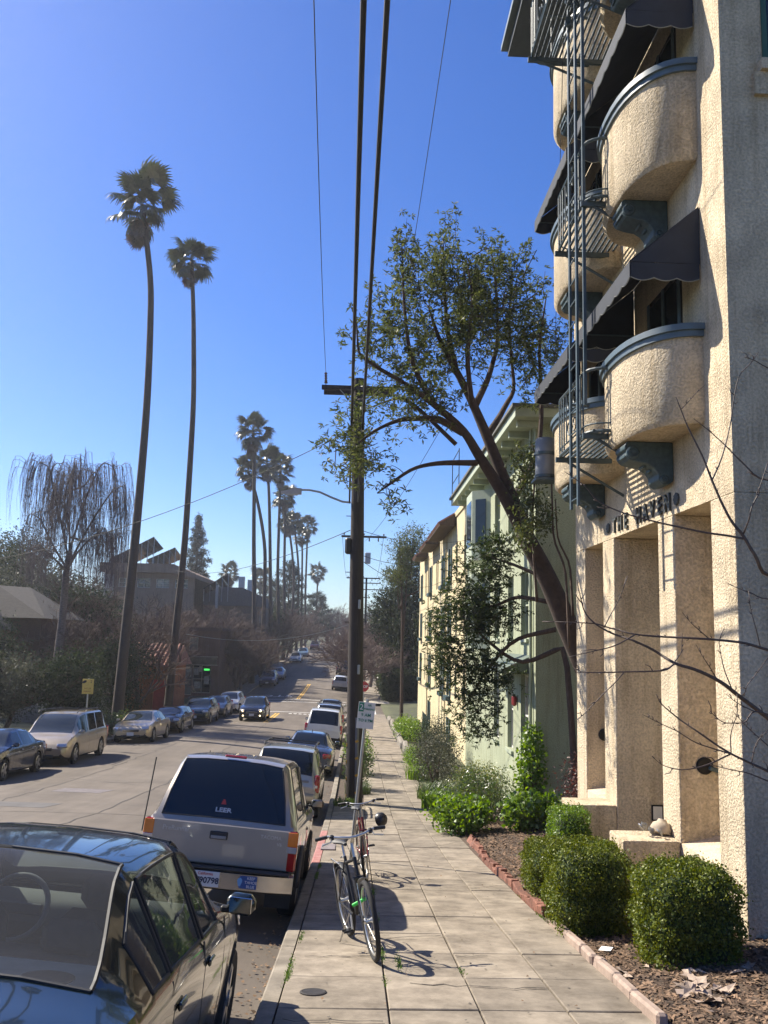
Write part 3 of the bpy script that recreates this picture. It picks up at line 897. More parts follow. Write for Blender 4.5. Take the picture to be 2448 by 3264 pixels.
# ---------------------------------------------------------------- loose thing on the step wall and the drum above
tp = thing('tarp_bundle', 'small cream cloth bundle and grey metal bits on the entrance step wall', 'bundle', (3.6, 10.9, -2.26))
b = MB()
b.lathe([(.02, 0), (.12, .02), (.13, .07), (.10, .13), (.06, .15), (.05, .18), (.0, .185)], (3.68, 10.92, -2.26), (.25, .2, 1), 9); b.build('cloth', mat('cream_cloth', (.42, .35, .26), .9, var=.15, scale=15, bump=.8, bscale=14), tp, smooth=60)
for k, (dx, dy) in enumerate(((-.12, -.12), (-.16, .02), (-.05, -.2), (-.22, -.06))):
    b = MB(); b.lathe([(.05, -.012), (.055, 0), (.03, .012), (.02, .03)], (3.66 + dx, 10.92 + dy, -2.19 + .03 * (k % 2)), (.6, -.5 + .2 * k, .5), 10); b.build('metal_fitting', mat('grey_metal', (.25, .25, .25), .4, metal=.7), tp, smooth=40)
dm = thing('banded_drum', 'grey cylindrical drum with two bands on a shelf beyond the far balcony', 'drum', (3.15, 15.2, 3.0))
c = (3.18, 15.05)
b = MB(); b.lathe([(.17, 2.78), (.17, 3.46), (.15, 3.50), (.0, 3.50)], (*c, 0), (0, 0, 1), 20); b.build('drum_body', mat('grey_drum', (.17, .18, .19), .5, var=.12), dm, smooth=40)
for z in (2.80, 3.20):
    b = MB(); b.lathe([(.172, z), (.19, z), (.19, z + .05), (.172, z + .05)], (*c, 0), (0, 0, 1), 20, cap=False); b.build('band', M_IRONP, dm, smooth=40)
b = MB(); b.box((3.4, 15.05, 2.755), (.85, .42, .04)); b.build('shelf', M_IRONP, dm)
# ================================================================ vehicles
def paint(name, col, metal=.35, rough=.28):
    return mat('car_paint_' + name, col, rough, var=.06, scale=3, metal=metal, coat=1.0)
M_TYRE = mat('tyre_rubber', (.018, .017, .016), .85, var=.2, scale=20)
M_RIM = mat('alloy_rim', (.42, .42, .42), .3, var=.1, metal=.85)
M_TRIM = mat('black_trim', (.018, .018, .018), .55, var=.15)
M_CGLASS = mat('tinted_car_glass', (.010, .013, .014), .03, var=.05, spec=.7)
M_CGLASSB = mat('windscreen_glass', (.02, .026, .028), .03, var=.05, spec=.9)
M_REDL = mat('red_lens', (.35, .012, .012), .12, var=.1, coat=1)
M_AMBL = mat('amber_lens', (.75, .20, .02), .12, var=.1, coat=1)
M_CLRL = mat('clear_lens', (.55, .55, .56), .08, var=.1, metal=.5, coat=1)
M_LAMP_ON = mat('lit_headlamp', (.9, .8, .6), .2, emit=((1, .78, .42), 2.6))
M_CHROME = mat('chrome', (.6, .6, .6), .1, var=.05, metal=1)
M_PLATE = mat('licence_plate', (.62, .62, .60), .5, var=.05)
M_SEAT = mat('car_seat_cloth', (.035, .035, .036), .9, var=.2, scale=20)
M_SHELF = mat('parcel_shelf', (.36, .36, .31), .9, var=.1)
M_CLEAR = glass_mat('clear_car_glass', (.80, .86, .82), .95, dust=.10)

def pchip(x, y, q):
    x = np.array(x, float); y = np.array(y, float); h = np.diff(x); d = np.diff(y) / h
    m = np.zeros(len(x)); m[0], m[-1] = d[0], d[-1]
    for i in range(1, len(x) - 1):
        if d[i - 1] * d[i] <= 0: m[i] = 0
        else:
            w1, w2 = 2 * h[i] + h[i - 1], h[i] + 2 * h[i - 1]
            m[i] = (w1 + w2) / (w1 / d[i - 1] + w2 / d[i])
    k = np.clip(np.searchsorted(x, q) - 1, 0, len(x) - 2)
    t = (q - x[k]) / h[k]
    return ((1 + 2 * t) * (1 - t) ** 2 * y[k] + t * (1 - t) ** 2 * h[k] * m[k] + t * t * (3 - 2 * t) * y[k + 1] + t * t * (t - 1) * h[k] * m[k + 1])

# silhouettes, rear (-) to front (+), as fractions of length; z in metres for a 1.45 m car: (y, zsill, zbelt, wbelt, ztop, wtop)
def shape(kind, L, W, H):
    h = L / 2; w = W / 2
    if kind == 'sedan':
        K = [(-h, .42, .70, w * .80, .74, w * .62), (-h + .06, .30, .84, w * .90, .92, w * .70), (-h + .35, .22, .93, w * .97, 1.01, w * .72), (-h + .80, .20, .95, w, 1.06, w * .77),
             (-h + 1.50, .19, .95, w, H - .03, w * .63), (-h + 2.15, .19, .93, w, H, w * .65), (h - 2.05, .19, .92, w, H - .035, w * .63),
             (h - 1.20, .19, .90, w, .97, w * .80), (h - .60, .20, .82, w * .97, .87, w * .78), (h - .12, .24, .66, w * .88, .71, w * .66), (h, .36, .54, w * .74, .58, w * .55)]
        win = dict(rear=(-h + .82, -h + 1.50), wind=(h - 2.05, h - 1.22), side=[(-h + 1.12, -h + 1.45), (-h + 1.50, -h + 2.30), (-h + 2.38, h - 1.75)])
    elif kind == 'hatch':
        K = [(-h, .42, .72, w * .86, .78, w * .70), (-h + .05, .30, .92, w * .93, 1.00, w * .74), (-h + .45, .22, .96, w * .98, H - .07, w * .70), (-h + .75, .20, .96, w, H - .02, w * .72),
             (-h + 1.5, .19, .95, w, H, w * .72), (h - 1.75, .19, .92, w, H - .04, w * .68), (h - .95, .19, .92, w, 1.00, w * .80), (h - .45, .2, .84, w * .97, .90, w * .78), (h - .10, .24, .68, w * .88, .74, w * .66), (h, .36, .55, w * .74, .60, w * .55)]
        win = dict(rear=(-h + .07, -h + .45), wind=(h - 1.75, h - .97), side=[(-h + .60, -h + 1.40), (-h + 1.48, h - 1.45)])
    elif kind == 'suv':
        K = [(-h, .48, .74, w * .90, .82, w * .74), (-h + .05, .36, .98, w * .95, 1.06, w * .78), (-h + .40, .28, 1.02, w * .99, H - .06, w * .74), (-h + .65, .26, 1.02, w, H - .02, w * .76),
             (-h + 1.8, .25, 1.0, w, H, w * .76), (h - 1.95, .25, .98, w, H - .05, w * .72), (h - 1.25, .25, .98, w, 1.06, w * .82), (h - .55, .26, .93, w * .98, 1.0, w * .80), (h - .10, .30, .76, w * .92, .82, w * .70), (h, .42, .60, w * .8, .66, w * .60)]
        win = dict(rear=(-h + .06, -h + .40), wind=(h - 1.95, h - 1.27), side=[(-h + .55, -h + 1.15), (-h + 1.22, -h + 2.0), (-h + 2.08, h - 1.65)])
    elif kind == 'van':
        K = [(-h, .45, .74, w * .90, .84, w * .72), (-h + .06, .32, 1.0, w * .95, 1.12, w * .76), (-h + .38, .22, 1.05, w * .99, H - .06, w * .76), (-h + .7, .2, 1.05, w, H - .01, w * .78),
             (-h + 2.4, .2, 1.03, w, H, w * .78), (h - 1.95, .2, 1.0, w, H - .07, w * .72), (h - .98, .2, .98, w, 1.06, w * .82), (h - .50, .21, .86, w * .97, .93, w * .78), (h - .1, .25, .66, w * .9, .72, w * .68), (h, .36, .55, w * .78, .6, w * .6)]
        win = dict(rear=(-h + .08, -h + .38), wind=(h - 1.95, h - 1.0), side=[(-h + .55, -h + 1.55), (-h + 1.63, -h + 2.55), (-h + 2.65, h - 1.45)])
    else:  # pickup with a camper shell
        K = [(-h, .66, 1.04, w * .96, 1.08, w * .84), (-h + .03, .60, 1.09, w * .975, 1.13, w * .85), (-h + .36, .52, 1.11, w * .985, H - .05, w * .70), (-h + .50, .48, 1.11, w * .985, H - .01, w * .72),
             (-h + 1.9, .42, 1.10, w * .99, H, w * .73), (-h + 2.1, .42, 1.10, w * .99, H - .02, w * .72), (h - 2.25, .42, 1.08, w * .98, H - .05, w * .70), (h - 2.05, .42, 1.07, w * .98, H - .10, w * .69),
             (h - 1.38, .42, 1.06, w * .98, 1.12, w * .8), (h - .5, .42, 1.0, w * .97, 1.05, w * .8), (h - .08, .46, .86, w * .92, .92, w * .7), (h, .55, .7, w * .85, .76, w * .66)]
        win = dict(rear=(-h + .032, -h + .36), wind=(h - 2.05, h - 1.40), side=[(-h + .65, -h + 1.75), (-h + 2.25, h - 1.75)])
    return K, win

def wheel(par, x, y, r, wd=.20, rim=M_RIM, spokes=5):
    s = 1 if x > 0 else -1
    t = MB(); t.lathe([(r * .64, -wd / 2 + .02), (r * .9, -wd / 2), (r * .985, -wd / 2 + .03), (r, 0), (r * .985, wd / 2 - .03), (r * .9, wd / 2), (r * .64, wd / 2 - .02)], (x, y, r), (s, 0, 0), 26, cap=False)
    ty = t.build('wheel', M_TYRE, par, smooth=50)
    d = MB(); d.lathe([(r * .66, -wd / 2 + .01), (r * .66, wd / 2 - .035), (r * .60, wd / 2 - .02), (r * .56, wd / 2 - .05), (0, wd / 2 - .07)], (x, y, r), (s, 0, 0), 22)
    ri = d.build('rim', mat('rim_dark', (.05, .05, .05), .5, metal=.5), ty, smooth=40)
    sp = MB()
    for k in range(spokes):
        a = 2 * PI * k / spokes
        ca, sa = math.cos(a), math.sin(a); xo = x + s * (wd / 2 - .03)
        sp.prism([(xo, y + ca * r * .1 - sa * r * .13, r + sa * r * .1 + ca * r * .13), (xo, y + ca * r * .1 + sa * r * .13, r + sa * r * .1 - ca * r * .13), (xo, y + ca * r * .60 + sa * r * .10, r + sa * r * .60 - ca * r * .10), (xo, y + ca * r * .60 - sa * r * .10, r + sa * r * .60 + ca * r * .10)], (s * .02, 0, 0))
    sp.lathe([(r * .62, 0), (r * .66, .012), (r * .60, .02)], (x + s * (wd / 2 - .03), y, r), (s, 0, 0), 22, cap=False)
    sp.lathe([(r * .16, 0), (r * .16, .03), (0, .035)], (x + s * (wd / 2 - .03), y, r), (s, 0, 0), 12)
    sp.build('wheel_face', rim, ty)
    return ty

# body lofted from cross-sections; windows, lamps, wheels and trim are parts of their own
def make_car(name, label, cat, kind, L, W, H, pm, group=None, wr=.32, detail=1, glass=None, cut=None, rack=None, hollow=False, lamps_on=False, lower=None):
    car = thing(name, label, cat, (0, 0, 0), group)
    h = L / 2
    K, win = shape(kind, L, W, H)
    yk = [k[0] for k in K]
    wb = {'sedan': (-h + .98, h - .93), 'hatch': (-h + .72, h - .76), 'suv': (-h + .85, h - .90), 'van': (-h + .98, h - .98), 'pickup': (-h + 1.15, h - .88)}[kind]
    ar = wr + .055
    Y = set(yk)
    for yc in wb:
        for k in range(13): Y.add(round(yc + ar * math.cos(PI * k / 12), 4))
    for a, b_ in [win['rear'], win['wind']] + win['side']: Y.add(a); Y.add(b_)
    q = -h
    while q < h: Y.add(round(q, 3)); q += .16
    Y = sorted(y for y in Y if -h - 1e-6 <= y <= h + 1e-6)
    key = {round(y, 4) for y in yk} | {round(v, 4) for ab in [win['rear'], win['wind']] + win['side'] for v in ab}
    YY = []
    for y in Y:
        if YY and y - YY[-1] < .018:
            if round(y, 4) in key: YY[-1] = y
            continue
        YY.append(y)
    Y = np.array(YY)
    P = [pchip(yk, [k[c] for k in K], Y) for c in range(1, 6)]
    grid = []
    for i, y in enumerate(Y):
        zs, zb, wbt, zr, wt = [p[i] for p in P]
        za = 0
        for yc in wb:
            if abs(y - yc) < ar: za = max(za, wr + math.sqrt(ar * ar - (y - yc) ** 2))
        zl = max(zs, za)
        hh = zr - zb
        mid = zs + (zb - zs) * .52
        g6 = zb + min(.025, hh * .35)
        z7 = zr - min(.085, hh * .55); x7 = wt + (wbt * .94 - wt) * (min(.085, hh * .55) / max(hh, .02)) * .9
        z8 = zr - min(.03, hh * .25)
        row = [(0, max(zs, zl if za else zs)), (wbt * .90, zl), (wbt * .975, max(zs + .06, zl)), (wbt * 1.0, max(mid, zl + .02)), (wbt * .992, max(zb - .10, zl + .05)), (wbt * .965, max(zb - .015, zl + .08)),
               (wbt * .94, max(g6, zl + .10)), (x7, max(z7, zl + .11)), (wt * .95, z8), (wt * .55, zr - .006), (0, zr)]
        grid.append(row)
    nr = 11
    def pt(i, j, s): 
        x, z = grid[i][j]; return (s * x, Y[i], z)
    body = MB(); reg = {}
    def face(key_, i, j, s):
        q = [pt(i, j, s), pt(i + 1, j, s), pt(i + 1, j + 1, s), pt(i, j + 1, s)]
        if s > 0: q = q[::1]
        else: q = q[::-1]
        reg.setdefault(key_, MB()).quad(*q)
    def inr(i, ab): return ab[0] - 1e-4 <= Y[i] and Y[i + 1] <= ab[1] + 1e-4
    for i in range(len(Y) - 1):
        for j in range(nr - 1):
            for s in (1, -1):
                k = 'body'
                if j >= 8 and inr(i, win['rear']): k = 'rear_window'
                elif j >= 8 and inr(i, win['wind']): k = 'windscreen'
                elif j == 6:
                    for n_, ab in enumerate(win['side']):
                        if inr(i, ab): k = ('side_window', n_, s)
                elif j <= 1: k = 'underbody'
                face(k, i, j, s)
    # end caps
    for i, rev in ((0, 1), (len(Y) - 1, 0)):
        for j in range(nr - 1):
            q = [pt(i, j, 1), pt(i, j + 1, 1), pt(i, j + 1, -1), pt(i, j, -1)]
            reg['body'].quad(*(q[::-1] if rev else q))
    def merged(mb):
        idx = {}; vs = []; fs = []
        for f in mb.f:
            t = []
            for i in f:
                p = tuple(round(c, 5) for c in mb.v[i])
                if p not in idx: idx[p] = len(vs); vs.append(p)
                if not t or t[-1] != idx[p]: t.append(idx[p])
            if len(t) > 1 and t[0] == t[-1]: t.pop()
            if len(set(t)) >= 3: fs.append(tuple(t))
        r = MB(); r.v = vs; r.f = fs
        return r
    bo = merged(reg['body']).build('body', pm, car, smooth=38)
    merged(reg['underbody']).build('underbody', M_TRIM if lower is None else lower, car)
    gm = glass or M_CGLASS
    inset = -.006
    for k, v in reg.items():
        if k in ('body', 'underbody'): continue
        nm = k if isinstance(k, str) else 'side_window'
        vv = merged(v)
        g = vv.build(nm, gm if nm != 'windscreen' or glass else M_CGLASSB, car, smooth='all')
        if glass is None and nm in ('rear_window', 'windscreen'):
            pass
    for x in (-W / 2 + .10, W / 2 - .10):
        for yc in wb:
            wheel(car, x, yc, wr, .21, spokes=5 if kind != 'pickup' else 6)
    if detail == 0: return car
    # mirrors
    ym = win['wind'][1] - .28
    zbm = float(pchip(yk, [k[2] for k in K], np.array([ym]))[0])
    for s in (-1, 1):
        b = MB(); b.cbox((s * (W / 2 + .06), ym, zbm + .10), (.18, .11, .125), .035, Euler((0, 0, s * -.15)).to_matrix())
        mi = b.build('door_mirror', pm if kind not in ('pickup', 'suv') else M_TRIM, car, smooth=50)
        MB().cbox((s * (W / 2 - .02), ym + .02, zbm + .06), (.10, .05, .04), .01).build('mirror_arm', M_TRIM, mi)
        MB().cbox((s * (W / 2 + .06), ym - .057 - s * 0, zbm + .10), (.145, .008, .095), .003, Euler((.14, 0, s * -.15)).to_matrix()).build('mirror_glass', M_CHROME, mi)
    # handles and door seams
    def sidept(y, z, s, e=.004):
        zs, zb, wbt, zr, wt = [float(pchip(yk, [k[c] for k in K], np.array([y]))[0]) for c in range(1, 6)]
        mid = zs + (zb - zs) * .52
        x = np.interp(z, [zs + .06, mid, zb - .10, zb - .015], [wbt * .975, wbt, wbt * .992, wbt * .965])
        return Vector((s * (x + e), y, z))
    seams = sorted({win['side'][-1][0] - .04, win['side'][-1][1] + .20} | ({win['side'][-2][0] - .02} if len(win['side']) > 2 else set()))
    zb0 = .94
    for s in (-1, 1):
        for y in seams:
            if any(abs(y - yc) < ar + .02 for yc in wb): y = min(wb, key=lambda c: abs(c - y)) + (ar + .05) * (1 if y > 0 or True else -1)
            MB().tube([sidept(y, z, s, -.003) for z in np.linspace(.34 if kind != 'pickup' else .5, zb0, 6)], .005, 4).build('door_seam', M_TRIM, bo)
        for y in seams[:2]:
            c = sidept(y + .14 if y + .2 < h else y, .82 if kind in ('sedan', 'hatch') else .9, s, .012)
            MB().cbox(c, (.02, .16, .035), .008).build('door_handle', pm, bo)
    # lamps, grille, plates, bumpers
    def endface(y):   # half width and heights near an end
        return [float(pchip(yk, [k[c] for k in K], np.array([y]))[0]) for c in range(1, 6)]
    zs, zb, wbt, zr, wt = endface(-h + .05)
    for s in (-1, 1):
        if kind in ('suv', 'van', 'hatch'):
            b = MB(); b.cbox((s * (wbt - .045), -h + .10, zb - .10), (.14, .17, .42), .03, Euler((0, 0, s * .25)).to_matrix()); tl = b.build('tail_lamp', M_REDL, car, smooth=50)
            MB().cbox((s * (wbt - .05), -h + .035, zb - .16), (.10, .05, .10), .02, Euler((0, 0, s * .25)).to_matrix()).build('indicator_lens', M_CLRL, tl)
        elif kind == 'sedan':
            b = MB(); b.cbox((s * (wbt - .13), -h + .075, zb - .07), (.32, .14, .17), .03, Euler((0, 0, s * .38)).to_matrix()); b.build('tail_lamp', M_REDL, car, smooth=50)
    b = MB(); b.cbox((0, -h - .004, zb - .12 if kind == 'sedan' else zb - .18), (.32, .02, .165), .004); b.build('number_plate', M_PLATE, car)
    zs, zb, wbt, zr, wt = endface(h - .14)
    for s in (-1, 1):
        b = MB(); b.cbox((s * (wbt - .17), h - .14, zb - .02), (.36, .24, .15), .04, Euler((.25, 0, s * -.42)).to_matrix())
        hl = b.build('headlamp', M_CLRL, car, smooth=50)
        if lamps_on:
            MB().lathe([(.075, 0), (.07, .02), (0, .03)], (s * (wbt - .20), h - .02, zb - .02), (0, 1, 0), 14).build('lit_bulb', M_LAMP_ON, hl)
            MB().lathe([(.05, 0), (.045, .02), (0, .03)], (s * (wbt - .22), h + .0, zs + .14), (0, 1, 0), 12).build('fog_lamp', M_LAMP_ON, car)
    b = MB(); b.cbox((0, h - .05, (zs + zb) / 2 + .10), (wbt * 1.0, .12, .13), .03); gr = b.build('grille', M_TRIM, car)
    for k in range(3): MB().box((0, h + .012, (zs + zb) / 2 + .06 + k * .04), (wbt * .95, .012, .012)).build('grille_bar', M_CHROME, gr)
    MB().cbox((0, h - .02, zs + .10), (wbt * 1.1, .08, .10), .02).build('air_intake', M_TRIM, car)
    MB().cbox((0, h + .012, zs + .19), (.31, .02, .15), .004).build('number_plate', M_PLATE, car)
    # wipers of the rear or front screen
    if rack:
        zt = H + .03
        for s in (-1, 1):
            b = MB(); x = s * W * .36; b.tube([(x, -h + .75, zt - .04), (x, -h + .85, zt + .03), (x, .2, zt + .045), (x, .75, zt + .02), (x, .85, zt - .05)], .022, 6); b.build('roof_rail', M_TRIM, car)
        for y in rack:
            b = MB(); b.tube([(-W * .36, y, zt + .04), (W * .36, y, zt + .04)], .018, 6); b.build('cross_bar', M_TRIM, car)
    return car

def park(car, x, y, ahead=True, yaw=0.0):
    """set a car down on the cambered, sloping road; ahead: nose pointing away from the camera"""
    e = 1.0
    fwd = Vector((0, 2 * e, zroad(x, y + e) - zroad(x, y - e))).normalized()
    side = Vector((2 * .6, 0, zroad(min(x + .6, XR), y) - zroad(max(x - .6, XL), y))).normalized()
    up = side.cross(fwd).normalized(); side = fwd.cross(up).normalized()
    M = Matrix(((side.x, fwd.x, up.x), (side.y, fwd.y, up.y), (side.z, fwd.z, up.z)))
    M = M @ Matrix.Rotation((0 if ahead else PI) + yaw, 3, 'Z')
    car.rotation_euler = M.to_euler()
    z = min(zroad(x, y), 9)
    car.location = (x, y, z - .004)
    return car

def window_seals(car, r=.008):
    """black rubber round every pane"""
    for g in [c for c in car.children if c.name.split('.')[0] in ('rear_window', 'windscreen', 'side_window')]:
        me = g.data; cnt = {}
        for p in me.polygons:
            for k in p.edge_keys: cnt[k] = cnt.get(k, 0) + 1
        b = MB()
        for (i, j), n in cnt.items():
            if n == 1 and (me.vertices[i].co - me.vertices[j].co).length > .004: b.tube([me.vertices[i].co, me.vertices[j].co], r, 5)
        b.build('window_seal', M_TRIM, g)

# ---- the near car, with a real interior behind clear glass
c1 = make_car('parked_sedan', 'dark green sedan close to the camera at the bottom left, seen from behind', 'car', 'sedan', 4.66, 1.74, 1.46, paint('dark_green', (.012, .020, .019), .5, .22), group='cars parked along the right kerb', glass=M_CLEAR)
_h = 2.33
MB().bb((-.66, -_h + .86, .30), (.66, _h - 1.5, .34)).build('floor_pan', M_SEAT, c1)
sh = MB(); sh.loft([[(-.62, -_h + .84, .985), (.62, -_h + .84, .985), (.62, -_h + .84, .96), (-.62, -_h + .84, .96)], [(-.6, -_h + 1.36, 1.0), (.6, -_h + 1.36, 1.0), (.6, -_h + 1.36, .97), (-.6, -_h + 1.36, .97)]]); shf = sh.build('parcel_shelf', M_SHELF, c1)
for s in (-1, 1): MB().lathe([(.11, 0), (.11, .012), (.09, .016), (0, .012)], (s * .38, -_h + 1.12, .985), (0, 0, 1), 20).build('speaker_grille', M_SEAT, shf)
rs = MB(); rs.cbox((0, -_h + 1.50, .78), (1.22, .20, .50), .06, Euler((.22, 0, 0)).to_matrix()); rse = rs.build('rear_seat', M_SEAT, c1, smooth=50)
for x in (-.36, .36): MB().cbox((x, -_h + 1.44, 1.085), (.26, .10, .15), .04).build('headrest', M_SEAT, rse, smooth=50)
for x in (-.36, .36):
    s_ = MB(); s_.cbox((x, .0, .52), (.48, .50, .16), .05); s_.cbox((x, -.28, .83), (.46, .14, .56), .06, Euler((.2, 0, 0)).to_matrix()); st = s_.build('front_seat', M_SEAT, c1, smooth=50)
    MB().cbox((x, -.37, 1.20), (.25, .10, .17), .045).build('headrest', M_SEAT, st, smooth=50)
d_ = MB(); d_.cbox((0, .78, .85), (1.34, .42, .26), .08, Euler((-.15, 0, 0)).to_matrix()); dsh = d_.build('dashboard', mat('dash_grey', (.10, .105, .105), .8, var=.1), c1, smooth=50)
t_ = MB(); t_.torus((-.36, .46, .93), (0, -.9, .42), .185, .016, 30, 8); sw_ = t_.build('steering_wheel', mat('wheel_grey', (.16, .16, .16), .5), c1, smooth='all')
MB().cbox((-.36, .49, .92), (.30, .03, .07), .012, Euler((-.45, 0, 0)).to_matrix()).build('wheel_hub', M_TRIM, sw_)
# roof antenna
MB().tube([(.30, .50, 1.42), (.33, .44, 1.86)], .004, 4).build('roof_aerial', M_TRIM, c1)
window_seals(c1, .010)
park(c1, -1.70, 5.02)

# ---- pickup with camper shell
PW = 1.72
c2 = make_car('pickup_truck', 'light champagne pickup truck with a dark-windowed camper shell parked at the kerb', 'pickup truck', 'pickup', 5.05, PW, 1.80, paint('champagne', (.37, .325, .27), .45, .35), group='cars parked along the right kerb', wr=.36)
_h = 5.05 / 2
yb = -_h
b = MB(); b.cbox((0, yb - .006, .86), (PW * .90, .03, .42), .012); tg = b.build('tailgate', paint('champagne', (.37, .325, .27)), c2)
b = MB(); b.cbox((-.02, yb - .028, .955), (.20, .02, .085), .015); hd = b.build('tailgate_handle', M_TRIM, tg)
MB().cbox((-.02, yb - .040, .935), (.17, .012, .035), .005).build('handle_lip', mat('handle_grey', (.25, .24, .22), .5), tg)
for s in (-1, 1):
    x = s * (PW / 2 - .055)
    lm = MB(); lm.cbox((x, yb + .035, .86), (.115, .11, .42), .02); tl = lm.build('tail_lamp', M_REDL, c2)
    MB().cbox((x, yb - .024, .985), (.108, .012, .15), .004).build('amber_lens', M_AMBL, tl)
    MB().cbox((x, yb - .024, .873), (.108, .012, .065), .004).build('reversing_lens', M_CLRL, tl)
b = MB()
rings = []
for x in np.linspace(-PW / 2 - .0, PW / 2 + .0, 13):
    e = (abs(x) / (PW / 2)) ** 3 * .10
    rings.append([(x, yb - .20 + e, .60), (x, yb - .20 + e, .44), (x, yb - .16 + e, .42), (x, yb + .04, .42), (x, yb + .04, .62), (x, yb - .16 + e, .62)])
b.loft(rings); bu = b.build('rear_bumper', mat('bumper_chrome', (.50, .47, .42), .22, var=.1, metal=.8), c2, smooth=40)
MB().cbox((0, yb - .13, .632), (PW * .95, .17, .02), .006).build('bumper_step', M_TRIM, bu)
plx = -.08
for o in [o for o in c2.children if o.name.startswith('number_plate')]: 
    if o.location.y < 1 and min(v.co.y for v in o.data.vertices) < 0: bpy.data.objects.remove(o)
MB().cbox((plx, yb - .212, .525), (.31, .015, .155), .004).build('number_plate', M_PLATE, bu)
M_INK = mat('dark_ink', (.02, .025, .06), .6); M_INKR = mat('red_ink', (.45, .04, .03), .6); M_WINK = mat('white_ink', (.7, .7, .7), .6)
lettering('plate_number', '7V90798', .085, M_INK, frame((plx, yb - .2215, .510), (1, 0, 0), (0, 0, 1)), bu, bold=.002)
lettering('plate_state', 'California', .042, M_INKR, frame((plx, yb - .2215, .578), (1, 0, 0), (0, 0, 1)), bu)
MB().cbox((.36, yb - .190, .525), (.24, .012, .13), .003).build('sticker', mat('blue_sticker', (.02, .07, .24), .5), bu)
for i, t in enumerate(('KEEP', 'TAHOE', 'BLUE')):
    lettering('sticker_print', t, .040, M_WINK, frame((.415, yb - .1985, .567 - .042 * i), (1, 0, 0), (0, 0, 1)), bu)
b = MB(); b.poly([(.295 + .025 * math.cos(a) * (1 + .2 * math.sin(3 * a)), yb - .1985, .525 + .045 * math.sin(a)) for a in np.linspace(0, 2 * PI, 14)[:-1]]); b.build('sticker_print', mat('pale_blue_ink', (.15, .35, .6), .5), bu)
# shell print and tailgate badges
n_ = Vector((0, -.62, .30)).normalized()
zz = 1.215; yy = np.interp(zz, [1.12, 1.75], [yb + .032, yb + .36])
lettering('shell_print', 'LEER', .07, mat('silver_ink', (.5, .5, .5), .4), frame((-.02, yy - .014, zz), (1, 0, 0), (0, .46, .89)), c2, bold=.002, sx=1.25)
b = MB(); b.add([(-.06, yy + .030 - .016, zz + .06), (.0, yy + .030 - .016, zz + .06), (-.03, yy + .072 - .016, zz + .145)], [(0, 1, 2)]); b.build('shell_print', M_INKR, c2)
M_BADGE = mat('badge_silver', (.62, .58, .52), .35, metal=.5)
lettering('tailgate_badge', 'PreRunner', .07, M_BADGE, frame((-.50, yb - .0245, .985), (1, 0, 0), (0, 0, 1)), tg)
lettering('tailgate_badge', 'TACOMA', .055, M_BADGE, frame((.56, yb - .0245, .985), (1, 0, 0), (0, 0, 1)), tg)
lettering('tailgate_badge', 'V6', .05, M_BADGE, frame((.66, yb - .0245, .92), (1, 0, 0), (0, 0, 1)), tg)
# mud flaps
for s in (-1, 1):
    b = MB(); b.cbox((s * .66, -_h + .72, .34), (.30, .015, .40), .004); mf = b.build('mud_flap', M_TRIM, c2)
    if s > 0: lettering('flap_print', '4WD', .085, mat('grey_ink', (.30, .30, .30), .6), frame((s * .66, -_h + .708, .36), (1, 0, 0), (0, 0, 1)), mf, sx=1.3)
MB().tube([(-.80, 1.25, 1.02), (-.83, 1.2, 1.75)], .006, 5).build('aerial', M_TRIM, c2)
MB().cbox((0, -_h + .40, 1.795), (.26, .05, .03), .01).build('brake_lamp', M_REDL, c2)
for s in (-1, 1):
    b = MB(); b.tube([(s * (PW / 2 + .005), -_h + 1.15 + .42 * math.cos(a), .36 + .42 * math.sin(a)) for a in np.linspace(.05, PI - .05, 12)], .035, 6); b.build('wheel_arch_flare', mat('arch_dark', (.05, .045, .04), .6), c2, smooth='all')
window_seals(c2)
park(c2, -1.54, 10.2 + _h)

# ---- other cars at the right kerb
c3 = make_car('parked_suv', 'pale gold sport utility vehicle with black roof rack ahead of the pickup', 'car', 'suv', 4.45, 1.75, 1.66, paint('pale_gold', (.42, .39, .31), .45, .3), group='cars parked along the right kerb', rack=(-.7, .3), wr=.34)
b = MB(); b.cbox((0, -2.225 - .02, .55), (1.6, .14, .20), .05); b.build('rear_bumper', paint('pale_gold', (.42, .39, .31)), c3, smooth=50)
MB().cbox((0, -2.24, .93), (1.2, .02, .05), .01).build('tailgate_trim', mat('trim_grey', (.2, .2, .19), .5), c3)
window_seals(c3)
park(c3, -1.75, 22.0 + 2.2)
c4 = make_car('parked_sedan', 'blue-grey sedan with a small roof fin, second ahead of the pickup', 'car', 'sedan', 4.75, 1.82, 1.45, paint('blue_grey', (.085, .10, .135), .6, .25), group='cars parked along the right kerb')
MB().prism([(-.012, -.55, 1.43), (.012, -.55, 1.43), (.012, -.38, 1.44), (-.012, -.38, 1.44)], (0, -.03, .07)).build('roof_fin', M_TRIM, c4)
MB().cbox((0, -2.33, .985), (.10, .06, .03), .01).build('boot_badge', M_TRIM, c4)
park(c4, -1.72, 32.2 + 2.4)
c5 = make_car('parked_suv', 'white sport utility vehicle with dark rear window beside the wooden pole', 'car', 'suv', 4.7, 1.88, 1.78, paint('white', (.62, .61, .57), .0, .35), group='cars parked along the right kerb', wr=.35)
park(c5, -1.62, 44.5 + 2.3)
c6 = make_car('parked_wagon', 'silver-grey wagon parked just beyond the white sport utility vehicle', 'car', 'suv', 4.5, 1.8, 1.62, paint('silver', (.36, .37, .36), .6, .3), group='cars parked along the right kerb', rack=(-.6, .3))
park(c6, -1.62, 53.0 + 2.2)
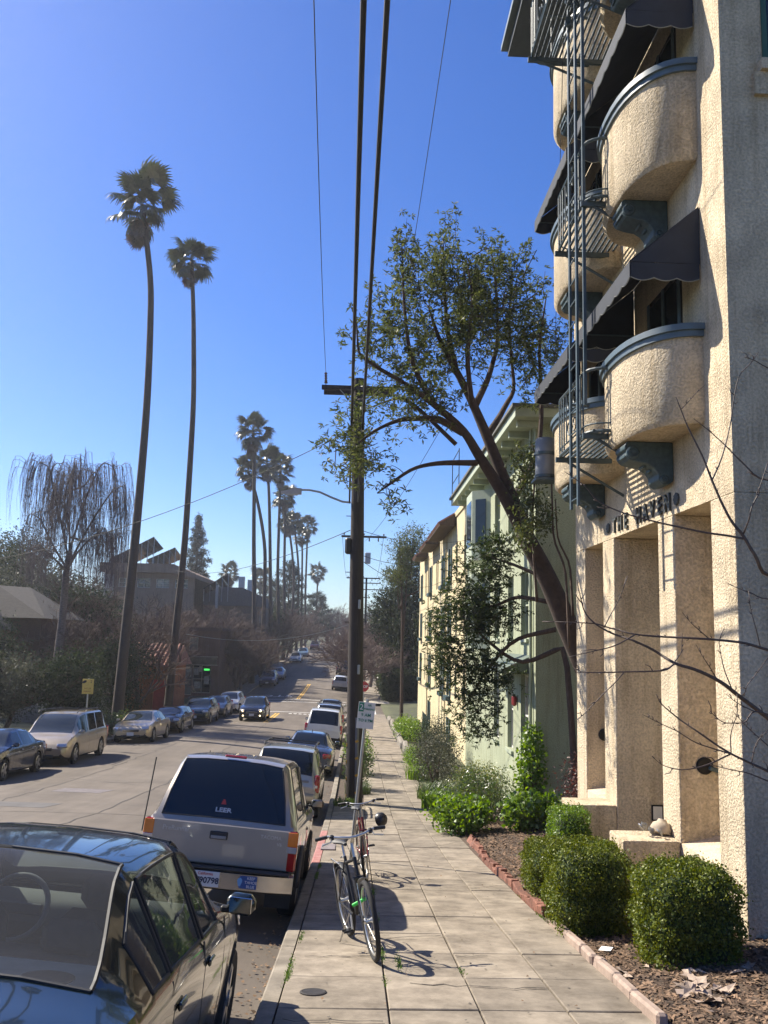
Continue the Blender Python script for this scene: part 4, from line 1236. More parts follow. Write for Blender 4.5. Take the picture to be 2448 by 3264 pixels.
c7 = make_car('parked_sedan', 'pale green-grey sedan farthest up the near right kerb by the crosswalk', 'car', 'sedan', 4.7, 1.8, 1.46, paint('pale_teal', (.30, .33, .32), .5, .3), group='cars parked along the right kerb')
park(c7, -1.75, 60.4 + 2.3)
c8 = make_car('parked_hatchback', 'white hatchback at the right kerb just past the crossing', 'car', 'hatch', 4.2, 1.78, 1.5, paint('white', (.62, .61, .57), .0, .35), group='cars parked up the far hill')
park(c8, -1.75, 98)
c9 = make_car('parked_suv', 'black and white sport utility vehicle higher up the right side of the hill', 'car', 'suv', 4.7, 1.9, 1.8, paint('black', (.012, .012, .013), .3, .25), group='cars parked up the far hill')
park(c9, -1.75, 118)
# ---- left kerb, noses toward the camera
d1 = make_car('parked_sedan', 'dark navy sedan cut off by the left edge in front of the gold minivan', 'car', 'sedan', 4.7, 1.8, 1.44, paint('navy', (.010, .014, .030), .5, .22), group='cars parked along the left kerb')
park(d1, -11.10, 28.4, False)
d2 = make_car('parked_minivan', 'gold-beige minivan with roof rack at the left kerb', 'minivan', 'van', 5.1, 1.94, 1.74, paint('gold_beige', (.42, .34, .23), .45, .3), group='cars parked along the left kerb', rack=(-1.0, .1), wr=.34)
park(d2, -10.75, 33.9, False)
d3 = make_car('parked_sedan', 'gold-beige sedan in front of the slanting palm trunk', 'car', 'sedan', 4.85, 1.80, 1.42, paint('gold_beige', (.42, .34, .23), .45, .3), group='cars parked along the left kerb')
park(d3, -10.25, 44.2, False)
d4 = make_car('parked_coupe', 'black coupe tucked directly behind the gold sedan', 'car', 'hatch', 4.3, 1.76, 1.36, paint('black', (.012, .012, .013), .3, .25), group='cars parked along the left kerb')
park(d4, -10.15, 50.6, False)
d5 = make_car('parked_wagon', 'dark green wagon with roof rack in front of the shop', 'car', 'suv', 4.6, 1.76, 1.55, paint('forest_green', (.015, .030, .026), .5, .25), group='cars parked along the left kerb', rack=(-.6, .3), lamps_on=False)
park(d5, -9.85, 58.0, False)
d6 = make_car('parked_hatchback', 'grey hatchback between the dark green wagon and the white hybrid car', 'car', 'hatch', 4.0, 1.7, 1.45, paint('mid_grey', (.10, .10, .10), .6, .3), group='cars parked along the left kerb')
park(d6, -9.65, 63.6, False)
d7 = make_car('parked_hatchback', 'white car at the left kerb nearest the intersection', 'car', 'hatch', 4.4, 1.75, 1.49, paint('white', (.62, .61, .57), .0, .35), group='cars parked along the left kerb')
park(d7, -9.35, 68.2, False)
d8 = make_car('moving_car', 'black small hatchback with lit headlamps driving toward the camera', 'car', 'hatch', 3.95, 1.70, 1.53, paint('black', (.012, .012, .013), .3, .25), lamps_on=True)
park(d8, -6.7, 60.5, False)
# ---- far side of the crossing, left
for i, (x, y, kind, L, W, H, pn, pc, lab, nm) in enumerate([
        (-9.7, 100.5, 'suv', 4.5, 1.8, 1.65, 'violet_blue', (.03, .035, .09), 'violet-blue car in the building shadow on the left of the hill', 'parked_suv'),
        (-9.5, 109, 'sedan', 4.6, 1.8, 1.45, 'steel_blue', (.10, .13, .20), 'steel-blue sedan just above the building shadow on the hill', 'parked_sedan'),
        (-9.2, 136, 'sedan', 4.6, 1.8, 1.45, 'white', (.62, .61, .57), 'white sedan on the left halfway up the hill', 'parked_sedan'),
        (-9.0, 150, 'hatch', 4.2, 1.76, 1.5, 'light_blue', (.16, .24, .32), 'light blue car above the white sedan on the hill', 'parked_hatchback'),
        (-8.6, 182, 'suv', 4.6, 1.8, 1.7, 'maroon', (.16, .03, .04), 'maroon vehicle near the top of the hill', 'parked_suv')]):
    c = make_car(nm, lab, 'car', kind, L, W, H, paint(pn, pc, .3, .3), group='cars parked up the far hill', detail=1 if i < 3 else 0)
    park(c, x, y, False)
# ================================================================ other buildings
def holed(b, axis, c, u0, u1, z0, z1, holes, depth):
    """front face in plane axis=c with rectangular holes (ua,ub,za,zb) and reveals going back by depth"""
    P = (lambda u, z, d=0: (c + d, u, z)) if axis == 'x' else (lambda u, z, d=0: (u, c + d, z))
    U = sorted({u0, u1, *[h[0] for h in holes], *[h[1] for h in holes]}); Z = sorted({z0, z1, *[h[2] for h in holes], *[h[3] for h in holes]})
    for i in range(len(U) - 1):
        for j in range(len(Z) - 1):
            um, zm = (U[i] + U[i + 1]) / 2, (Z[j] + Z[j + 1]) / 2
            if any(h[0] < um < h[1] and h[2] < zm < h[3] for h in holes): continue
            b.quad(P(U[i], Z[j]), P(U[i + 1], Z[j]), P(U[i + 1], Z[j + 1]), P(U[i], Z[j + 1]))
    for (a, e, f, g) in holes:
        for (p, q) in (((a, f), (e, f)), ((e, f), (e, g)), ((e, g), (a, g)), ((a, g), (a, f))):
            b.quad(P(*p), P(*q), P(*q, depth), P(*p, depth))
    return b
M_CURT = mat('curtained_glass', (.16, .16, .15), .06, var=.3, scale=2, aniso=(1, 9, .3), spec=.7)
def window(par, axis, c, h, depth, fm, gm=None, bars=1, sill=None, out=-1, rails=1):
    """a sash in a hole: frame pieces, pane, glazing bars, sill"""
    a, e, f, g = h; t = .05
    def B(u0, u1, z0, z1, d0, d1, nm, m, p):
        if axis == 'x': return MB().bb((c + d0, u0, z0), (c + d1, u1, z1)).build(nm, m, p)
        return MB().bb((u0, c + d0, z0), (u1, c + d1, z1)).build(nm, m, p)
    w = B(a + .002, e - .002, f + .002, g - .002, depth * .82, depth * .84, 'window', gm or random.choice((M_GLASSD, M_GLASSD, M_CURT)), par)
    fr = MB()
    def F(u0, u1, z0, z1):
        if axis == 'x': fr.bb((c + depth * .5, u0, z0), (c + depth * .80, u1, z1))
        else: fr.bb((u0, c + depth * .5, z0), (u1, c + depth * .80, z1))
    F(a, a + t, f, g); F(e - t, e, f, g); F(a + t, e - t, f, f + t); F(a + t, e - t, g - t, g)
    for k in range(rails): z = f + (g - f) * (k + 1) / (rails + 1); F(a + t, e - t, z - .02, z + .02)
    for k in range(bars): u = a + (e - a) * (k + 1) / (bars + 1); F(u - .018, u + .018, f + t, g - t)
    fr.build('sash', fm, w)
    if sill: B(a - .06, e + .06, f - .09, f - .003, -.07, depth * .5, 'sill', sill, w)
    return w
M_GREENW = stucco('pale_green_stucco', (.40, .435, .30), .25, 40)
M_CREAMW = stucco('pale_yellow_stucco', (.70, .60, .38), .25, 40)
M_GTRIM = mat('grey_green_trim', (.10, .13, .10), .6, var=.15)
M_PTRIM = mat('pale_green_trim', (.38, .42, .31), .6, var=.1)
M_SHUT = mat('teal_shutter', (.025, .055, .06), .6, var=.2)
M_TILE = mat('clay_tile', (.20, .085, .05), .85, var=.35, scale=9, objrand=.2)
M_WOOD = mat('weathered_timber', (.085, .06, .042), .85, var=.35, scale=5, aniso=(6, 6, .6), bump=.5, bscale=20)

# ---- pale green house
GX, GY0, GY1, GT = 4.2, 21.0, 34.4, 5.25
gb = thing('green_house', 'pale green stucco apartment house with deep eaves behind the leaning tree', 'building', (GX, GY0, -4.6))
holes = []
for fl, (za, zb_) in enumerate(((2.9, 4.5), (.05, 1.75), (-2.9, -.85))):
    for (ya, yb_) in ((21.9, 22.9), (24.0, 24.9), (26.4, 27.4), (29.0, 30.0), (32.0, 33.0)):
        if fl == 2 and ya > 27: continue
        holes.append((ya, yb_, za, zb_))
b = MB(); holed(b, 'x', GX, GY0, GY1, -6, GT, holes, .22); b.build('front_wall', M_GREENW, gb)
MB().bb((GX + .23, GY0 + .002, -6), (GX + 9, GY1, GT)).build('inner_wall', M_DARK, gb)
MB().quad((GX, GY0, -6), (GX + 9, GY0, -6), (GX + 9, GY0, GT), (GX, GY0, GT)).build('side_wall', M_GREENW, gb)
for h in holes: window(gb, 'x', GX, h, .22, M_PTRIM if h[2] > -2 else M_WFRM, bars=1 if h[2] > -2 else 0, sill=M_PTRIM)
MB().bb((GX - .62, GY0 - .7, GT), (GX + 9.5, GY1 + .4, GT + .22)).build('roof', M_PTRIM, gb)
MB().bb((GX - .70, GY0 - .78, GT + .222), (GX + 9.5, GY1 + .45, GT + .30)).build('roof_edge', mat('roof_grey', (.12, .12, .11), .9), gb)
for y in np.arange(GY0 - .3, GY1, 1.15): MB().bb((GX - .5, y, GT - .16), (GX - .002, y + .12, GT - .003)).build('eave_bracket', M_PTRIM, gb)
# bay window on the upper floors
for (za, zb_) in ((2.55, 4.85), (-.3, 2.1)):
    pts = [(GX - .002, 28.3), (GX - .55, 28.75), (GX - .55, 30.25), (GX - .002, 30.7)]
    bay = MB().prism([(x, y, za) for x, y in pts], (0, 0, zb_ - za)).build('bay', M_PTRIM, gb)
    MB().bb((GX - .562, 28.9, za + .5), (GX - .552, 30.1, zb_ - .3)).build('bay_window', M_GLASSD, bay)
    d_ = Vector((-.55 + .002, .45, 0)).normalized()
    MB().prism([(GX - .14, 28.40, za + .5), (GX - .44, 28.645, za + .5), (GX - .44, 28.645, zb_ - .3), (GX - .14, 28.40, zb_ - .3)], (-.012, -.014, 0)).build('bay_window', M_GLASSD, bay)
# small canopy over the ground floor windows
MB().prism([(GX - .002, 21.4, -.35), (GX - .75, 21.4, -.70), (GX - .75, 21.4, -.78), (GX - .002, 21.4, -.78)], (0, 4.2, 0)).build('canopy', M_GTRIM, gb)
MB().tube([(GX - .06, GY0 + .3, -5.5), (GX - .06, GY0 + .3, GT - .1)], .04, 6).build('downpipe', M_PTRIM, gb)
MB().cbox((GX - .08, 23.4, -1.55), (.12, .16, .28), .04).build('alarm_bell', mat('red_enamel', (.28, .02, .02), .5), gb)
# roof-top railing at the far corner
for y in (33.2, 35.6):
    MB().tube([(3.7, y, GT + .3), (3.7, y, GT + 2.0)], .02, 5).build('roof_rail_post', M_IRONP, gb)
for z in (GT + 1.0, GT + 1.95): MB().tube([(3.7, 33.2, z), (3.7, 35.6, z)], .018, 5).build('roof_rail_bar', M_IRONP, gb)

# ---- pale yellow house farther on
CX, CY0, CY1, CT = 4.4, 35.2, 64.2, 5.55
cb = thing('yellow_house', 'pale yellow stucco apartment house with dark shutters and tiled eaves near the crossing', 'building', (CX, CY0, -5.4))
holes = []
COLS = [(36.4, 37.2), (39.6, 40.3), (42.3, 43.1), (45.6, 46.4), (49.2, 49.7), (50.0, 50.5), (53.6, 54.5), (57.6, 58.0), (58.3, 58.7), (61.3, 62.1)]
for za, zb_ in ((2.75, 4.35), (.05, 1.7), (-2.65, -1.0), (-4.9, -3.7)):
    for k, (ya, yb_) in enumerate(COLS):
        if za < -4 and k not in (2, 6): continue
        holes.append((ya, yb_, za, zb_))
b = MB(); holed(b, 'x', CX, CY0, CY1, -7, CT, holes, .2); b.build('front_wall', M_CREAMW, cb)
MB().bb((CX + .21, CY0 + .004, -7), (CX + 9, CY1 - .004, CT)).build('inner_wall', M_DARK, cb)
MB().quad((CX, CY0, -7), (CX + 9, CY0, -7), (CX + 9, CY0, CT), (CX, CY0, CT)).build('side_wall', M_CREAMW, cb)
for i, h in enumerate(holes):
    window(cb, 'x', CX, h, .2, M_SHUT, bars=0)
    k = COLS.index((h[0], h[1]))
    if k in (3, 6, 9, 2) and h[2] < 2.8:
        sh_ = thing_part = MB().bb((CX - .05, h[0] - .40, h[2]), (CX - .004, h[0] - .02, h[3])).build('shutter', M_SHUT, cb)
        MB().bb((CX - .05, h[1] + .02, h[2]), (CX - .004, h[1] + .40, h[3])).build('shutter', M_SHUT, cb)
        MB().bb((CX - .22, h[0] - .3, h[2] - .22), (CX - .004, h[1] + .3, h[2] - .02)).build('window_box', M_SHUT, cb)
MB().bb((CX - .06, CY0 - .05, CT), (CX + 9.2, CY1 + .1, CT + .25)).build('parapet', M_CREAMW, cb)
# tiled eave hoods
for (ya, yb_) in ((40.2, 47.0), (48.6, 53.4), (56.6, 60.0)):
    e_ = MB().prism([(CX - .065, ya, CT + .12), (CX - .78, ya, CT - .32), (CX - .78, ya, CT - .40), (CX - .065, ya, CT - .40)], (0, yb_ - ya, 0)).build('eave_hood', M_WOOD, cb)
    y = ya
    while y < yb_ - .1:
        MB().tube([(CX - .08, y + .09, CT + .15), (CX - .82, y + .09, CT - .30)], .075, 6).build('roof_tile', M_TILE, e_); y += .19
for y in (44.3, 55.6): MB().tube([(CX - .05, y, -6), (CX - .05, y, CT - .4)], .035, 6).build('downpipe', M_CREAMW, cb)
for k in range(9): MB().tube([(CX - .5, 49.0 + k * .45, -5.5), (CX - .5, 49.0 + k * .45, -4.2)], .02, 5).build('area_railing', M_SHUT, cb)

# ---- shop building across the cross street on the left (brown)
M_BROWN = stucco('brown_stucco', (.17, .10, .07), .3, 30)
SX0, SX1, SY0, SY1, ST = -20.5, -12.6, 82.5, 124, .2
sb = thing('shop_building', 'long brown two-storey shop building on the far left corner', 'building', (SX1, SY0, -6))
shop = (-17.1, -12.95)
hs = [(-17.0, -16.0, -5.7, -2.9), (-15.9, -15.0, -5.6, -2.9), (-14.95, -13.3, -5.4, -2.9), (-19.8, -18.2, -5, -3)] + [(-19.6, -18.9, -1.6, -.4), (-17.6, -16.9, -1.6, -.4), (-15.4, -14.6, -1.6, -.4)]
b = MB(); holed(b, 'y', SY0, SX0, SX1, -7, ST, hs, .2); b.build('south_wall', M_BROWN, sb)
he = [(y, y + .55, -2.3, -.25) for y in np.arange(86, 122, 1.5)] + [(y, y + 1.2, -5.0, -3.4) for y in np.arange(92, 120, 7)]
b = MB(); holed(b, 'x', SX1, SY0, SY1, -7, ST, he, -.2); b.build('east_wall', M_BROWN, sb)
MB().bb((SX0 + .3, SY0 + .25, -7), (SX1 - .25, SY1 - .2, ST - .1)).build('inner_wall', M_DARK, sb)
MB().bb((SX0 - .2, SY0 - .2, ST), (SX1 + .2, SY1, ST + .3)).build('roof', mat('roof_brown', (.10, .06, .045), .9), sb)
for h in hs: window(sb, 'y', SY0, h, .2, mat('shop_frame', (.34, .31, .24), .7, var=.2), bars=1 if h[1] - h[0] > 1.2 else 0, rails=1)
for h in he: window(sb, 'x', SX1, h, -.2, M_TRIM, bars=0, rails=0)
MB().bb((-17.2, SY0 - .12, -2.85), (-12.8, SY0 - .003, -2.2)).build('fascia_board', mat('fascia_olive', (.13, .10, .055), .8, var=.4, scale=2), sb)
for z in (-2.9, -2.16): MB().bb((-17.3, SY0 - .16, z), (-12.7, SY0 - .125, z + .05)).build('fascia_trim', mat('shop_frame', (.34, .31, .24), .7), sb)
lettering('fascia_lettering', 'MARKET & DELI', .34, mat('fascia_letters', (.22, .17, .10), .8), Matrix.Translation(-ORIG[sb]) @ frame((-15.0, SY0 - .126, -2.52), (1, 0, 0), (0, 0, 1)), sb) if False else None
MB().bb((-13.95, SY0 + .10, -3.38), (-13.45, SY0 + .13, -3.22)).build('neon_sign', mat('neon_green', (.02, .3, .05), .5, emit=((.08, 1, .15), .6)), sb)
for (x0, x1, z0, z1) in ((-14.85, -14.45, -3.8, -3.1), (-14.4, -14.1, -3.5, -3.0), (-13.9, -13.45, -4.6, -3.9), (-14.8, -14.2, -5.0, -4.4), (-15.8, -15.1, -4.0, -3.2)):
    MB().bb((x0, SY0 + .105, z0), (x1, SY0 + .12, z1)).build('window_poster', mat('pale_poster', (.30, .28, .22), .8, var=.4, scale=5), sb)
# ---- low orange building with tiled roof
M_ORANGE = stucco('orange_stucco', (.30, .13, .06), .3, 30)
ob = thing('tiled_building', 'low orange building with a red tiled roof and red door between the palms', 'building', (-15, 60, -5.8))
ho = [(-13.75, -12.9, -5.8, -3.2)]
b = MB(); holed(b, 'y', 61.5, -17.5, -12.75, -7, -2.3, ho, .15); b.build('south_wall', M_ORANGE, ob)
MB().quad((-12.75, 61.5, -7), (-12.75, 67.5, -7), (-12.75, 67.5, -2.3), (-12.75, 61.5, -2.3)).build('east_wall', M_ORANGE, ob)
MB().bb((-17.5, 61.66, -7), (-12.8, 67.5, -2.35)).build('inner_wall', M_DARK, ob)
MB().bb((-13.75, 61.6, -5.8), (-12.9, 61.64, -3.2)).build('red_door', mat('red_door_paint', (.33, .04, .03), .5, var=.15), ob)
rf = MB().prism([(-17.9, 61.1, -2.3), (-17.9, 64.5, -.9), (-17.9, 67.9, -2.3)], (5.5, 0, 0)).build('roof', M_TILE, ob)
for x in np.arange(-17.8, -12.4, .32):
    MB().tube([(x, 61.0, -2.26), (x, 64.5, -.83)], .10, 6).build('roof_tile', M_TILE, rf)
# ---- retaining wall
rw = MB(); rw.prism([(-19.0, 50.5, -6), (-13.4, 51.5, -6), (-13.4, 51.5, -2.9), (-16.5, 51.0, -3.6), (-19, 50.5, -4.6)], (0, .3, 0))
tag(rw.build('retaining_wall', mat('grey_retaining_concrete', (.20, .19, .18), .9, var=.2, scale=2), loc=(-16, 51, -5.5)), 'plain grey concrete retaining wall beside the leaning palm trunk', 'wall')
# ---- brown shingled house at the far left
nb = thing('shingled_house', 'brown shingled house with a hipped roof at the left edge', 'building', (-23, 60, -3))
MB().bb((-26.5, 58.6, -5), (-20.6, 66, .75)).build('wall', mat('brown_shingle', (.09, .045, .03), .9, var=.3, scale=5, aniso=(1, 1, 5), bump=.6, bscale=9), nb)
hr = MB(); hr.add([(-27, 58, .7), (-20.1, 58, .7), (-20.1, 66.5, .7), (-27, 66.5, .7), (-24.5, 61, 2.9), (-23.2, 63.5, 2.9)], [(0, 1, 5, 4), (1, 2, 5), (2, 3, 4, 5), (3, 0, 4), (0, 3, 2, 1)]); hroof = hr.build('roof', mat('asphalt_shingle', (.055, .048, .042), .95, var=.25, scale=4, aniso=(1, 1, 4), bump=.5, bscale=20), nb)
MB().add([(-25, 56.9, -.1), (-22.0, 56.9, -.1), (-23.5, 56.9, 1.35), (-25, 60.5, -.1), (-22.0, 60.5, -.1), (-23.5, 60.5, 1.35)], [(0, 1, 2), (1, 4, 5, 2), (0, 2, 5, 3), (3, 5, 4), (0, 3, 4, 1)]).build('porch_gable', mat('asphalt_shingle', (.10, .085, .07)), nb)
MB().bb((-24.8, 57.1, -4), (-22.2, 58.55, -.11)).build('porch', mat('brown_shingle', (.09, .045, .03)), nb)
# ---- building with solar panels on its roof
M_TAN = stucco('tan_stucco', (.30, .21, .15), .2, 20)
pb = thing('solar_roof_building', 'tan flat-roofed building with tilted solar panels above the bare trees', 'building', (-26, 110, -2))
hp = [(x, x + 1.6, 5.4, 6.5) for x in np.arange(-29.6, -21.5, 2.3)]
b = MB(); holed(b, 'y', 110, -31.3, -20.3, -3, 7.2, hp, .4); b.build('south_wall', M_TAN, pb)
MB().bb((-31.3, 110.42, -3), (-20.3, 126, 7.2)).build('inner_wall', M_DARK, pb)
MB().quad((-20.3, 110, -3), (-20.3, 126, -3), (-20.3, 126, 7.2), (-20.3, 110, 7.2)).build('east_wall', M_TAN, pb)
for h in hp: window(pb, 'y', 110, h, .4, M_WFRM, bars=1)
MB().prism([(-31.8, 109.2, 7.2), (-22.8, 109.2, 7.2), (-20.0, 109.2, 6.6), (-20.0, 109.2, 7.1), (-22.8, 109.2, 8.3), (-31.8, 109.2, 8.3)], (0, 17, 0)).build('parapet', M_TAN, pb)
MB().bb((-31.2, 109.3, -3), (-30.1, 109.99, 6.9)).build('corner_post', mat('pale_post', (.42, .40, .36), .8), pb)
M_PV = mat('solar_panel', (.012, .014, .022), .12, var=.1, spec=.8)
def pv(par, x0, x1, y, z, rise, dy, n):
    fr = MB()
    for k in range(n):
        xa = x0 + (x1 - x0) * k / n; xb = x0 + (x1 - x0) * (k + 1) / n - .06
        MB().prism([(xa, y, z + rise * k / n), (xb, y, z + rise * (k + .97) / n), (xb + .5, y + dy, z + rise * (k + .97) / n - 1.1), (xa + .5, y + dy, z + rise * k / n - 1.1)], (0, 0, .08)).build('solar_panel', M_PV, par)
    for k in range(n + 1):
        x = x0 + (x1 - x0) * k / n; fr.tube([(x, y + .2, 8.3 if z > 8 else z - 1.6), (x, y + .2, z + rise * k / n)], .045, 4)
    fr.build('panel_stand', mat('galvanised', (.38, .38, .38), .5, metal=.5), par)
pv(pb, -30.9, -25.6, 110.2, 8.75, 2.9, 3.5, 7)
pv(pb, -27.2, -23.6, 113.5, 9.0, 1.7, 3.0, 5)
# ---- grey roofed building with a tilted frame
qb = thing('grey_roof_building', 'dark grey building with a tilted panel frame and two white chimneys', 'building', (-17, 118, -2))
MB().bb((-23.5, 117, -3), (-12.9, 132, 3.6)).build('wall', mat('dark_tan', (.16, .115, .08), .9, var=.2), qb)
MB().prism([(-23.8, 116.6, 3.6), (-12.6, 116.6, 3.6), (-12.6, 116.6, 4.9), (-15.2, 116.6, 6.0), (-18.0, 116.6, 6.0), (-20.5, 116.6, 4.9), (-23.8, 116.6, 4.4)], (0, 15, 0)).build('roof', mat('slate_roof', (.085, .085, .085), .8, var=.2), qb)
for (x, z) in ((-16.1, 7.6), (-14.9, 7.2)): MB().bb((x, 119, 5.5), (x + .75, 119.8, z)).build('chimney', mat('white_chimney', (.55, .54, .52), .8), qb)
pv(qb, -20.2, -17.1, 116.2, 5.7, 2.1, 3.0, 4)
MB().bb((-18.6, 116.0, 3.2), (-18.3, 116.5, 6.2)).build('stand_post', mat('galvanised', (.38, .38, .38)), qb)
fb = thing('distant_building', 'small flat pale roof showing above the trees at the left edge', 'building', (-62, 150, 5))
MB().bb((-62, 150, 0), (-56.5, 158, 9.6)).build('wall', mat('pinkish_wall', (.35, .25, .22), .9), fb)
MB().prism([(-62.3, 149.5, 9.6), (-56.2, 149.5, 9.6), (-57, 149.5, 10.6), (-62.3, 149.5, 10.6)], (0, 8, 0)).build('roof', mat('slate_roof', (.085, .085, .085)), fb)

# ================================================================ poles, wires, signs
M_POLE = mat('creosoted_pole', (.040, .031, .027), .9, var=.35, scale=5, aniso=(8, 8, .5), bump=.6, bscale=30)
M_CABLE = mat('black_cable', (.012, .012, .013), .7, var=.1)
M_GALV = mat('galvanised_steel', (.34, .35, .34), .45, var=.12, scale=12, metal=.5)
M_YMARK = mat('yellow_marker', (.60, .33, .03), .6, var=.2, scale=10)
PX0, PXT, PYY, PZ0, PZT = .02, -.16, 25.1, zside(25.1) - .05, 7.45
def polex(z): return PX0 + (PXT - PX0) * (z - PZ0) / (PZT - PZ0)
pole = thing('utility_pole', 'tall dark wooden utility pole on the right kerb with a crossarm and street lamp', 'utility pole', (PX0, PYY, PZ0))
zz = np.linspace(PZ0, PZT, 12)
MB().tube([(polex(z), PYY, z) for z in zz], list(np.linspace(.245, .165, 12)), 14).build('shaft', M_POLE, pole, smooth=50)
MB().box((-.16, PYY - .17, 7.13), (2.15, .10, .125), (0, .0, 0)).build('crossarm', M_POLE, pole)
MB().box((-.16, PYY + .17, 7.08), (2.05, .10, .125)).build('crossarm', M_POLE, pole)
for s in (-1, 1): MB().tube([(-.16 + s * .55, PYY - .2, 7.07), (-.12, PYY - .2, 6.45)], .014, 4).build('arm_brace', M_GALV, pole)
def insulator(par, x, y, z, m=None):
    b = MB(); b.lathe([(.012, -.02), (.012, .04), (.05, .045), (.055, .07), (.03, .09), (.045, .10), (.035, .13), (0, .14)], (x, y, z), (0, 0, 1), 10); return b.build('insulator', m or mat('brown_glaze', (.10, .06, .04), .25), par, smooth=50)
insulator(pole, -1.12, PYY - .17, 7.21)
b = MB()
for k in range(4): b.lathe([(.03, 0), (.05, .025), (.03, .05)], (-1.12, PYY - .2 - .07 * k, 7.30 + .05 * k), (0, -.7, .5), 8)
b.build('strain_insulator', mat('brown_glaze', (.10, .06, .04), .25), pole)
# conduit and cover strip with bands, marker strips
MB().tube([(polex(z) + .06, PYY - .21 + .004 * (z - PZ0), z) for z in (PZ0, -2.2)], .055, 8).build('conduit_guard', mat('grey_guard', (.16, .16, .17), .6, var=.15), pole)
MB().tube([(polex(z) + .09, PYY - .19 + .006 * (z - PZ0), z) for z in (-2.2, 0, 3.0, 5.2)], .018, 6).build('conduit', M_GALV, pole)
for z in (-.9, .9): MB().cbox((polex(z) + .09, PYY - .215, z), (.075, .07, .26), .015).build('conduit_fitting', M_GALV, pole)
for k, z in enumerate((-4.2, -3.75, -3.3, -2.85)):
    MB().cbox((polex(z) - .20, PYY - .06, z), (.035, .09, .40), .006).build('marker_strip', M_TRIM, pole)
    MB().cbox((polex(z) - .205, PYY - .065, z - .1), (.037, .095, .09), .004).build('marker_band', M_YMARK, pole)
    MB().cbox((polex(z) + .06, PYY - .272 + .004 * k, z + .02), (.085, .012, .06), .003, (0, -.5, 0)).build('marker_band', M_YMARK, pole)
MB().cbox((-.33, PYY, 2.55), (.20, .28, .46), .05).build('junction_can', M_TRIM, pole)
for z in (-2.6, -2.1, -1.5, -.9, -.3, .4, 1.1, 1.8, 2.6, 3.4, 4.4, 5.4):
    s = 1 if int(z * 10) % 2 else -1
    MB().tube([(polex(z) + s * .15, PYY - .05, z), (polex(z) + s * .32, PYY - .08, z)], .011, 4).build('pole_step', M_IRON, pole) if z > -1 else None
# street lamp on a curved arm
P = [(-.3, PYY, 3.80), (-.55, PYY, 3.82), (-.85, PYY, 3.93), (-1.2, PYY, 4.08), (-1.5, PYY, 4.13), (-1.75, PYY, 4.13)]
arm = MB().tube(P, .032, 7).build('lamp_arm', M_GALV, pole, smooth=50)
lh = MB(); lh.loft([[(-1.72, PYY - .10, 4.16), (-1.72, PYY + .10, 4.16), (-1.72, PYY + .09, 4.00), (-1.72, PYY - .09, 4.00)], [(-1.95, PYY - .11, 4.17), (-1.95, PYY + .11, 4.17), (-1.95, PYY + .1, 4.0), (-1.95, PYY - .1, 4.0)], [(-2.10, PYY - .10, 4.11), (-2.10, PYY + .10, 4.11), (-2.10, PYY + .09, 4.0), (-2.10, PYY - .09, 4.0)], [(-2.30, PYY - .06, 4.07), (-2.30, PYY + .06, 4.07), (-2.30, PYY + .05, 4.01), (-2.30, PYY - .05, 4.01)]])
lh.build('lamp_head', mat('lamp_grey', (.42, .40, .40), .5), arm)
# shaded lens below
MB().box((-2.0, PYY, 3.985), (.34, .15, .03)).build('lamp_lens', mat('lamp_lens', (.5, .5, .48), .2), arm)

def cable(name, label, p0, p1, sag, r, n=24, m=None, cat='cable', group=None):
    p0, p1 = Vector(p0), Vector(p1)
    P = [p0 + (p1 - p0) * t - Vector((0, 0, sag * 4 * t * (1 - t))) for t in np.linspace(0, 1, n)]
    return tag(MB().tube(P, r, 6).build(name, m or M_CABLE, smooth='all', loc=tuple(p0)), label, cat, group)
cable('telephone_cable', 'thick black cable running overhead from the pole, left one of the pair', (-.34, PYY, 3.80), (.18, -14, 7.7), .85, .026, 40)
cable('telephone_cable', 'thick black cable running overhead from the pole, right one of the pair', (-.10, PYY, 3.80), (.30, -14, 7.7), .85, .024, 40)
cable('power_wire', 'thin wire rising from the left end of the crossarm toward the top edge', (-1.12, PYY - .45, 7.5), (-.05, -14, 10.3), 1.6, .007, 40)
cable('power_wire', 'thin wire crossing the sky between the cables and the stucco house', (.76, PYY - .17, 7.2), (1.3, -14, 12), 1.0, .006, 40)
cable('service_wire', 'wire sloping down from the pole to the far left edge of the picture', (-.3, PYY, 5.95), (-17, 33, 2.0), .9, .011)
cable('service_wire', 'nearly level wire leaving the pole leftward across the palm trunks', (-.3, PYY, 3.0), (-12, 58, 4.0), .6, .011)
cable('service_wire', 'wire from the pole to the eave of the pale green house', (.05, PYY, 3.0), (4.15, 30, 3.5), .3, .008)
cable('service_wire', 'upper of two wires from the pole to the pale yellow house', (.05, PYY, 2.3), (4.35, 44, 4.5), .5, .008)
cable('service_wire', 'lower of two wires from the pole to the pale yellow house', (.05, PYY, 2.15), (4.35, 47, 3.0), .5, .008)
cable('service_wire', 'wire dropping in front of the balconies beside the ladder', (2.76, 11.7, 9.0), (3.6, 16.2, 5.0), .05, .005)
cable('service_wire', 'light wire running down behind the leaning tree from the balconies', (3.0, 14.9, 6.9), (.3, 50, 5.4), .6, .009)
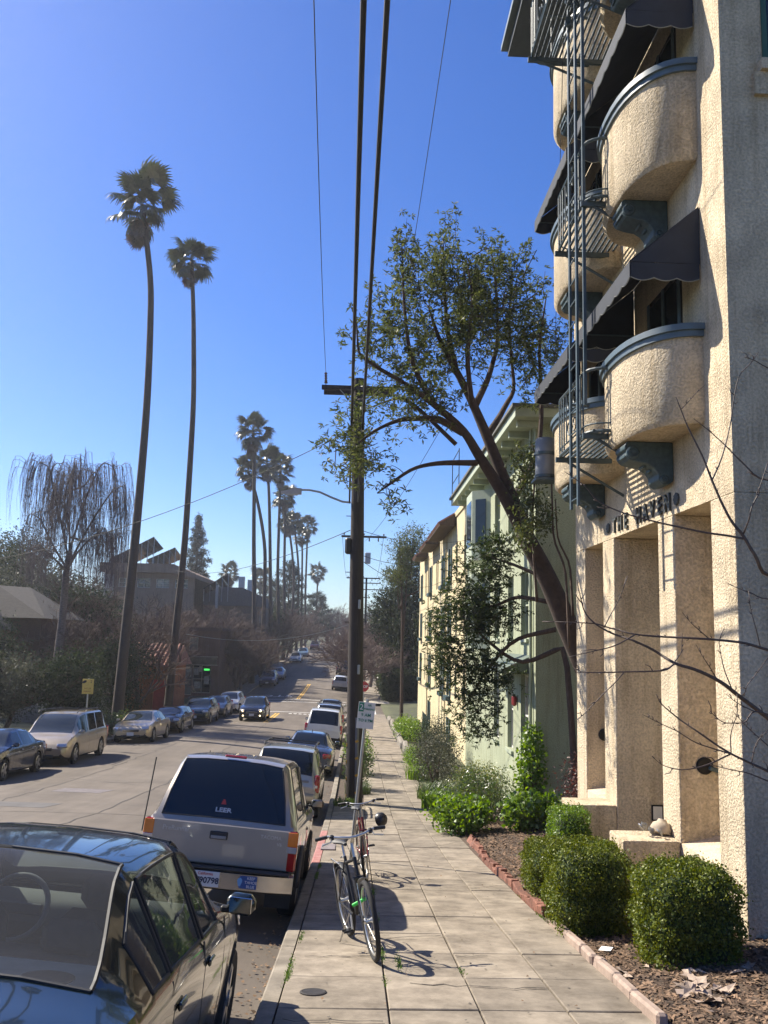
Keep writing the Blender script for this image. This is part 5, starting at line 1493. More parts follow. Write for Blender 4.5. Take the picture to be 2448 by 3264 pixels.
# farther poles down the street
def far_pole(x, y, top, label, arms, can=False):
    z0 = zside(y) - .05
    t = thing('utility_pole', label, 'utility pole', (x, y, z0), 'utility poles along the right kerb')
    MB().tube([(x, y, z0), (x, y, top)], [.17, .12], 10).build('shaft', M_POLE, t, smooth=50)
    for (z, w, dx) in arms:
        a = MB().box((x + dx, y - .16, z), (w, .09, .11)).build('crossarm', M_POLE, t)
        for k in range(3): insulator(a, x + dx - w / 2 + .15 + k * (w - .3) / 2, y - .16, z + .05)
        for k in range(2): MB().cbox((x + dx + .3 + .5 * k, y - .16, z - .16), (.07, .07, .2), .02).build('hanging_insulator', mat('brown_glaze', (.10, .06, .04), .25), a)
    if can: MB().cbox((x + .55, y - .2, can), (.55, .5, 1.05), .06).build('transformer', mat('pale_grey_can', (.42, .41, .40), .5), t)
    MB().tube([(x, y - .14, top - .4), (x - .18, y - .16, top - 2.5)], .02, 4).build('drop_cable', M_CABLE, t)
    return t
far_pole(.05, 49, 5.9, 'wooden pole straight behind the near pole with insulators hanging from its crossarm', [(5.5, 2.5, .15)])
far_pole(.2, 84, 6.6, 'wooden pole past the crossing carrying a pale transformer', [(5.5, 3.2, .2)], 7.4)
far_pole(.9, 110, 7.2, 'wooden pole farthest up the right side of the hill with two crossarms', [(5.8, 3.2, 1.0), (6.6, 2.6, .5)])
cable('span_wire', 'thin wire between the second and third poles, left side', (-1.0, 49, 5.6), (-1.2, 84, 5.6), .5, .012, group='thin span wires along the right kerb')
cable('span_wire', 'thin wire between the second and third poles, right side', (1.3, 49, 5.6), (1.6, 84, 5.6), .5, .012, group='thin span wires along the right kerb')
cable('span_cable', 'black cable between the near pole and the second pole', (-.25, PYY, 3.8), (-.1, 49, 2.4), .5, .03)
cable('span_cable', 'black cable between the second pole and the transformer pole', (-.1, 49, 2.4), (0, 84, 2.5), .8, .03)
cable('street_wire', 'sagging pale wire strung across the street above the far cars', (-12.2, 64, -.1), (.0, 70, 1.2), .9, .014, m=M_GALV)
cable('street_wire', 'wire from the transformer pole leftward down to the palms', (0, 84, 3.2), (-12, 102, -1), .6, .014)

# ---- parking sign
sg = thing('parking_sign', 'white and green two hour parking sign on a leaning steel post', 'sign', (.0, 15.4, zside(15.4)))
z0 = zside(15.4); top = Vector((.20, 15.4, -1.05)); base = Vector((-.02, 15.4, z0 - .02))
dv = (top - base).normalized()
MB().tube([base, top], .028, 8).build('post', M_GALV, sg)
ct = base + dv * ((top - base).length - .27) + Vector((0, -.045, 0))
rx = Vector((dv.z, 0, -dv.x)); 
Rm = frame((0, 0, 0), rx, dv).to_3x3()
MB().cbox(ct, (.285, .44, .006), .002, Rm).build('panel', mat('sign_white', (.66, .67, .64), .5, var=.05), sg)
b = MB(); b.cbox(ct + dv * .135 - rx * .09 + Vector((0, -.005, 0)), (.085, .15, .004), .001, Rm); b.build('panel_print', mat('sign_green', (.02, .22, .13), .5), sg)
def stxt(t, s, dx, dz, m): 
    lettering('panel_print', t, s, m, Matrix.Translation(-ORIG[sg]) @ frame(ct + rx * dx + dv * dz + Vector((0, -.0085, 0)), rx, dv), sg, bold=.001, depth=.001)
M_SG = mat('sign_green', (.02, .22, .13))
stxt('2', .13, -.09, .13, M_WINK); stxt('HR', .05, .047, .17, M_SG); stxt('PARKING', .043, .047, .105, M_SG)
stxt('9 AM', .075, 0, .005, M_SG); stxt('TO 6 PM', .066, 0, -.085, M_SG)
lettering('panel_print', '→', .05, M_SG, Matrix.Translation(-ORIG[sg]) @ frame(ct + dv * -.17 + Vector((0, -.0085, 0)), rx, dv), sg, depth=.001) if False else None
# ---- stop sign
ss = thing('stop_sign', 'red octagonal stop sign half hidden behind the wooden pole', 'sign', (.55, 67, zside(67)))
MB().tube([(.55, 67, zside(67)), (.55, 67, -3.2)], .03, 7).build('post', M_GALV, ss)
oc = [(.55 + .40 * math.cos(PI / 8 + k * PI / 4), 66.95, -3.66 + .40 * math.sin(PI / 8 + k * PI / 4)) for k in range(8)]
MB().prism(oc, (0, .01, 0)).build('panel', mat('stop_red', (.45, .02, .03), .5), ss)
lettering('panel_print', 'STOP', .26, M_WINK, Matrix.Translation(-ORIG[ss]) @ frame((.55, 66.94, -3.66), (1, 0, 0), (0, 0, 1)), ss, bold=.008)
# ---- yellow notice sign by the left kerb
ys = thing('permit_sign', 'yellow parking notice sign on a steel post behind the gold minivan', 'sign', (-11.25, 38.2, zside(38)))
MB().tube([(-11.25, 38.2, zside(38.2)), (-11.25, 38.2, -2.0)], .032, 7).build('post', M_GALV, ys)
MB().cbox((-11.25, 38.15, -2.33), (.47, .012, .62), .004).build('panel', mat('sign_yellow', (.62, .45, .10), .5, var=.1), ys)
b = MB(); b.poly([(-11.40 + .07 * math.cos(a) * 1.3, 38.142, -2.14 + .06 * math.sin(a) + .03 * math.cos(a)) for a in np.linspace(0, 2 * PI, 12)[:-1]]); b.build('panel_print', M_TRIM, ys)
lettering('panel_print', '2', .16, M_TRIM, Matrix.Translation(-ORIG[ys]) @ frame((-11.12, 38.142, -2.14), (1, 0, 0), (0, 0, 1)), ys)
for i, t in enumerate(('HOUR', 'PERMIT')): lettering('panel_print', t, .10, mat('brown_ink', (.25, .09, .02), .6), Matrix.Translation(-ORIG[ys]) @ frame((-11.25, 38.142, -2.42 - .12 * i), (1, 0, 0), (0, 0, 1)), ys)

# ================================================================ bicycles
def bicycle(name, label, frame_m, fender, wr=.345, tw=.024, steer=0.0, extra=None):
    """local: front +y... wheels on z=0, lies along y, front wheel at y=0, rear at y=+1.06"""
    t = thing(name, label, 'bicycle', (0, 0, 0), 'bicycles locked on the pavement')
    S = Matrix.Rotation(steer, 3, 'Z')
    hd = Vector((0, .42, .92))                      # head tube top
    ax_ = Vector((0, 0.03, wr))
    def st(p, c=Vector((0, .36, .62))): p = Vector(p); return S @ (p - Vector((0, .36, 0))) + Vector((0, .36, 0))
    M_T = M_TYRE; M_SIL = mat('bike_silver', (.55, .54, .50), .3, var=.1, metal=.8)
    for nm, cy_, f in (('front_wheel', 0.0, True), ('rear_wheel', 1.07, False)):
        tf = st if f else (lambda p: Vector(p))
        b = MB(); b.torus((0, cy_, wr), (1, 0, 0), wr - tw, tw, 36, 8)
        b.v = [tuple(tf(p)) for p in b.v]; w = b.build(nm, M_T, t, smooth='all')
        b = MB(); b.torus((0, cy_, wr), (1, 0, 0), wr - tw * 2.3, .012, 36, 6, 1.1); b.v = [tuple(tf(p)) for p in b.v]; b.build('rim', M_SIL, w, smooth='all')
        b = MB()
        for k in range(18):
            a = 2 * PI * k / 18; s = .03 if k % 2 else -.03
            b.tube([(s, cy_ + .02 * math.cos(a), wr + .02 * math.sin(a)), (0, cy_ + (wr - .055) * math.cos(a + .2), wr + (wr - .055) * math.sin(a + .2))], .0016, 3, False)
        b.lathe([(.02, -.05), (.028, -.04), (.016, 0), (.028, .04), (.02, .05)], (0, cy_, wr), (1, 0, 0), 10)
        b.v = [tuple(tf(p)) for p in b.v]; b.build('spokes', M_SIL, w)['kind'] = 'stuff'
        if fender:
            rings = []
            for a in np.linspace(1.05 if f else .1, 1.75 if f else 2.6, 16):
                if f: aa = a - .35
                else: aa = a + .6
                c_, s_ = math.cos(aa), math.sin(aa); R = wr + .022
                rings.append([tf((x, cy_ + c_ * (R - abs(x) * .35), wr + s_ * (R - abs(x) * .35))) for x in (-.032, -.02, 0, .02, .032)])
            b = MB(); b.loft(rings, False, False); o = b.build('fender', fender if f else M_TRIM, t, smooth='all'); sm = o.modifiers.new('thick', 'SOLIDIFY'); sm.thickness = .003
            for s in (-1, 1):
                b = MB(); b.tube([tf((s * .05, cy_, wr)), tf((s * .035, cy_ + (.22 if f else .2), wr + .29))], .003, 4); b.build('fender_stay', M_SIL, t)
    bb_ = Vector((0, .60, .29)); stt = Vector((0, .80, .80)); ra = Vector((0, 1.07, wr))
    fr = MB(); ht = Vector((0, .335, .68)); hh_ = Vector((0, .385, .84))
    for p, q, r in ((hh_, ht, .02), (hh_ + Vector((0, .01, -.02)), stt + Vector((0, -.02, -.06)), .016), (ht + Vector((0, .01, .03)), bb_, .019), (bb_, stt, .016)):
        fr.tube([p, q], r, 8)
    for s in (-1, 1):
        fr.tube([bb_ + Vector((s * .03, .03, 0)), ra + Vector((s * .06, 0, 0))], .010, 6); fr.tube([stt + Vector((s * .012, .0, -.05)), ra + Vector((s * .06, 0, 0))], .008, 6)
    fo = fr.build('frame', frame_m, t, smooth=50)
    fk = MB()
    for s in (-1, 1): fk.tube([st(ht + Vector((s * .045, -.01, -.02))), st((s * .052, .16, .50)), st((s * .052, 0.0, wr))], .011, 6)
    fk.tube([st(ht + Vector((-.05, -.01, -.015))), st(ht + Vector((.05, -.01, -.015)))], .014, 6)
    fk.build('fork', frame_m, t, smooth=50)
    sp = MB(); sp.tube([stt, stt + Vector((0, .04, .10))], .013, 6); spo = sp.build('seat_post', M_SIL, t)
    sd = MB()
    rings = []
    for (y, w_, z_, th) in ((-.14, .018, .0, .03), (-.08, .03, .008, .035), (0, .045, .012, .045), (.07, .085, .02, .055), (.12, .095, .03, .055), (.15, .06, .028, .04)):
        c_ = stt + Vector((0, .04 + y, .13 + z_)); rings.append([c_ + Vector((w_ * math.cos(a), 0, th * .5 * math.sin(a) - th * .3)) for a in np.linspace(0, 2 * PI, 11)[:-1]])
    sd.loft(rings).build('saddle', M_TRIM, spo, smooth=60)
    stem = MB(); tp = Vector((0, .42, .97)); stem.tube([hh_, tp, st((0, .33, 1.03))], .014, 6); stem.build('stem', M_SIL, t)
    hb_ = MB(); hp_ = [(-.33, .44, 1.05), (-.22, .42, 1.06), (-.12, .36, 1.04), (-.03, .33, 1.03), (.03, .33, 1.03), (.12, .36, 1.04), (.22, .42, 1.06), (.33, .44, 1.05)]
    hb_.tube([st(p) for p in hp_], .012, 7); hbo = hb_.build('handlebar', M_SIL, t, smooth='all')
    for s in (-1, 1):
        b = MB(); b.tube([st((s * .23, .423, 1.06)), st((s * .345, .443, 1.05))], .018, 8); b.build('grip', M_TRIM, hbo, smooth=50)
        b = MB(); b.tube([st((s * .20, .40, 1.05)), st((s * .21, .33, 1.02)), st((s * .30, .33, 1.00))], .007, 5); b.build('brake_lever', M_SIL, hbo)
        b = MB(); b.cbox(st((s * .19, .40, 1.05)), (.045, .05, .05), .012); b.build('shifter', M_TRIM, hbo)
        b = MB(); b.tube([st((s * .19, .38, 1.04)), st((s * .08, .25, 1.0)), st((s * .02, .3, .80)), st((s * .02, .33, .68))], .003, 4); b.build('brake_cable', M_TRIM, hbo)
    cr = MB(); cr.lathe([(.09, -.004), (.09, .004), (.02, .01)], bb_ + Vector((.055, 0, 0)), (1, 0, 0), 20); cro = cr.build('chainring', M_SIL, t, smooth=40)
    for s, a in ((1, .6), (-1, .6 + PI)):
        e = bb_ + Vector((s * .09, .17 * math.cos(a), .17 * math.sin(a))); b = MB(); b.tube([bb_ + Vector((s * .06, 0, 0)), e], .010, 5); cro2 = b.build('crank', M_SIL, t)
        b = MB()
        for d in (-.035, .035): b.box(e + Vector((s * .05, d, 0)), (.09, .012, .022))
        b.box(e + Vector((s * .05, 0, 0)), (.02, .07, .018)); b.build('pedal', M_TRIM, cro2)
    b = MB()
    for dz in (-.055, .06): b.tube([bb_ + Vector((.055, .05, dz * 1.3)), ra + Vector((.05, 0, dz * .5))], .005, 4)
    b.build('chain', M_TRIM, t)
    b = MB(); b.tube([bb_ + Vector((-.05, .10, 0)), (-.16, .80, .03)], .008, 5); b.build('kickstand', M_SIL, t)
    return t
bk = bicycle('city_bicycle', 'black city bicycle with white-edged tyres and a green lock, nearest the camera', mat('bike_black', (.014, .014, .015), .55), mat('bike_fender', (.45, .45, .43), .3, metal=.4), steer=math.radians(-4))
# rear rack and green lock
b = MB(); 
for s in (-1, 1): b.tube([(s * .05, .88, .72), (s * .06, 1.20, .74), (s * .05, 1.24, .72)], .006, 5); b.tube([(s * .06, 1.07, .345), (s * .06, 1.12, .73)], .005, 4)
b.build('rack', mat('bike_silver', (.55, .54, .50)), bk)
b = MB(); b.tube([(-.10, .28, .44), (.02, .22, .49)], .016, 8); b.build('lock_bar', mat('lock_green', (.03, .55, .06), .4), bk)
yaw = math.atan2(.25, 1.0)
def set_bike(b_, x, y, yaw, lean):
    up = Vector((0, .122, 1)).normalized()
    M = Matrix.Rotation(math.atan(-.115), 3, 'X') @ Matrix.Rotation(yaw, 3, 'Z') @ Matrix.Rotation(lean, 3, 'Y')
    b_.rotation_euler = M.to_euler(); b_.location = (x, y, zside(y) + .006)
set_bike(bk, .26, 8.42 + .0, yaw, math.radians(-10))
bk2 = bicycle('road_bicycle', 'dark red bicycle with a helmet hanging on it, behind the city bicycle', mat('bike_red', (.16, .015, .02), .35, coat=.5), None, tw=.018, steer=math.radians(-12))
b = MB(); b.lathe([(.0, .13), (.05, .12), (.09, .085), (.105, .03), (.10, 0), (.085, .0), (.07, .06), (0, .09)], (.22, .22, .78), (.6, -.5, .2), 14); b.build('helmet', mat('helmet_black', (.02, .02, .022), .4), bk2, smooth=50)
b = MB(); b.tube([(.2, .25, .75), (.28, .2, .65), (.26, .3, .6), (.2, .35, .78)], .004, 4); b.build('helmet_strap', M_TRIM, bk2)
set_bike(bk2, .30, 13.1, .12, math.radians(-8))
# ================================================================ vegetation
def at(x, y, Y):
    """point at distance Y on the line of sight through photograph pixel (x, y)"""
    d = _rt * (x - 1224.) + _dn * (y - 1632.) + _fw * 2822.
    return d * (Y / d.y)
M_BARK = mat('grey_brown_bark', (.085, .058, .042), .95, var=.35, scale=9, bump=.8, bscale=25, aniso=(3, 3, .7))
M_BARKR = mat('reddish_bark', (.055, .036, .027), .95, var=.3, scale=9, bump=.6, bscale=25)
M_TWIG = mat('winter_twig', (.095, .060, .046), .9, var=.25, scale=4)
M_TWIGP = mat('pale_winter_twig', (.19, .135, .11), .9, var=.3, scale=4)
M_BIRCHT = mat('birch_twig', (.10, .075, .08), .9, var=.2)
M_BIRCHB = mat('birch_bark', (.13, .10, .088), .9, var=.5, scale=6, aniso=(1, 1, 3))
M_PALMT = mat('palm_trunk', (.060, .046, .038), .95, var=.25, scale=6, aniso=(1, 1, 9), bump=.8, bscale=9)
L_TREE = leaf_mat('leaning_tree_leaf', (.036, .055, .018), (.115, .135, .042), .36, .5, .035)
L_TREE2 = leaf_mat('dark_tree_leaf', (.022, .040, .014), (.065, .095, .028), .3, .5, .04)
L_DARK = leaf_mat('evergreen_leaf', (.012, .022, .010), (.040, .055, .022), .22, .55, .02)
L_GREY = leaf_mat('grey_green_leaf', (.035, .045, .028), (.085, .085, .055), .25, .5, .035)
L_BOX = leaf_mat('box_hedge_leaf', (.045, .080, .008), (.18, .205, .022), .24, .5, .03)
L_LIME = leaf_mat('fresh_green_leaf', (.06, .13, .015), (.17, .27, .03), .45, .45, .05)
L_MID = leaf_mat('mid_green_leaf', (.03, .06, .012), (.09, .14, .03), .35, .4, .08)
L_RED = leaf_mat('dark_red_leaf', (.05, .018, .014), (.13, .045, .03), .3, .5, .05)
L_CON = leaf_mat('conifer_needle', (.012, .022, .014), (.035, .055, .030), .15, .5, .03)
L_PALM = leaf_mat('palm_frond', (.020, .030, .014), (.055, .068, .032), .25, .35, .09)
L_PALMD = leaf_mat('dead_palm_frond', (.050, .032, .020), (.11, .072, .042), .2, .4, .08)

def leafcloud(C, per, spread, L, W, r=None, flat=0.0, jitter=.35):
    """diamond leaves scattered about the centres C; returns quads"""
    r = r or rng
    C = np.asarray(C, float); n = len(C) * per
    c = np.repeat(C, per, 0) + r.normal(0, 1, (n, 3)) * spread
    d = r.normal(0, 1, (n, 3)); d[:, 2] -= .25; d /= np.linalg.norm(d, axis=1)[:, None]
    e = r.normal(0, 1, (n, 3)); e[:, 2] += flat; w = np.cross(d, e); w /= np.linalg.norm(w, axis=1)[:, None] + 1e-9
    nn = np.cross(d, w)
    l = L * r.uniform(1 - jitter, 1 + jitter, n)[:, None]; ww = W * r.uniform(1 - jitter, 1 + jitter, n)[:, None]
    P = np.stack([c - d * l / 2, c + w * ww / 2 + nn * ww * .18, c + d * l / 2, c - w * ww / 2 + nn * ww * .18], 1)
    return P.reshape(-1, 3)
def whorls(C, k, spread, per, L, W, r):
    """leaves standing out in whorls round twig tips"""
    T = np.repeat(np.asarray(C, float), k, 0) + r.normal(0, spread, (len(C) * k, 3)); n = len(T) * per
    d = r.normal(0, 1, (n, 3)); d[:, 2] = d[:, 2] * .6 + .15; d /= np.linalg.norm(d, axis=1)[:, None]
    l = L * r.uniform(.6, 1.25, n)[:, None]; ww = W * r.uniform(.7, 1.25, n)[:, None]
    c = np.repeat(T, per, 0) + d * l * .55
    e = r.normal(0, .5, (n, 3)); e[:, 2] += 1; w = np.cross(d, e); w /= np.linalg.norm(w, axis=1)[:, None] + 1e-9; nn = np.cross(w, d)
    P = np.stack([c - d * l / 2, c + w * ww / 2 + nn * ww * .25, c + d * l / 2 - nn * l * .12, c - w * ww / 2 + nn * ww * .25], 1)
    return P.reshape(-1, 3)
def quads(V): return np.arange(len(V)).reshape(-1, 4)
def leaf_obj(name, V, m, parent=None):
    V = np.asarray(V)
    if parent is not None: V = V - np.array(ORIG.get(parent, Vector((0, 0, 0))))
    return link_mesh(np_mesh(name, V, quads(V)), name, m, parent)
def ell(c, r, n, r_, shell=0.0):
    """points inside (or near the surface of) an ellipsoid"""
    d = r_.normal(0, 1, (n, 3)); d /= np.linalg.norm(d, axis=1)[:, None]
    t = r_.uniform(shell, 1, n) ** (1 / 3 if shell == 0 else 1)
    return np.array(c) + d * t[:, None] * np.array(r)
def colonize(mb, nodes, T, r0=.02, r1=.005, bend=.15, r_=None, sides=4):
    """join every target to the nearest wood already grown"""
    r_ = r_ or rng
    N = [np.array(p) for p in nodes]
    T = np.asarray(T)
    A = np.array(N)
    d0 = np.sqrt(((T[:, None, :] - A[None]) ** 2).sum(2)).min(1)
    for i in np.argsort(d0):
        A = np.array(N); t = T[i]
        k = np.argmin(((A - t) ** 2).sum(1) + .25 * np.maximum(0, A[:, 2] - t[2]) ** 2)
        a = A[k]; L = np.linalg.norm(t - a)
        if L < .02: continue
        off = r_.normal(0, bend * L, 3); off[2] += .08 * L
        pts = [a, a + (t - a) * .35 + off * .8, a + (t - a) * .7 + off * .7, t]
        ra = min(r0, .006 + L * r0 * .5)
        mb.tube(pts, [ra, ra * .75, ra * .5, r1], sides, False)
        N += pts[1:]
    return N
def limb(mb, pts, r, sides=8, sub=4):
    """smooth tapering limb through given points; returns sampled points"""
    P = np.array([tuple(p) for p in pts]); t = np.arange(len(P)); q = np.linspace(0, len(P) - 1, (len(P) - 1) * sub + 1)
    S = np.stack([pchip(t, P[:, k], np.clip(q, 1e-6, len(P) - 1)) for k in range(3)], 1)
    rr_ = np.interp(q, t, r)
    mb.tube([Vector(p) for p in S], list(rr_), sides, True)
    return [tuple(p) for p in S]

# ---------------------------------------------------------------- the leaning tree
r_ = np.random.default_rng(5)
tr = thing('leaning_tree', 'tall leaning evergreen tree with forked reddish trunk growing between the two houses', 'tree', (6.0, 18, -3.7))
wd = MB(); Yt = 18.0
def T_(*pp): return [at(x * 1.4756, y * 1.4756, Yt + dy) for x, y, dy in pp]
N0 = []
trunk = [Vector((6.05, 18, -3.8)), Vector((5.3, 18, -2.0))] + T_((1240, 1385, 0), (1185, 1255, 0), (1130, 1150, 0))
N0 += limb(wd, trunk, [.31, .26, .225, .20, .18], 10)
N0 += limb(wd, T_((1130, 1150, 0), (1085, 1065, -.1), (1035, 985, -.2), (1000, 930, -.3), (930, 868, -.6), (870, 825, -.9)), [.155, .13, .11, .09, .065, .035], 8)
N0 += limb(wd, T_((1140, 1150, 0), (1095, 1050, .1), (1055, 950, .2), (1025, 880, .3), (985, 800, .3), (950, 735, .2), (925, 660, 0)), [.15, .13, .115, .095, .075, .05, .02], 8)
for pts, r in (
        (((1000, 935, -.3), (940, 905, -.6), (880, 905, -.8), (820, 925, -1.1), (770, 960, -1.3)), [.08, .07, .05, .035, .02]),
        (((1030, 1000, -.2), (960, 1000, -.5), (900, 1010, -.9), (850, 1040, -1.2), (815, 1065, -1.3)), [.07, .055, .04, .03, .012]),
        (((1025, 880, .3), (1060, 800, .8), (1075, 720, 1.0), (1070, 600, 1.0), (1060, 540, 1.0)), [.08, .06, .045, .03, .012]),
        (((1050, 945, .2), (1090, 880, .9), (1110, 830, 1.2), (1100, 700, 1.4), (1105, 590, 1.4)), [.08, .06, .045, .03, .012]),
        (((985, 800, .3), (965, 700, .6), (960, 600, .7), (957, 515, .7)), [.07, .05, .03, .012]),
        (((930, 868, -.6), (885, 760, -.7), (872, 640, -.8), (868, 520, -.8)), [.06, .045, .028, .012]),
        (((870, 825, -.9), (810, 790, -1.2), (775, 760, -1.4), (770, 690, -1.4)), [.045, .035, .025, .012]),
        (((1110, 1080, .2), (1165, 960, .9), (1170, 850, 1.2), (1165, 760, 1.3), (1180, 640, 1.3)), [.08, .06, .05, .04, .014]),
        (((1020, 880, .3), (1010, 760, -.2), (1020, 650, -.4), (1010, 570, -.4)), [.06, .05, .03, .012]),
        (((985, 960, -.3), (900, 880, -.2), (860, 860, .2), (800, 880, .4)), [.05, .04, .03, .012])):
    N0 += limb(wd, T_(*pts), r, 6)
E_ = []
def C_(x, y, w, h, dy=0, n=60, dep=1.3):
    c = at(x * 1.4756, y * 1.4756, Yt + dy); k = 1.4756 * Yt / 2822 / 2
    return ell(c, (w * k, dep, h * k), n, r_)
for a in ((960, 720, 300, 230, 0, 210), (1010, 640, 270, 180, .3, 130), (860, 790, 160, 210, -.6, 80), (1080, 700, 190, 200, .8, 100), (1150, 760, 130, 260, 1.0, 75), (900, 880, 200, 130, -.6, 60),
          (790, 900, 120, 140, -1.0, 34), (745, 985, 110, 110, -1.3, 38), (790, 1010, 120, 60, -1.2, 18), (830, 1080, 100, 70, -1.2, 14), (868, 590, 55, 170, -.8, 30), (957, 560, 70, 130, .7, 34), (1055, 580, 60, 130, 1, 30), (1105, 620, 60, 130, 1.3, 30),
          (1160, 650, 60, 140, 1.3, 26), (1195, 740, 80, 180, 1.2, 30), (780, 720, 70, 110, -1.3, 20), (1130, 960, 60, 120, .5, 10), (1190, 830, 80, 120, 1.2, 16)):
    E_.append(C_(*a))
TG = np.concatenate(E_)
keep = (np.sin(TG[:, 0] * 2.7 + 1) * np.sin(TG[:, 1] * 2.1) * np.sin(TG[:, 2] * 2.5 + 2)) + r_.normal(0, .28, len(TG)) > -.12      # leave gaps between sprays
TG = TG[keep]
SH = []                                                       # upright leafy shoots along the top
for i in range(64):
    b0 = TG[r_.integers(len(TG))]
    if b0[2] < 4.6: continue
    h_ = r_.uniform(.5, 1.3); dx, dy = r_.normal(0, .12, 2)
    SH += [b0 + np.array([dx * t, dy * t, h_ * t]) for t in np.linspace(.15, 1, 6)]
colonize(wd, N0, TG, .028, .005, .14, r_)
colonize(wd, TG, np.array(SH), .010, .004, .05, r_, 3)
wd.build('trunk', M_BARKR, tr, smooth='all')
CL = whorls(TG, 4, .15, 8, .125, .036, r_); CS = whorls(np.array(SH), 3, .06, 7, .115, .034, r_)
leaf_obj('crown', np.concatenate([CL, CS]), L_TREE, tr)

# foliage tree in front of the green house
tr2 = thing('bushy_tree', 'small-leaved dark green tree hanging in front of the pale green house', 'tree', (4.0, 19.6, -4))
wd = MB(); Yt = 19.8; N0 = []
N0 += limb(wd, [Vector((4.6, 18.6, -3.8))] + T_((1215, 1400, -.8), (1130, 1430, -.3), (1060, 1390, 0), (1010, 1340, 0)), [.08, .06, .045, .035, .015], 6)
N0 += limb(wd, T_((1185, 1300, -1), (1120, 1290, -.5), (1060, 1310, 0), (1000, 1300, 0)), [.06, .045, .03, .012], 6)
N0 += limb(wd, T_((1200, 1360, -.9), (1120, 1380, -.4), (1050, 1450, 0), (1010, 1520, .1)), [.06, .045, .03, .012], 6)
N0 += limb(wd, T_((1180, 1250, -1), (1110, 1220, -.5), (1050, 1200, 0)), [.05, .035, .012], 6)
E_ = [C_(*a, dep=.55) for a in ((1040, 1230, 150, 130, 0, 95), (1000, 1330, 150, 130, 0, 110), (990, 1440, 140, 120, 0, 90), (1070, 1330, 120, 110, -.2, 60), (1060, 1460, 130, 100, -.1, 60), (1030, 1545, 130, 110, 0, 60), (1085, 1180, 80, 70, 0, 25), (950, 1400, 60, 150, 0, 30))]
TG = np.concatenate(E_)
colonize(wd, N0, TG, .02, .004, .14, r_)
wd.build('trunk', M_BARK, tr2, smooth='all')
leaf_obj('crown', whorls(TG, 4, .13, 8, .10, .034, r_), L_TREE2, tr2)
# climbing leaves and thin stems beside the trunk
cl = thing('climbing_vine', 'leafy vine with thin bare stems climbing beside the leaning trunk', 'vine', (4.4, 17.2, -3.8))
wd = MB(); Yt = 17.0; N0 = []
for pts in (((1230, 1400, 0), (1222, 1240, 0), (1195, 1150, .1), (1190, 1000, .2), (1180, 960, .3)), ((1238, 1330, .2), (1232, 1230, .3), (1205, 1160, .3), (1200, 1080, .2)), ((1160, 1300, .3), (1150, 1130, .3), (1158, 1000, .3), (1150, 960, .3))):
    N0 += limb(wd, T_(*pts), list(np.linspace(.03, .012, len(pts))), 5)
TG = np.concatenate([C_(*a, dep=.35) for a in ((1140, 1040, 60, 170, .3, 34), (1165, 1110, 60, 120, .2, 20), (1125, 1160, 50, 70, .3, 14))])
colonize(wd, N0, TG, .012, .004, .14, r_)
wd.build('stems', M_BARK, cl, smooth='all')
leaf_obj('leaves', leafcloud(TG, 26, .11, .095, .04, r_), L_TREE, cl)

# ---------------------------------------------------------------- hedges and shrubs by the pavement
def hedge(name, label, c, d, n, m, L=.026, W=.018, rnd=.30, seed=1, cat='hedge', group=None, rough=.075):
    """clipped hedge: rounded box of leaves over a leafy core, on short stems"""
    q = np.random.default_rng(seed)
    t = thing(name, label, cat, (c[0], c[1], c[2]), group)
    # superellipsoid directions
    u = q.normal(0, 1, (n, 3)); u /= np.linalg.norm(u, axis=1)[:, None]
    p = 5.0
    k = 1 / (np.abs(u) ** p).sum(1) ** (1 / p)
    s = u * k[:, None]
    ph = q.uniform(0, 6, 6)
    wob = 1 + rough * (np.sin(7 * s[:, 0] + ph[0]) * np.sin(6 * s[:, 1] + ph[1]) + np.sin(9 * s[:, 2] + ph[2]) * .8)
    dep = 1 - np.abs(q.normal(0, .06, n))
    stray = q.random(n) < .05
    dep[stray] += q.uniform(.06, .16, stray.sum())
    P = s * (wob * dep)[:, None] * np.array(d) / 2 + np.array([c[0], c[1], c[2] + d[2] / 2])
    P[:, 2] = np.maximum(P[:, 2], c[2] + .02)
    leaf_obj('leaves', leafcloud(P, 1, .012, L, W, q), m, t)
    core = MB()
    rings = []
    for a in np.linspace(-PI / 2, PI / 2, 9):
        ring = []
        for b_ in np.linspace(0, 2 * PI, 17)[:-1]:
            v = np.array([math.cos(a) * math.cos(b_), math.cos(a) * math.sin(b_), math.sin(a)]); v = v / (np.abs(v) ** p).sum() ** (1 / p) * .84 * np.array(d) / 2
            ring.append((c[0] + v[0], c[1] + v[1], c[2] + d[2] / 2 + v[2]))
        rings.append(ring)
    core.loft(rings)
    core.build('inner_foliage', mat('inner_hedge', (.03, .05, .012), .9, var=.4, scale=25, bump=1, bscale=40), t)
    st = MB()
    for i in range(4): st.tube([(c[0] + .08 * math.cos(i * 1.7), c[1] + .08 * math.sin(i * 1.7), c[2] - .25), (c[0] + .2 * math.cos(i * 1.7), c[1] + .2 * math.sin(i * 1.7), c[2] + .3)], .016, 5)
    st.build('stem', M_BARK, t)
    return t
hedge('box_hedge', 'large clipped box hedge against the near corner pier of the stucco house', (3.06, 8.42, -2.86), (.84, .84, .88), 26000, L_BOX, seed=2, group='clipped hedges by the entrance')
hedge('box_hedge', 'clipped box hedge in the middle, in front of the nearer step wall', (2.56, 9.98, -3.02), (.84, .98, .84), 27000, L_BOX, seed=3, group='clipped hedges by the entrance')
hedge('box_hedge', 'smaller clipped box hedge farthest from the camera by the step wall', (2.55, 11.85, -3.2), (.62, .85, .62), 16000, L_BOX, seed=4, group='clipped hedges by the entrance')
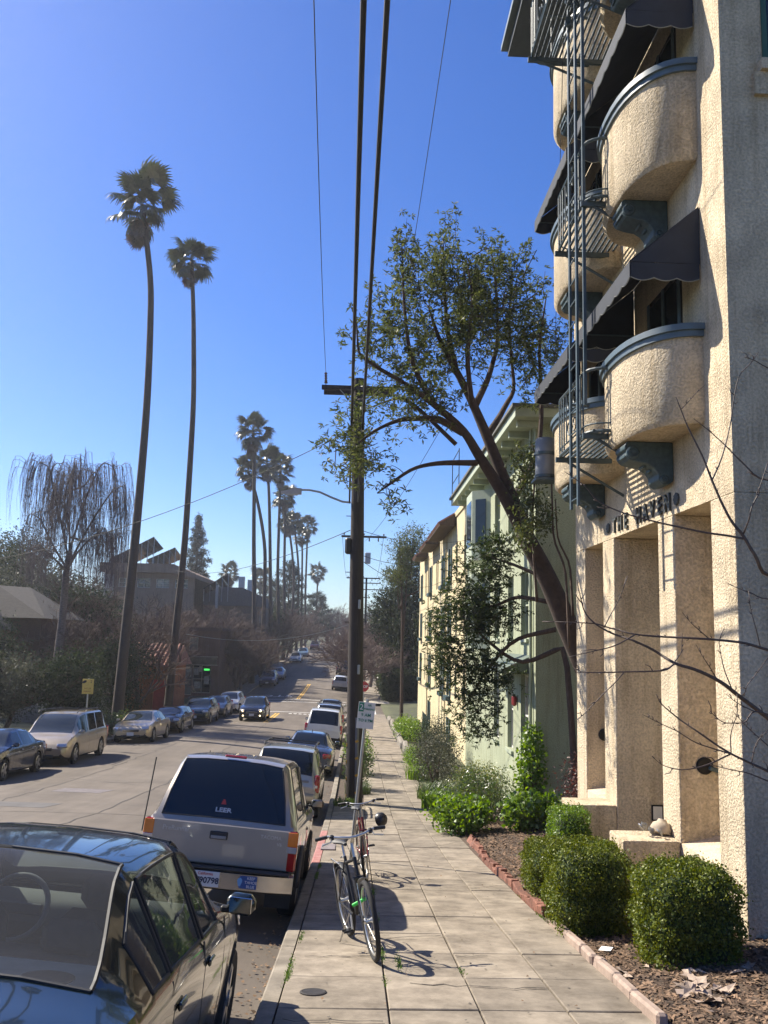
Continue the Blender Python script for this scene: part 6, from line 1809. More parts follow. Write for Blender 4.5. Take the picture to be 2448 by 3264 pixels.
hedge('box_hedge', 'upright light green hedge tuft between the two step walls', (2.98, 12.6, -3.1), (.5, .7, .82), 12000, L_LIME, seed=5, group='clipped hedges by the entrance')

def shrub(name, label, c, d, n, m, L=.05, W=.025, seed=1, per=14, spread=.09, cat='shrub', group=None, stems=8, bark=M_BARK):
    q = np.random.default_rng(seed)
    t = thing(name, label, cat, (c[0], c[1], c[2]), group)
    cc = np.array([c[0], c[1], c[2] + d[2] * .5])
    P = ell(cc, np.array(d) / 2, n, q, .45)
    P = P[P[:, 2] > c[2] + .03]
    w = MB(); N0 = []
    for i in range(stems):
        a = q.uniform(0, 6.28); e = P[q.integers(len(P))]
        N0 += limb(w, [Vector((c[0] + .05 * math.cos(a), c[1] + .05 * math.sin(a), c[2] - .1)), Vector(((c[0] * .5 + e[0] * .5), (c[1] * .5 + e[1] * .5), c[2] + d[2] * .35)), Vector(tuple(cc + (e - cc) * .7))], [.02 + .01 * d[2], .015 + .006 * d[2], .008], 5, 3)
    colonize(w, N0, P[::max(1, len(P) // 120)], .012, .003, .12, q, 3)
    w.build('stem', bark, t)
    leaf_obj('leaves', leafcloud(P, per, spread, L, W, q), m, t)
    return t
def blades(name, label, c, rad, n, h, m, w=.014, seed=1, cat='plant', group=None, kind=None):
    """tuft of strap leaves arching outward"""
    q = np.random.default_rng(seed)
    V = []
    for i in range(n):
        a = q.uniform(0, 6.28); rr_ = rad * math.sqrt(q.uniform(0, 1)); x0, y0 = c[0] + rr_ * math.cos(a), c[1] + rr_ * math.sin(a)
        z0 = c[2]; a2 = q.uniform(0, 6.28); hh_ = h * q.uniform(.55, 1.1); out = hh_ * q.uniform(.25, .8); sx, sy = -math.sin(a2) * w / 2, math.cos(a2) * w / 2
        prev = None
        for k in range(4):
            t0, t1 = k / 4, (k + 1) / 4
            def pos(t): return (x0 + math.cos(a2) * out * t * t, y0 + math.sin(a2) * out * t * t, z0 + hh_ * (t * 1.25 - .55 * t ** 2.4))
            p0, p1 = pos(t0), pos(t1); w0, w1 = 1 - t0 * .6, 1 - t1 * .95
            V += [(p0[0] - sx * w0, p0[1] - sy * w0, p0[2]), (p0[0] + sx * w0, p0[1] + sy * w0, p0[2]), (p1[0] + sx * w1, p1[1] + sy * w1, p1[2]), (p1[0] - sx * w1, p1[1] - sy * w1, p1[2])]
    V = np.array(V)
    me = np_mesh(name, V - np.array(c), quads(V)); o = link_mesh(me, name, m); o.location = c
    return tag(o, label, cat, group, kind)
G_ = 'shrubs in the front beds along the right pavement'
shrub('leafy_shrub', 'low glossy broad-leaved plant spilling over the pavement edge before the mulch', (2.30, 19.6, zside(19.6)), (1.35, 1.5, .75), 240, L_LIME, .10, .07, 31, 10, .08, group=G_)
shrub('leafy_shrub', 'dark rounded shrub behind the spilling glossy plant', (2.95, 21.4, zside(21)), (1.7, 2.0, 1.25), 420, L_MID, .05, .028, 32, 14, .09, group=G_)
shrub('leafy_shrub', 'yellow-green feathery shrub below the pale green house', (3.25, 23.6, zside(23.6)), (1.5, 2.6, 1.25), 420, leaf_mat('yellow_green_leaf', (.09, .11, .012), (.22, .22, .03), .4), .06, .02, 33, 14, .1, group=G_)
shrub('leafy_shrub', 'bright green round-leaved shrub at the foot of the leaning trunk', (3.85, 19.4, zside(19.4) + .1), (1.6, 1.2, .75), 220, L_LIME, .11, .09, 34, 10, .08, group=G_)
shrub('leafy_shrub', 'grey-green upright shrub overhanging the middle of the front beds', (2.62, 29.0, zside(29)), (1.6, 2.6, 1.9), 460, L_GREY, .055, .03, 35, 14, .11, group=G_)
shrub('leafy_shrub', 'dark shrub with thin upright shoots before the yellow house', (2.95, 33.5, zside(33.5)), (1.7, 3.2, 2.1), 420, L_DARK, .06, .03, 36, 14, .13, group=G_)
shrub('leafy_shrub', 'bright green mound of ground plants nearest the crossing', (2.9, 50, zside(50)), (1.4, 9, .95), 420, L_LIME, .10, .05, 37, 14, .13, group=G_)
shrub('leafy_shrub', 'fresh green low plants along the pavement beside the grey-green shrub', (2.42, 36.5, zside(36.5)), (.8, 5, .55), 300, L_LIME, .07, .03, 38, 14, .1, group=G_)
shrub('leafy_shrub', 'dark red-brown twiggy shrub in the gap beside the far corner pier', (4.55, 17.2, zside(17.2)), (1.5, 1.6, 1.9), 300, L_RED, .06, .025, 39, 12, .1, group=G_)
shrub('leafy_shrub', 'ivy clump climbing the corner of the pale green house', (4.05, 20.8, zside(20.8) + .1), (.6, .7, 2.3), 200, L_LIME, .09, .07, 40, 9, .08, group=G_)
blades('strap_leaf_clump', 'arching strap-leaved clump at the pavement edge beyond the mulch', (2.35, 24.3, zside(24.3)), .55, 420, .62, L_LIME, .03, 41, group=G_)
blades('strap_leaf_clump', 'second arching strap-leaved clump farther along the pavement edge', (2.4, 26.6, zside(26.6)), .55, 420, .62, L_MID, .03, 42, group=G_)
blades('strap_leaf_clump', 'long pale grass clump in the bed under the grey-green shrub', (2.3, 31.8, zside(31.8)), .5, 420, .7, L_LIME, .02, 43, group=G_)
# low stone border by the far beds
for i in range(9):
    y = 40 + i * 2.6; b = MB(); b.cbox((2.36 + .05 * math.sin(i * 2.1), y, zside(y) + .12), (.28, 2.3, .42), .08, (0.01, .05 * math.sin(i), .03 * math.cos(i * 3)))
    if i == 0: sb_ = thing('stone_border', 'low rough stone border along the beds near the crossing', 'border', (2.36, 40, zside(40)))
    b.build('stone', mat('border_stone', (.20, .18, .15), .9, var=.3, objrand=.15), sb_)
# planting strip by the pole
blades('grass_tuft', 'ragged grass tuft at the foot of the wooden pole', (-.25, 24.5, zside(24.5)), .28, 260, .28, L_LIME, .012, 44)
blades('grass_tuft', 'green grass clump on the strip just beyond the wooden pole', (.12, 27.5, zside(27.5)), .4, 420, .5, L_MID, .014, 45)
shrub('leafy_shrub', 'small bush with round leaves on the strip behind the parking sign', (.18, 28.8, zside(28.8)), (.9, 1.1, 1.5), 200, L_MID, .06, .04, 46, 12, .09)
shrub('leafy_shrub', 'light green bush on the strip above the round-leaved bush', (.15, 33, zside(33)), (1.0, 1.8, 1.7), 240, L_LIME, .07, .04, 47, 12, .1)
# weeds in the joints
wv = []
q = np.random.default_rng(8)
for (x, y, s, n) in ((-.50, 7.9, .05, 260), (-.50, 8.3, .05, 120), (-.50, 13.6, .06, 300), (-.5, 14.6, .05, 160), (.31, 8.75, .05, 160), (.45, 8.35, .05, 160), (.98, 8.1, .03, 50), (.31, 7.7, .03, 60), (.30, 10.5, .05, 120), (-.48, 9.4, .04, 100), (2.22, 12.0, .06, 200), (2.2, 10.7, .05, 120), (.30, 12.3, .05, 110)):
    for i in range(n):
        px_, py_ = x + q.normal(0, .012), y + q.normal(0, s * 3); a = q.uniform(0, 6.28); h_ = q.uniform(.006, .02); z = zside(py_) - .005
        wv += [(px_ - .004 * math.sin(a), py_ + .004 * math.cos(a), z), (px_ + .004 * math.sin(a), py_ - .004 * math.cos(a), z), (px_ + math.cos(a) * h_ * .8 + .003, py_ + math.sin(a) * h_ * .8, z + h_), (px_ + math.cos(a) * h_ * .8 - .003, py_ + math.sin(a) * h_ * .8, z + h_)]
V = np.array(wv); o = link_mesh(np_mesh('joint_weeds', V, quads(V)), 'joint_weeds', L_LIME); tag(o, 'tiny green weeds and moss growing in the pavement joints', 'weeds', kind='stuff')

# ---------------------------------------------------------------- palms
def frond_mesh(name, seed, n=26, R=.98, pet=1.12, droop=.5):
    q = np.random.default_rng(seed); V = []
    def tri(a, b_, c, d): V.extend([a, b_, c, d])
    # petiole along +x
    m = 5
    for k in range(m):
        x0, x1 = pet * k / m, pet * (k + 1) / m; w0 = .035 * (1 - .5 * k / m); z0, z1 = -.10 * (x0 / pet) ** 2, -.10 * (x1 / pet) ** 2
        tri((x0, -w0, z0), (x0, w0, z0), (x1, w0 * .9, z1), (x1, -w0 * .9, z1)); tri((x0, 0, z0 - w0), (x0, 0, z0 + w0 * .3), (x1, 0, z1 + w0 * .3), (x1, 0, z1 - w0))
    for i in range(n):
        a = (i + .5) / n * 2 - 1; th = a * math.radians(118); L = R * (1 - .22 * abs(a)) * q.uniform(.85, 1.08)
        c_, s_ = math.cos(th), math.sin(th)
        st_ = [0, .3, .6, .82, 1.0]; wd_ = [.012, .055, .062, .03, .006]
        pts = []
        for t, w in zip(st_, wd_):
            r = L * t
            z = -.10 + .06 * (i % 2) * t - droop * max(0, t - .35) ** 1.7 * L * q.uniform(.7, 1.3) - .25 * abs(a) * t * L * .5
            pts.append((pet + c_ * r * (1 - .25 * max(0, t - .6)), s_ * r * (1 - .2 * max(0, t - .6)), z, w))
        for (x0, y0, z0, w0), (x1, y1, z1, w1) in zip(pts, pts[1:]):
            tri((x0 + s_ * w0, y0 - c_ * w0, z0), (x0 - s_ * w0, y0 + c_ * w0, z0), (x1 - s_ * w1, y1 + c_ * w1, z1), (x1 + s_ * w1, y1 - c_ * w1, z1))
    V = np.array(V)
    return V
FV = [frond_mesh('frond', 100 + k, droop=.7 + .3 * (k % 3), R=.98 + .08 * (k % 2), pet=(.55, 1.15, .85, 1.2, .7)[k]) for k in range(5)]
FR_ME = []
for k in range(5):
    me = np_mesh('frond', FV[k], quads(FV[k])); me.materials.append(L_PALM); FR_ME.append(me)
FD_ME = []
for k in range(2):
    me = np_mesh('dead_frond', FV[k], quads(FV[k])); me.materials.append(L_PALMD); FD_ME.append(me)
def frond_mats(n, seed, s, dead):
    q = random.Random(seed); out = []
    for i in range(n):
        az = i * 2.39996 + q.uniform(-.25, .25); t = i / (n - 1)
        el_ = math.radians(84 - 118 * t ** .85 + q.uniform(-9, 9)); sc = s * q.uniform(.85, 1.1)
        out.append((Matrix.Rotation(az, 4, 'Z') @ Matrix.Rotation(-el_, 4, 'Y') @ Matrix.Rotation(q.uniform(-.5, .5), 4, 'X') @ Matrix.Scale(sc, 4), Vector((0, 0, .35 * s * (1 - t) - .25 * s * t)), 0))
    for i in range(dead):
        az = i * 2.39996 + q.uniform(-.3, .3); el_ = math.radians(-72 + q.uniform(-12, 14)); sc = s * q.uniform(.6, .8)
        out.append((Matrix.Rotation(az, 4, 'Z') @ Matrix.Rotation(-el_, 4, 'Y') @ Matrix.Rotation(q.uniform(-.6, .6), 4, 'X') @ Matrix.Scale(sc, 4), Vector((0, 0, -.5 * s - .45 * s * (i / max(1, dead)))), 1))
    return out
def palm(label, path, radii, s, n, dead, seed, near=False, group='tall fan palms along the left kerb'):
    base = path[0]
    t = thing('palm_tree', label, 'palm tree', base, group)
    w = MB(); S = limb(w, [Vector(p) for p in path], radii, 10, 8); w.build('trunk', M_PALMT, t, smooth='all')
    top = Vector(S[-1]) - ORIG[t]
    q = random.Random(seed)
    if near:
        for (M, off, d) in frond_mats(n, seed, s, dead):
            me = FD_ME[q.randrange(2)] if d else FR_ME[q.randrange(5)]
            o = bpy.data.objects.new('dead_frond' if d else 'frond', me); COL.objects.link(o); o.parent = t
            o.matrix_local = Matrix.Translation(top + off) @ M
    else:
        for d_ in (0, 1):
            VV = []
            for (M, off, d) in frond_mats(n, seed, s, dead):
                if d != d_: continue
                A = FV[q.randrange(5)]; R3 = np.array(M.to_3x3()); VV.append(A @ R3.T + np.array(top + off))
            V = np.concatenate(VV); link_mesh(np_mesh('crown' if not d_ else 'dead_skirt', V, quads(V)), 'crown' if not d_ else 'dead_skirt', L_PALM if not d_ else L_PALMD, t)
    return t
z46, z58 = zside(46), zside(58)
palm('nearer and taller of the two big fan palms on the left', [(-12.05, 46, z46 - .1), (-11.85, 46, 0), (-11.62, 46, 6), (-11.5, 46, 12), (-11.62, 46, 17.5), (-12.4, 46, 23.1)], [.30, .25, .215, .19, .165, .14], 1.08, 23, 9, 1, True)
palm('shorter-looking big fan palm just right of the tallest one', [(-12.0, 58, z58 - .1), (-11.75, 58, 0), (-11.45, 58, 7), (-11.4, 58, 14), (-11.65, 58, 20), (-12.05, 58, 25.2)], [.29, .24, .205, .18, .16, .13], .95, 23, 3, 2, True)
PAL = [(807, 1379, 807, 102, 1.25, 'tallest palm of the far row, at its left end'), (791, 1503, 837, 112, 1.2, 'palm with a curved trunk crossing behind the tallest of the far row'), (850, 1476, 859, 120, 1.25, 'straight palm right of the tallest one in the far row'),
       (894, 1500, 884, 132, 1.3, 'thick-crowned palm in the middle of the far row'), (908, 1585, 904, 143, 1.25, 'palm hidden behind the street lamp head in the far row'), (917, 1667, 928, 160, 1.2, 'lower bending palm below the street lamp'),
       (935, 1667, 944, 173, 1.2, 'palm with an S-shaped trunk below the street lamp'), (963, 1711, 960, 188, 1.2, 'left palm of the pair at the right end of the far row'), (981, 1679, 972, 196, 1.25, 'right palm of the pair at the right end of the far row')]
for i, (cx_, cy_, bx, Yp, s, lab) in enumerate(PAL):
    tp = at(cx_, cy_, Yp); bs = at(bx, 2060, Yp); mid = at(bx + (2 if i not in (1, 5, 6) else 8), (cy_ + 2060) / 2, Yp)
    z0 = zside(Yp)
    palm(lab, [(bs.x, Yp, z0 - .2), tuple(bs + Vector((0, 0, 2))), tuple(mid), (tp.x * .6 + mid.x * .4, Yp, tp.z * .75 + mid.z * .25), (tp.x, Yp, tp.z)], [.34, .28, .23, .2, .17], s * 1.0, 28, 10 if i % 2 == 0 else 5, 10 + i)
for i, (cx_, cy_, Yp, s, lab) in enumerate([(1013, 1826, 250, 1.5, 'small distant palm alone against the sky left of the pole'), (735, 1832, 190, 1.3, 'distant palm crown above the tilted panel frame'), (831, 1844, 210, 1.5, 'distant palm crown between the palm trunks')]):
    tp = at(cx_, cy_, Yp)
    palm(lab, [(tp.x, Yp, -2), (tp.x, Yp, tp.z * .5), (tp.x, Yp, tp.z)], [.3, .25, .2], s * 1.1, 24, 6, 40 + i, group='distant palms')

# ---------------------------------------------------------------- weeping birch
bt = thing('weeping_birch', 'bare weeping birch with long hanging twigs against the sky at left', 'tree', (-18.1, 55, -4))
wd = MB(); Yt = 55.0; q = np.random.default_rng(12)
TRK = T_((125, 1420, 0), (135, 1330, 0), (143, 1240, 0), (150, 1190, 0))
TRK = [Vector((-18.2, 55, -4.6))] + TRK
S0 = limb(wd, TRK, [.30, .27, .24, .2, .17], 8)
ends = []
LB = [((150, 1190, 0), (150, 1120, .3), (152, 1060, .4), (180, 1010, .5), (185, 975, .5)), ((148, 1210, 0), (130, 1120, -.5), (115, 1060, -.9), (105, 1010, -1), (85, 1000, -1), (70, 1030, -1.1)), ((150, 1190, 0), (175, 1110, .5), (200, 1040, .8), (225, 1000, 1), (245, 1010, 1), (255, 1050, 1)),
      ((148, 1220, 0), (185, 1150, -.7), (215, 1100, -1), (245, 1060, -1.2), (265, 1050, -1.3), (270, 1090, -1.3)), ((145, 1230, 0), (110, 1170, .8), (85, 1120, 1.3), (65, 1110, 1.4), (52, 1140, 1.4)), ((150, 1150, .2), (140, 1090, -1.2), (150, 1030, -1.8), (160, 1010, -2), (150, 1040, -2.3)),
      ((150, 1160, 0), (190, 1170, 1), (220, 1150, 1.6), (240, 1160, 1.8)), ((146, 1230, 0), (170, 1190, -1.4), (200, 1160, -2), (225, 1140, -2.2), (235, 1170, -2.3)), ((146, 1235, 0), (110, 1200, -1), (85, 1180, -1.6), (60, 1190, -1.8)), ((150, 1120, .3), (120, 1060, 1.5), (110, 1020, 2), (125, 1000, 2.2), (140, 1030, 2.2)), ((152, 1060, .4), (180, 1050, -.6), (205, 1020, -1), (215, 1040, -1.2))]
src = []
for l in LB:
    pts = T_(*l); src += limb(wd, pts, list(np.linspace(.075, .015, len(pts))), 5, 5)[4:]
for k in range(420):
    a = Vector(src[q.integers(len(src))]); e = a + Vector((q.normal(0, .45), q.normal(0, .5), q.uniform(-.1, .35)))
    wd.tube([a, (a + e) / 2 + Vector((0, 0, .12)), e], [.018, .013, .008], 3, False); src.append(tuple(e)); src.append(tuple((a + e) / 2))
wd.build('trunk', M_BIRCHB, bt, smooth='all')
st = MB()
for k in range(2300):
    a = Vector(src[q.integers(len(src))]); L = min(q.uniform(1.2, 4.6), max(.8, a.z - 2.6)); sw_x, sw_y = q.normal(0, .12), q.normal(0, .12)
    out = Vector((a.x + 17.9, a.y - 55, 0)); out = out.normalized() * .22 if out.length > .3 else Vector()
    P = [a + out * math.sin(t * 2.2) + Vector((sw_x * t + q.normal(0, .025), sw_y * t + q.normal(0, .025), -L * t ** 1.15 + .10 * math.sin(t * 3.1))) for t in (0, .12, .35, .6, .82, 1)]
    st.tube(P, [.009, .009, .008, .0075, .007, .006], 3, False)
st.build('hanging_twigs', M_BIRCHT, bt)['kind'] = 'stuff'

# ---------------------------------------------------------------- bare winter trees (three builds, many copies)
def bare_mesh(seed, H=8.0, spread=1.0, twig=.012, levels=5):
    q = random.Random(seed); w = MB()
    def grow(p, d, L, r, lv):
        n = 3; P = [p]; dd = d.copy()
        for k in range(n):
            dd = (dd + Vector((q.gauss(0, .16), q.gauss(0, .16), q.gauss(.06, .12)))).normalized(); P.append(P[-1] + dd * L / n)
        rr_ = [r, r * .85, r * .7, r * .55 if lv else r * .4]
        w.tube(P, [max(x, twig * .8) for x in rr_], 6 if lv > 3 else (4 if lv > 1 else 3), False)
        if lv == 0: return
        cnt = {5: 5, 4: 5, 3: 4, 2: 4, 1: 5}[lv]
        for i in range(cnt):
            t = q.uniform(.4, 1.0) if i else 1.0
            k = min(int(t * n), n - 1); pp = P[k] + (P[k + 1] - P[k]) * (t * n - k)
            ax_ = Vector((q.gauss(0, 1), q.gauss(0, 1), q.gauss(0, .6))); nd = (dd + ax_.normalized() * q.uniform(.5, 1.0) * spread).normalized()
            grow(pp, nd, L * q.uniform(.55, .78), max(r * q.uniform(.45, .6), twig), lv - 1)
    grow(Vector((0, 0, -.2)), Vector((0, 0, 1)), H * .32, H * .018, levels)
    o = w.build('branches', M_TWIG); me = o.data; bpy.data.objects.remove(o)
    return me
BARE = [bare_mesh(s, 8.0, 1.0, .011) for s in (1, 2, 3)]
BAREP = []
for me in BARE:
    m2 = me.copy(); m2.materials.clear(); m2.materials.append(M_TWIGP); BAREP.append(m2)
def bare(x, y, H, lab, k, pale=False, rot=0, group='bare winter trees', z=None, wide=1.0):
    t = thing('bare_tree', lab, 'tree', (x, y, (terr(x, y) if z is None else z)), group)
    o = bpy.data.objects.new('branches', (BAREP if pale else BARE)[k % 3]); COL.objects.link(o); o.parent = t
    o.rotation_euler = (0, 0, rot); o.scale = (H / 8 * wide, H / 8 * wide, H / 8)
BT = [(-13.9, 56.5, 7, 'bare tree between the retaining wall and the tiled building'), (-16.5, 69, 8, 'bare tree behind the tiled roof'), (-19.5, 63, 8.5, 'bare tree left of the tiled building, behind the first palm trunk'), (-18.6, 79.5, 7.5, 'bare reddish tree left of the shop sign'), (-12.0, 89.5, 7.0, 'bare street tree at the corner of the brown shop'),
      (-12.0, 94, 7.5, 'second bare street tree along the brown shop wall'), (-12.0, 103, 7.5, 'third bare street tree along the brown shop wall'), (-12, 113, 8, 'fourth bare street tree along the brown shop wall'), (-22, 76, 9, 'bare tree below the solar panel building, left part'), (-18.5, 80, 9, 'bare tree below the solar panel building, right part'), (-25, 70, 9, 'bare tree behind the birch trunk'),
      (-23, 88, 9, 'bare tree half hiding the solar building wall'), (-17, 96, 9, 'bare tree in front of the grey roofed building'), (-12, 128, 8, 'bare street tree beyond the brown shop'), (-11.5, 146, 8, 'bare street tree below the far palms'), (-10.5, 168, 8.5, 'bare tree left of the hilltop'), (-11, 190, 9, 'bare tree by the maroon vehicle'),
      (.4, 92, 8.2, 'bare reddish street tree past the stop sign'), (1.4, 101, 9, 'bare street tree right of the transformer pole'), (.2, 122, 7, 'bare street tree farther up the right kerb'), (.0, 140, 8, 'bare street tree high on the right side of the hill'), (-.5, 165, 8, 'bare street tree near the hilltop on the right'), (-2, 205, 10, 'bare tree closing the view at the hilltop'), (-8, 225, 10, 'bare tree closing the view left of the hilltop'), (4, 190, 10, 'bare tree beyond the hill on the right'),
      (-18.5, 72, 8.5, 'bare tree in the side street mouth behind the tiled building'), (-20.5, 84, 9, 'bare tree at the left end of the shop front'), (-27, 84, 9, 'bare tree below the left end of the solar building'), (-15, 88, 9, 'bare tree rising over the shop roof'), (-19, 92, 9.5, 'bare tree rising over the back of the shop'), (-13, 99, 9, 'bare tree over the middle of the shop roof'), (-13.4, 108, 9, 'bare tree over the far part of the shop roof'),
      (-17, 60, 8, 'bare tree just behind the retaining wall top'), (-22.5, 68, 9.5, 'bare tree right of the birch trunk'), (-12.6, 137, 9, 'bare tree at the end of the brown shop'), (-14, 155, 9, 'bare tree among the far palm trunks'), (1.9, 112, 8, 'bare reddish tree behind the second street tree on the right'), (2.6, 96, 7.5, 'bare tree beside the far hedge'), (-.2, 84.5, 6.5, 'bare leaning street tree right at the far corner')]
for i, (x, y, H, lab) in enumerate(BT):
    bare(x, y, H * (1.3 if x < -11 else 1.35), lab, i, pale=i in (2, 8, 11, 15, 16) or 17 <= i <= 24 or i >= 36, rot=i * 1.3, wide=1.2 if x < -11 else 1.15)
# ---------------------------------------------------------------- dark evergreens
def tree_cloud(name, lab, c, parts, n, m, L, W, seed, spread=.3, per=8, tw=1.0, cat='tree', group=None, bark=M_BARK):
    """tree: trunk from c, crown from a list of ellipsoids (centre offset, radii)"""
    q = np.random.default_rng(seed); t = thing(name, lab, cat, c, group)
    V = sum(r[0] * r[1] * r[2] for _, r in parts); P = []
    for off, r in parts:
        P.append(ell(np.array(c) + np.array(off), r, max(6, int(n * r[0] * r[1] * r[2] / V)), q, .35))
    P = np.concatenate(P); P = P[P[:, 2] > c[2] + .1]
    w = MB(); hmax = max(o[2] for o, _ in parts)
    N0 = limb(w, [Vector(c) - Vector((0, 0, .4)), Vector(c) + Vector((q.normal(0, .15), q.normal(0, .15), hmax * .5)), Vector(c) + Vector((q.normal(0, .3), q.normal(0, .3), hmax))], [(.02 * hmax + .08) * tw, (.014 * hmax + .05) * tw, .04], 7)
    for off, r in parts: N0 += limb(w, [Vector(N0[len(N0) // 3]), Vector(c) + Vector(off) * .75 + Vector((0, 0, .1)), Vector(c) + Vector(off)], [.09, .06, .03], 5, 3)
    colonize(w, N0, P[::max(1, len(P) // 90)], .05, .012, .1, q, 3)
    w.build('trunk', bark, t)
    leaf_obj('crown', leafcloud(P, per, spread, L, W, q), m, t)
    return t
def blob(r0, h, k, seed):
    q = random.Random(seed); out = []
    for i in range(k):
        a = q.uniform(0, 6.28); rr_ = r0 * q.uniform(.2, .75); out.append(((rr_ * math.cos(a), rr_ * math.sin(a), h * q.uniform(.3, .85)), (r0 * q.uniform(.35, .6), r0 * q.uniform(.35, .6), h * q.uniform(.18, .3))))
    return out
GL = 'dark evergreens filling the left bank'
for i, (x, y, r, h, m, n, L, W, lab) in enumerate([
        (-14.3, 44.5, 2.4, 4.6, L_DARK, 900, .14, .07, 'dark evergreen directly left of the first palm trunk'), (-16.8, 43.5, 2.6, 4.2, L_GREY, 900, .14, .06, 'grey-leaved evergreen above the gold minivan'), (-19.5, 43, 2.6, 4.4, L_DARK, 700, .14, .07, 'dark evergreen at the left edge above the navy sedan'),
        (-13.2, 49.8, 1.9, 4.7, L_DARK, 700, .13, .06, 'dark evergreen between the two big palms'), (-22, 52, 3, 5.6, L_DARK, 700, .16, .08, 'dark evergreen in front of the shingled house'), (-16, 57, 2.6, 4.6, L_DARK, 600, .16, .08, 'dark evergreen behind the retaining wall'), (-20, 70, 4, 9, L_DARK, 900, .22, .1, 'tall dark tree behind the birch'),
        (-27, 72, 4.5, 9.5, L_GREY, 900, .22, .1, 'tall grey-green tree above the shingled roof'), (-33, 80, 5, 11, L_DARK, 900, .25, .12, 'tall dark tree at the left edge behind the shingled house'), (-24.5, 64, 3, 7.5, L_DARK, 700, .2, .1, 'dark tree beside the shingled house gable'), (-40, 100, 6, 13, L_DARK, 800, .3, .14, 'broad dark tree far behind the birch'), (-32, 108, 4.5, 9, L_DARK, 700, .3, .14, 'dark tree left of the solar building'),
        (-14.5, 134, 4, 8, L_DARK, 600, .3, .14, 'dark tree behind the brown shop'), (-17, 146, 5, 10, L_DARK, 700, .3, .14, 'dark tree among the far palms'), (-12.5, 44.6, 1.2, 1.6, L_MID, 260, .12, .06, 'low shrub at the foot of the first palm')]):
    tree_cloud('evergreen_tree' if h > 2 else 'low_shrub', lab, (x, y, terr(x, y)), blob(r, h, 9, 60 + i) + [((0, 0, h * .5), (r * .6, r * .6, h * .42))], n, m, L, W, 60 + i, spread=.035 * h + .06, per=16, group=GL)
# agave-like pale stalks by the left kerb
blades('spiky_plant', 'pale spiky plant beside the left kerb behind the minivan', (-11.9, 41.5, zside(41.5)), .35, 90, 1.3, leaf_mat('pale_spike', (.18, .18, .13), (.34, .33, .26), .2), .06, 71)
GR = 'dark evergreens on the far right corner'
for i, (x, y, parts, m, n, L, W, lab) in enumerate([
        (4.6, 88, blob(3.2, 13, 10, 81) + [((0, 0, 6), (2.2, 2.2, 5))], L_DARK, 1500, .28, .12, 'tall dark evergreen behind the far hedge, tallest of the corner group'), (7.5, 80, blob(3, 9.5, 9, 82) + [((0, 0, 4), (2.2, 2.2, 4))], L_DARK, 900, .26, .12, 'dark evergreen behind the yellow house corner'),
        (3.2, 104, blob(2.6, 9.5, 9, 83), L_DARK, 800, .28, .12, 'dark evergreen above the bare street trees on the right'), (2.9, 79.5 + 10, blob(1.4, 4, 8, 84), L_MID, 400, .2, .1, 'sunlit green shrub tree along the far pavement')]):
    tree_cloud('evergreen_tree', lab, (x, y, terr(x, y)), parts, n, m, L, W, 90 + i, spread=.34, per=14, group=GR)
hedge('clipped_hedge', 'tall dark clipped hedge across the side street by the far corner', (4.1, 84.5, zside(84.5) - .1), (3.4, 5.0, 3.0), 26000, L_DARK, .11, .07, seed=95, rough=.02)
# slender sunlit tree before the crossing
tree_cloud('slender_tree', 'slender tall tree with sunlit olive leaves rising beyond the yellow house', (3.35, 66, zside(66)), [((.2, 0, 11.6), (1.1, 1.1, 1.2)), ((-.5, 0, 10.3), (1.3, 1.2, 1.0)), ((.6, .2, 13.2), (1.1, 1, 1.0)), ((-.2, .2, 12.6), (1.3, 1, .9)), ((1.5, 0, 12.2), (1.0, 1, .9))], 420, L_TREE, .17, .065, 97, .26, 14, tw=.42)
# conifers
def conifer(lab, x, y, H, R, seed, cedar=False, z=None, group='dark conifers on the skyline'):
    q = np.random.default_rng(seed); z0 = terr(x, y) if z is None else z
    t = thing('conifer', lab, 'tree', (x, y, z0), group); w = MB()
    w.tube([(x, y, z0 - .3), (x, y, z0 + H)], [.022 * H, .02], 7); P = []
    nb = int(H * (4.2 if not cedar else 3.2))
    for i in range(nb):
        t_ = .16 + .83 * i / nb; a = i * 2.4 + q.uniform(-.4, .4); L = R * ((1 - t_) ** (.8 if not cedar else .55)) * q.uniform(.55, 1.1) + .2
        p0 = Vector((x, y, z0 + H * t_)); e = p0 + Vector((math.cos(a) * L, math.sin(a) * L, L * (-.12 if not cedar else .12)))
        w.tube([p0, (p0 + e) / 2 + Vector((0, 0, .05 * L)), e], [.05, .035, .012], 3, False)
        for k in range(max(4, int(L * 6))):
            f = q.uniform(.3, 1.0); P.append(tuple(p0 + (e - p0) * f + Vector((q.normal(0, .12 * L), q.normal(0, .12 * L), q.normal(0, .05)))))
    w.build('trunk', M_BARK, t)
    leaf_obj('crown', leafcloud(np.array(P), 26, .18 + .014 * R, .36, .12, q, flat=2.0), L_CON, t)
conifer('tall redwood right of the second palm trunk on the skyline', -27.5, 150, 22, 4.2, 1, z=-2)
conifer('dark layered cedar among the far palm trunks', -13.5, 172, 17, 5.5, 2, True, z=-2.5)
conifer('broad layered cedar right of the far palms', -9.5, 205, 12, 6.5, 3, True, z=-2)
conifer('dark cedar behind the far palm row at left', -18, 185, 14, 5, 4, True, z=-2.5)
conifer('layered dark cedar rising behind the far poles on the right', 5.2, 96, 15.5, 5.0, 5, True)
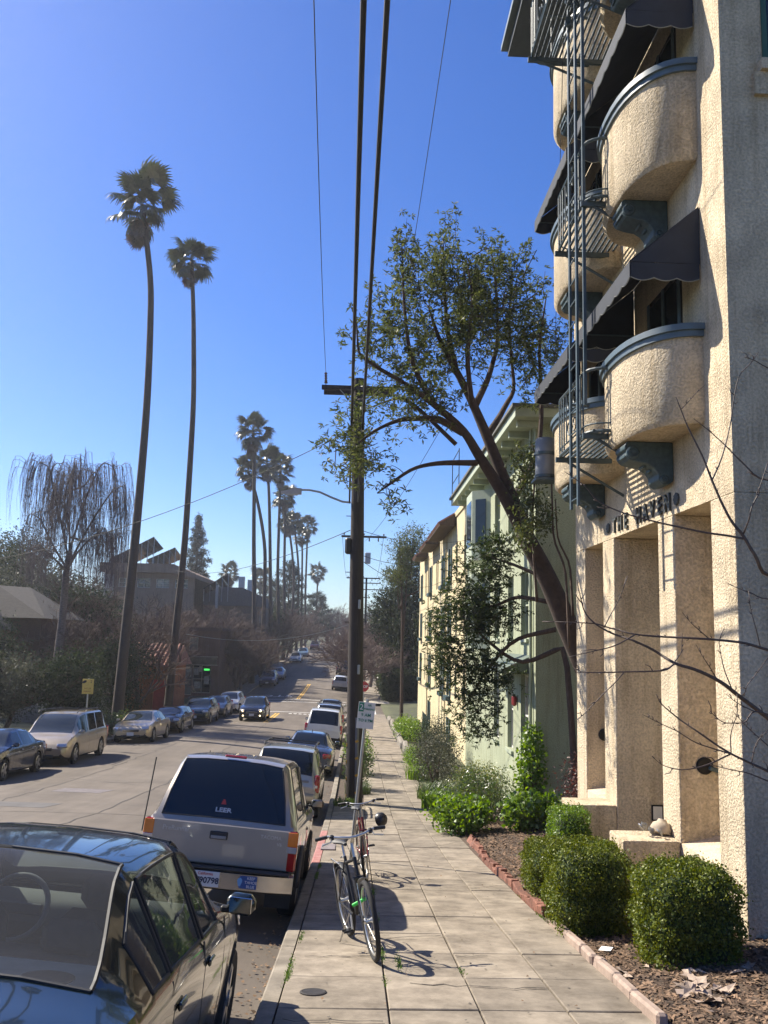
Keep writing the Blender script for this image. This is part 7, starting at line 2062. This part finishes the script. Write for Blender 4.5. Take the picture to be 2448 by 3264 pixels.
# far tree line closing the horizon
q = np.random.default_rng(77); P = []
for i in range(260):
    x = q.uniform(-260, 230); y = q.uniform(230, 420); h = q.uniform(5, 12)
    if -9 < x < 0 and y < 300: h = 5
    P.append(ell((x, y, terr(x, y) + h * .5), (q.uniform(4, 8), 3, h * .55), 46, q, .4))
for i in range(90):
    x = q.uniform(12, 90); y = q.uniform(100, 200); h = q.uniform(6, 12); P.append(ell((x, y, terr(x, y) + h * .5), (4, 3, h * .5), 40, q, .4))
for i in range(110):
    x = q.uniform(-120, -42); y = q.uniform(90, 220); h = q.uniform(6, 12); P.append(ell((x, y, terr(x, y) + h * .5), (4, 3, h * .5), 40, q, .4))
P = np.concatenate(P)
o = leaf_obj('distant_wood', leafcloud(P, 3, .5, .9, .5, q), leaf_mat('far_foliage', (.03, .035, .02), (.085, .075, .05), .2)); tag(o, 'distant wooded hillside closing the horizon', 'wood', kind='stuff')

# ---------------------------------------------------------------- bare branches close on the right
nt_ = thing('bare_sapling', 'bare budding tree whose thin branches reach in from the right edge', 'tree', (3.7, 5.9, -2.6))
wd = MB()
def A5(x, y, Y=5.6): return at(1700 + x / 2.2126, 1500 + y / 2.2126, Y)
def A4(x, y, Y=5.6): return at(1600 + x / 1.9564, 800 + y / 1.9564, Y)
tk = [Vector((3.72, 5.95, -2.75)), Vector((3.68, 5.9, -1.6)), Vector((3.55, 5.85, -.4)), Vector((3.5, 5.8, .7)), Vector((3.4, 5.75, 1.8))]
limb(wd, tk, [.06, .05, .042, .03, .015], 8)
def BR(root, pts, r0, r1):
    P = ([tk[root]] if root is not None else []) + pts
    S = limb(wd, P, list(np.linspace(r0, r1, len(P))), 6, 4)
    q_ = random.Random(len(pts) * 7 + int(r0 * 1e4))
    for k in range(2, len(S) - 1):
        if q_.random() < .5:
            d = (Vector(S[k + 1]) - Vector(S[k])).normalized(); o = Vector((q_.gauss(0, 1), q_.gauss(0, .6), q_.gauss(.3, 1))).normalized(); L = q_.choice((.012, .015, .02, .05))
            wd.tube([Vector(S[k]), Vector(S[k]) + (d * .5 + o) * L * .6, Vector(S[k]) + (d + o) * L * .9], [.0035, .003, .0022], 4)
BR(2, [A5(1655, 1265, 5.7), A5(1450, 1210), A5(1170, 1185, 5.5), A5(880, 1170), A5(720, 1155), A5(540, 1110, 5.7), A5(420, 1078), A5(270, 1070), A5(110, 1065, 5.7)], .011, .002)
BR(1, [A5(1655, 1745, 5.8), A5(1450, 1590, 5.7), A5(1320, 1490), A5(1130, 1400, 5.5), A5(1000, 1360, 5.5), A5(870, 1280), A5(720, 1205), A5(560, 1150, 5.7), A5(450, 1090), A5(360, 990), A5(330, 880, 5.6), A5(305, 760, 5.6)], .016, .002)
BR(None, [A5(1000, 1360, 5.5), A5(900, 1412, 5.4), A5(630, 1420, 5.4), A5(430, 1425, 5.4), A5(340, 1420, 5.4), A5(310, 1390, 5.4)], .006, .002)
BR(None, [A5(720, 1155), A5(560, 1240, 5.5), A5(420, 1275, 5.5), A5(250, 1315, 5.5)], .005, .002)
BR(None, [A5(640, 1423, 5.4), A5(530, 1540, 5.3), A5(360, 1715, 5.3), A5(300, 1765, 5.3)], .004, .0016)
BR(None, [A5(500, 1105, 5.7), A5(560, 990, 5.8), A5(620, 870, 5.8), A5(668, 740, 5.8)], .004, .0016)
BR(1, [A5(1655, 2120, 5.5), A5(1570, 2080, 5.5), A5(1400, 2000, 5.4), A5(1200, 1870, 5.4), A5(1000, 1730, 5.5), A5(890, 1630, 5.5), A5(870, 1580, 5.5)], .010, .002)
BR(None, [A5(1400, 2000, 5.4), A5(1300, 1970, 5.3), A5(1150, 1920, 5.3), A5(1000, 1830, 5.3), A5(910, 1790, 5.3), A5(770, 1720, 5.3)], .005, .0016)
BR(None, [A5(1390, 2000, 5.4), A5(1180, 2090, 5.3), A5(1050, 2110, 5.3), A5(920, 2080, 5.3), A5(835, 2015, 5.3)], .005, .0016)
BR(None, [A5(1655, 2190, 5.5), A5(1500, 2130, 5.5), A5(1400, 2110, 5.5), A5(1250, 2075, 5.5)], .005, .002)
BR(3, [A5(1655, 735, 5.7), A5(1560, 590), A5(1480, 460), A5(1400, 360), A5(1330, 230), A4(1310, 1430), A4(1250, 1280), A4(1160, 1100), A4(1120, 1000), A4(1085, 910)], .014, .003)
BR(None, [A5(1480, 480), A5(1300, 450, 5.5), A5(990, 390, 5.5), A5(800, 345, 5.5), A5(640, 300, 5.5), A4(600, 1560, 5.5), A4(520, 1470, 5.5), A4(390, 1375, 5.5)], .008, .002)
BR(None, [A5(1480, 450), A5(1530, 300, 5.5), A5(1590, 160, 5.5), A4(1600, 1500, 5.5), A4(1659, 1320, 5.5)], .006, .003)
BR(4, [A4(1659, 1430, 5.8), A4(1500, 1320, 5.8), A4(1390, 1210, 5.8), A4(1290, 1120, 5.8), A4(1195, 1045, 5.8)], .007, .002)
BR(None, [A4(1310, 1430), A4(1370, 1290, 5.7), A4(1420, 1100, 5.8), A4(1450, 900, 5.8), A4(1480, 780, 5.8), A4(1560, 690, 5.8), A4(1600, 630, 5.8)], .006, .002)
BR(4, [A4(1659, 730, 5.9), A4(1570, 680, 5.9), A4(1510, 660, 5.9)], .005, .002)
BR(None, [A4(1120, 985), A4(1180, 920, 5.5), A4(1265, 835, 5.5)], .003, .0015)
BR(3, [A5(1655, 905, 5.7), A5(1530, 860, 5.7), A5(1420, 820, 5.7), A5(1365, 790, 5.7)], .005, .002)
BR(None, [A5(1240, 1188), A5(1140, 1100, 5.5), A5(1050, 1000, 5.5)], .004, .0015)
BR(None, [A5(1600, 1240, 5.7), A5(1560, 1080, 5.6), A5(1530, 960, 5.6), A5(1515, 905, 5.6)], .004, .0015)
BR(None, [A5(1300, 1480), A5(1220, 1350, 5.5), A5(1145, 1225, 5.5)], .004, .0015)
BR(None, [A5(1400, 1540, 5.7), A5(1340, 1380, 5.7), A5(1310, 1210, 5.7), A5(1350, 1150, 5.7)], .004, .0015)
BR(1, [A5(1655, 1720, 5.6), A5(1560, 1700, 5.5), A5(1480, 1780, 5.5), A5(1360, 1780, 5.5), A5(1270, 1720, 5.5), A5(1245, 1695, 5.5)], .006, .0018)
BR(None, [A5(1560, 1700, 5.5), A5(1440, 1640, 5.5), A5(1360, 1575, 5.5)], .004, .0015)
BR(None, [A5(1395, 2000, 5.4), A5(1390, 1880, 5.4), A5(1440, 1700, 5.4), A5(1430, 1640, 5.4)], .004, .0015)
BR(None, [A5(1540, 2060, 5.5), A5(1570, 1930, 5.5), A5(1655, 1830, 5.5)], .004, .002)
BR(None, [A5(1655, 1940, 5.6), A5(1500, 1800, 5.6), A5(1410, 1700, 5.6)], .004, .0015)
BR(None, [A5(1000, 1345, 5.5), A5(1045, 1270, 5.5), A5(1050, 1145, 5.5)], .004, .0015)
BR(None, [A5(1655, 1320, 5.7), A5(1560, 1450, 5.6), A5(1500, 1540, 5.6), A5(1470, 1590, 5.7)], .003, .003)
wd.build('branches', mat('sapling_bark', (.075, .052, .042), .6, var=.35, scale=30), nt_, smooth='all')
# ================================================================ light haze over the street, added also to stand in for lens glare
hz_m = bpy.data.materials.new('haze_glare_veil'); hz_m.use_nodes = True
_n = hz_m.node_tree; _n.nodes.remove(_n.nodes['Principled BSDF'])
pv_ = _n.nodes.new('ShaderNodeVolumePrincipled')
pv_.inputs['Color'].default_value = (.95, .95, .97, 1)
pv_.inputs['Density'].default_value = .0005
pv_.inputs['Anisotropy'].default_value = .55
_n.links.new(pv_.outputs[0], _n.nodes['Material Output'].inputs['Volume'])
hb_ = MB(); hb_.bb((-300, -70, -12), (260, 460, 32)); hz = hb_.build('haze', hz_m); tag(hz, 'thin haze over the whole street, also standing in for lens glare', 'haze', kind='stuff')
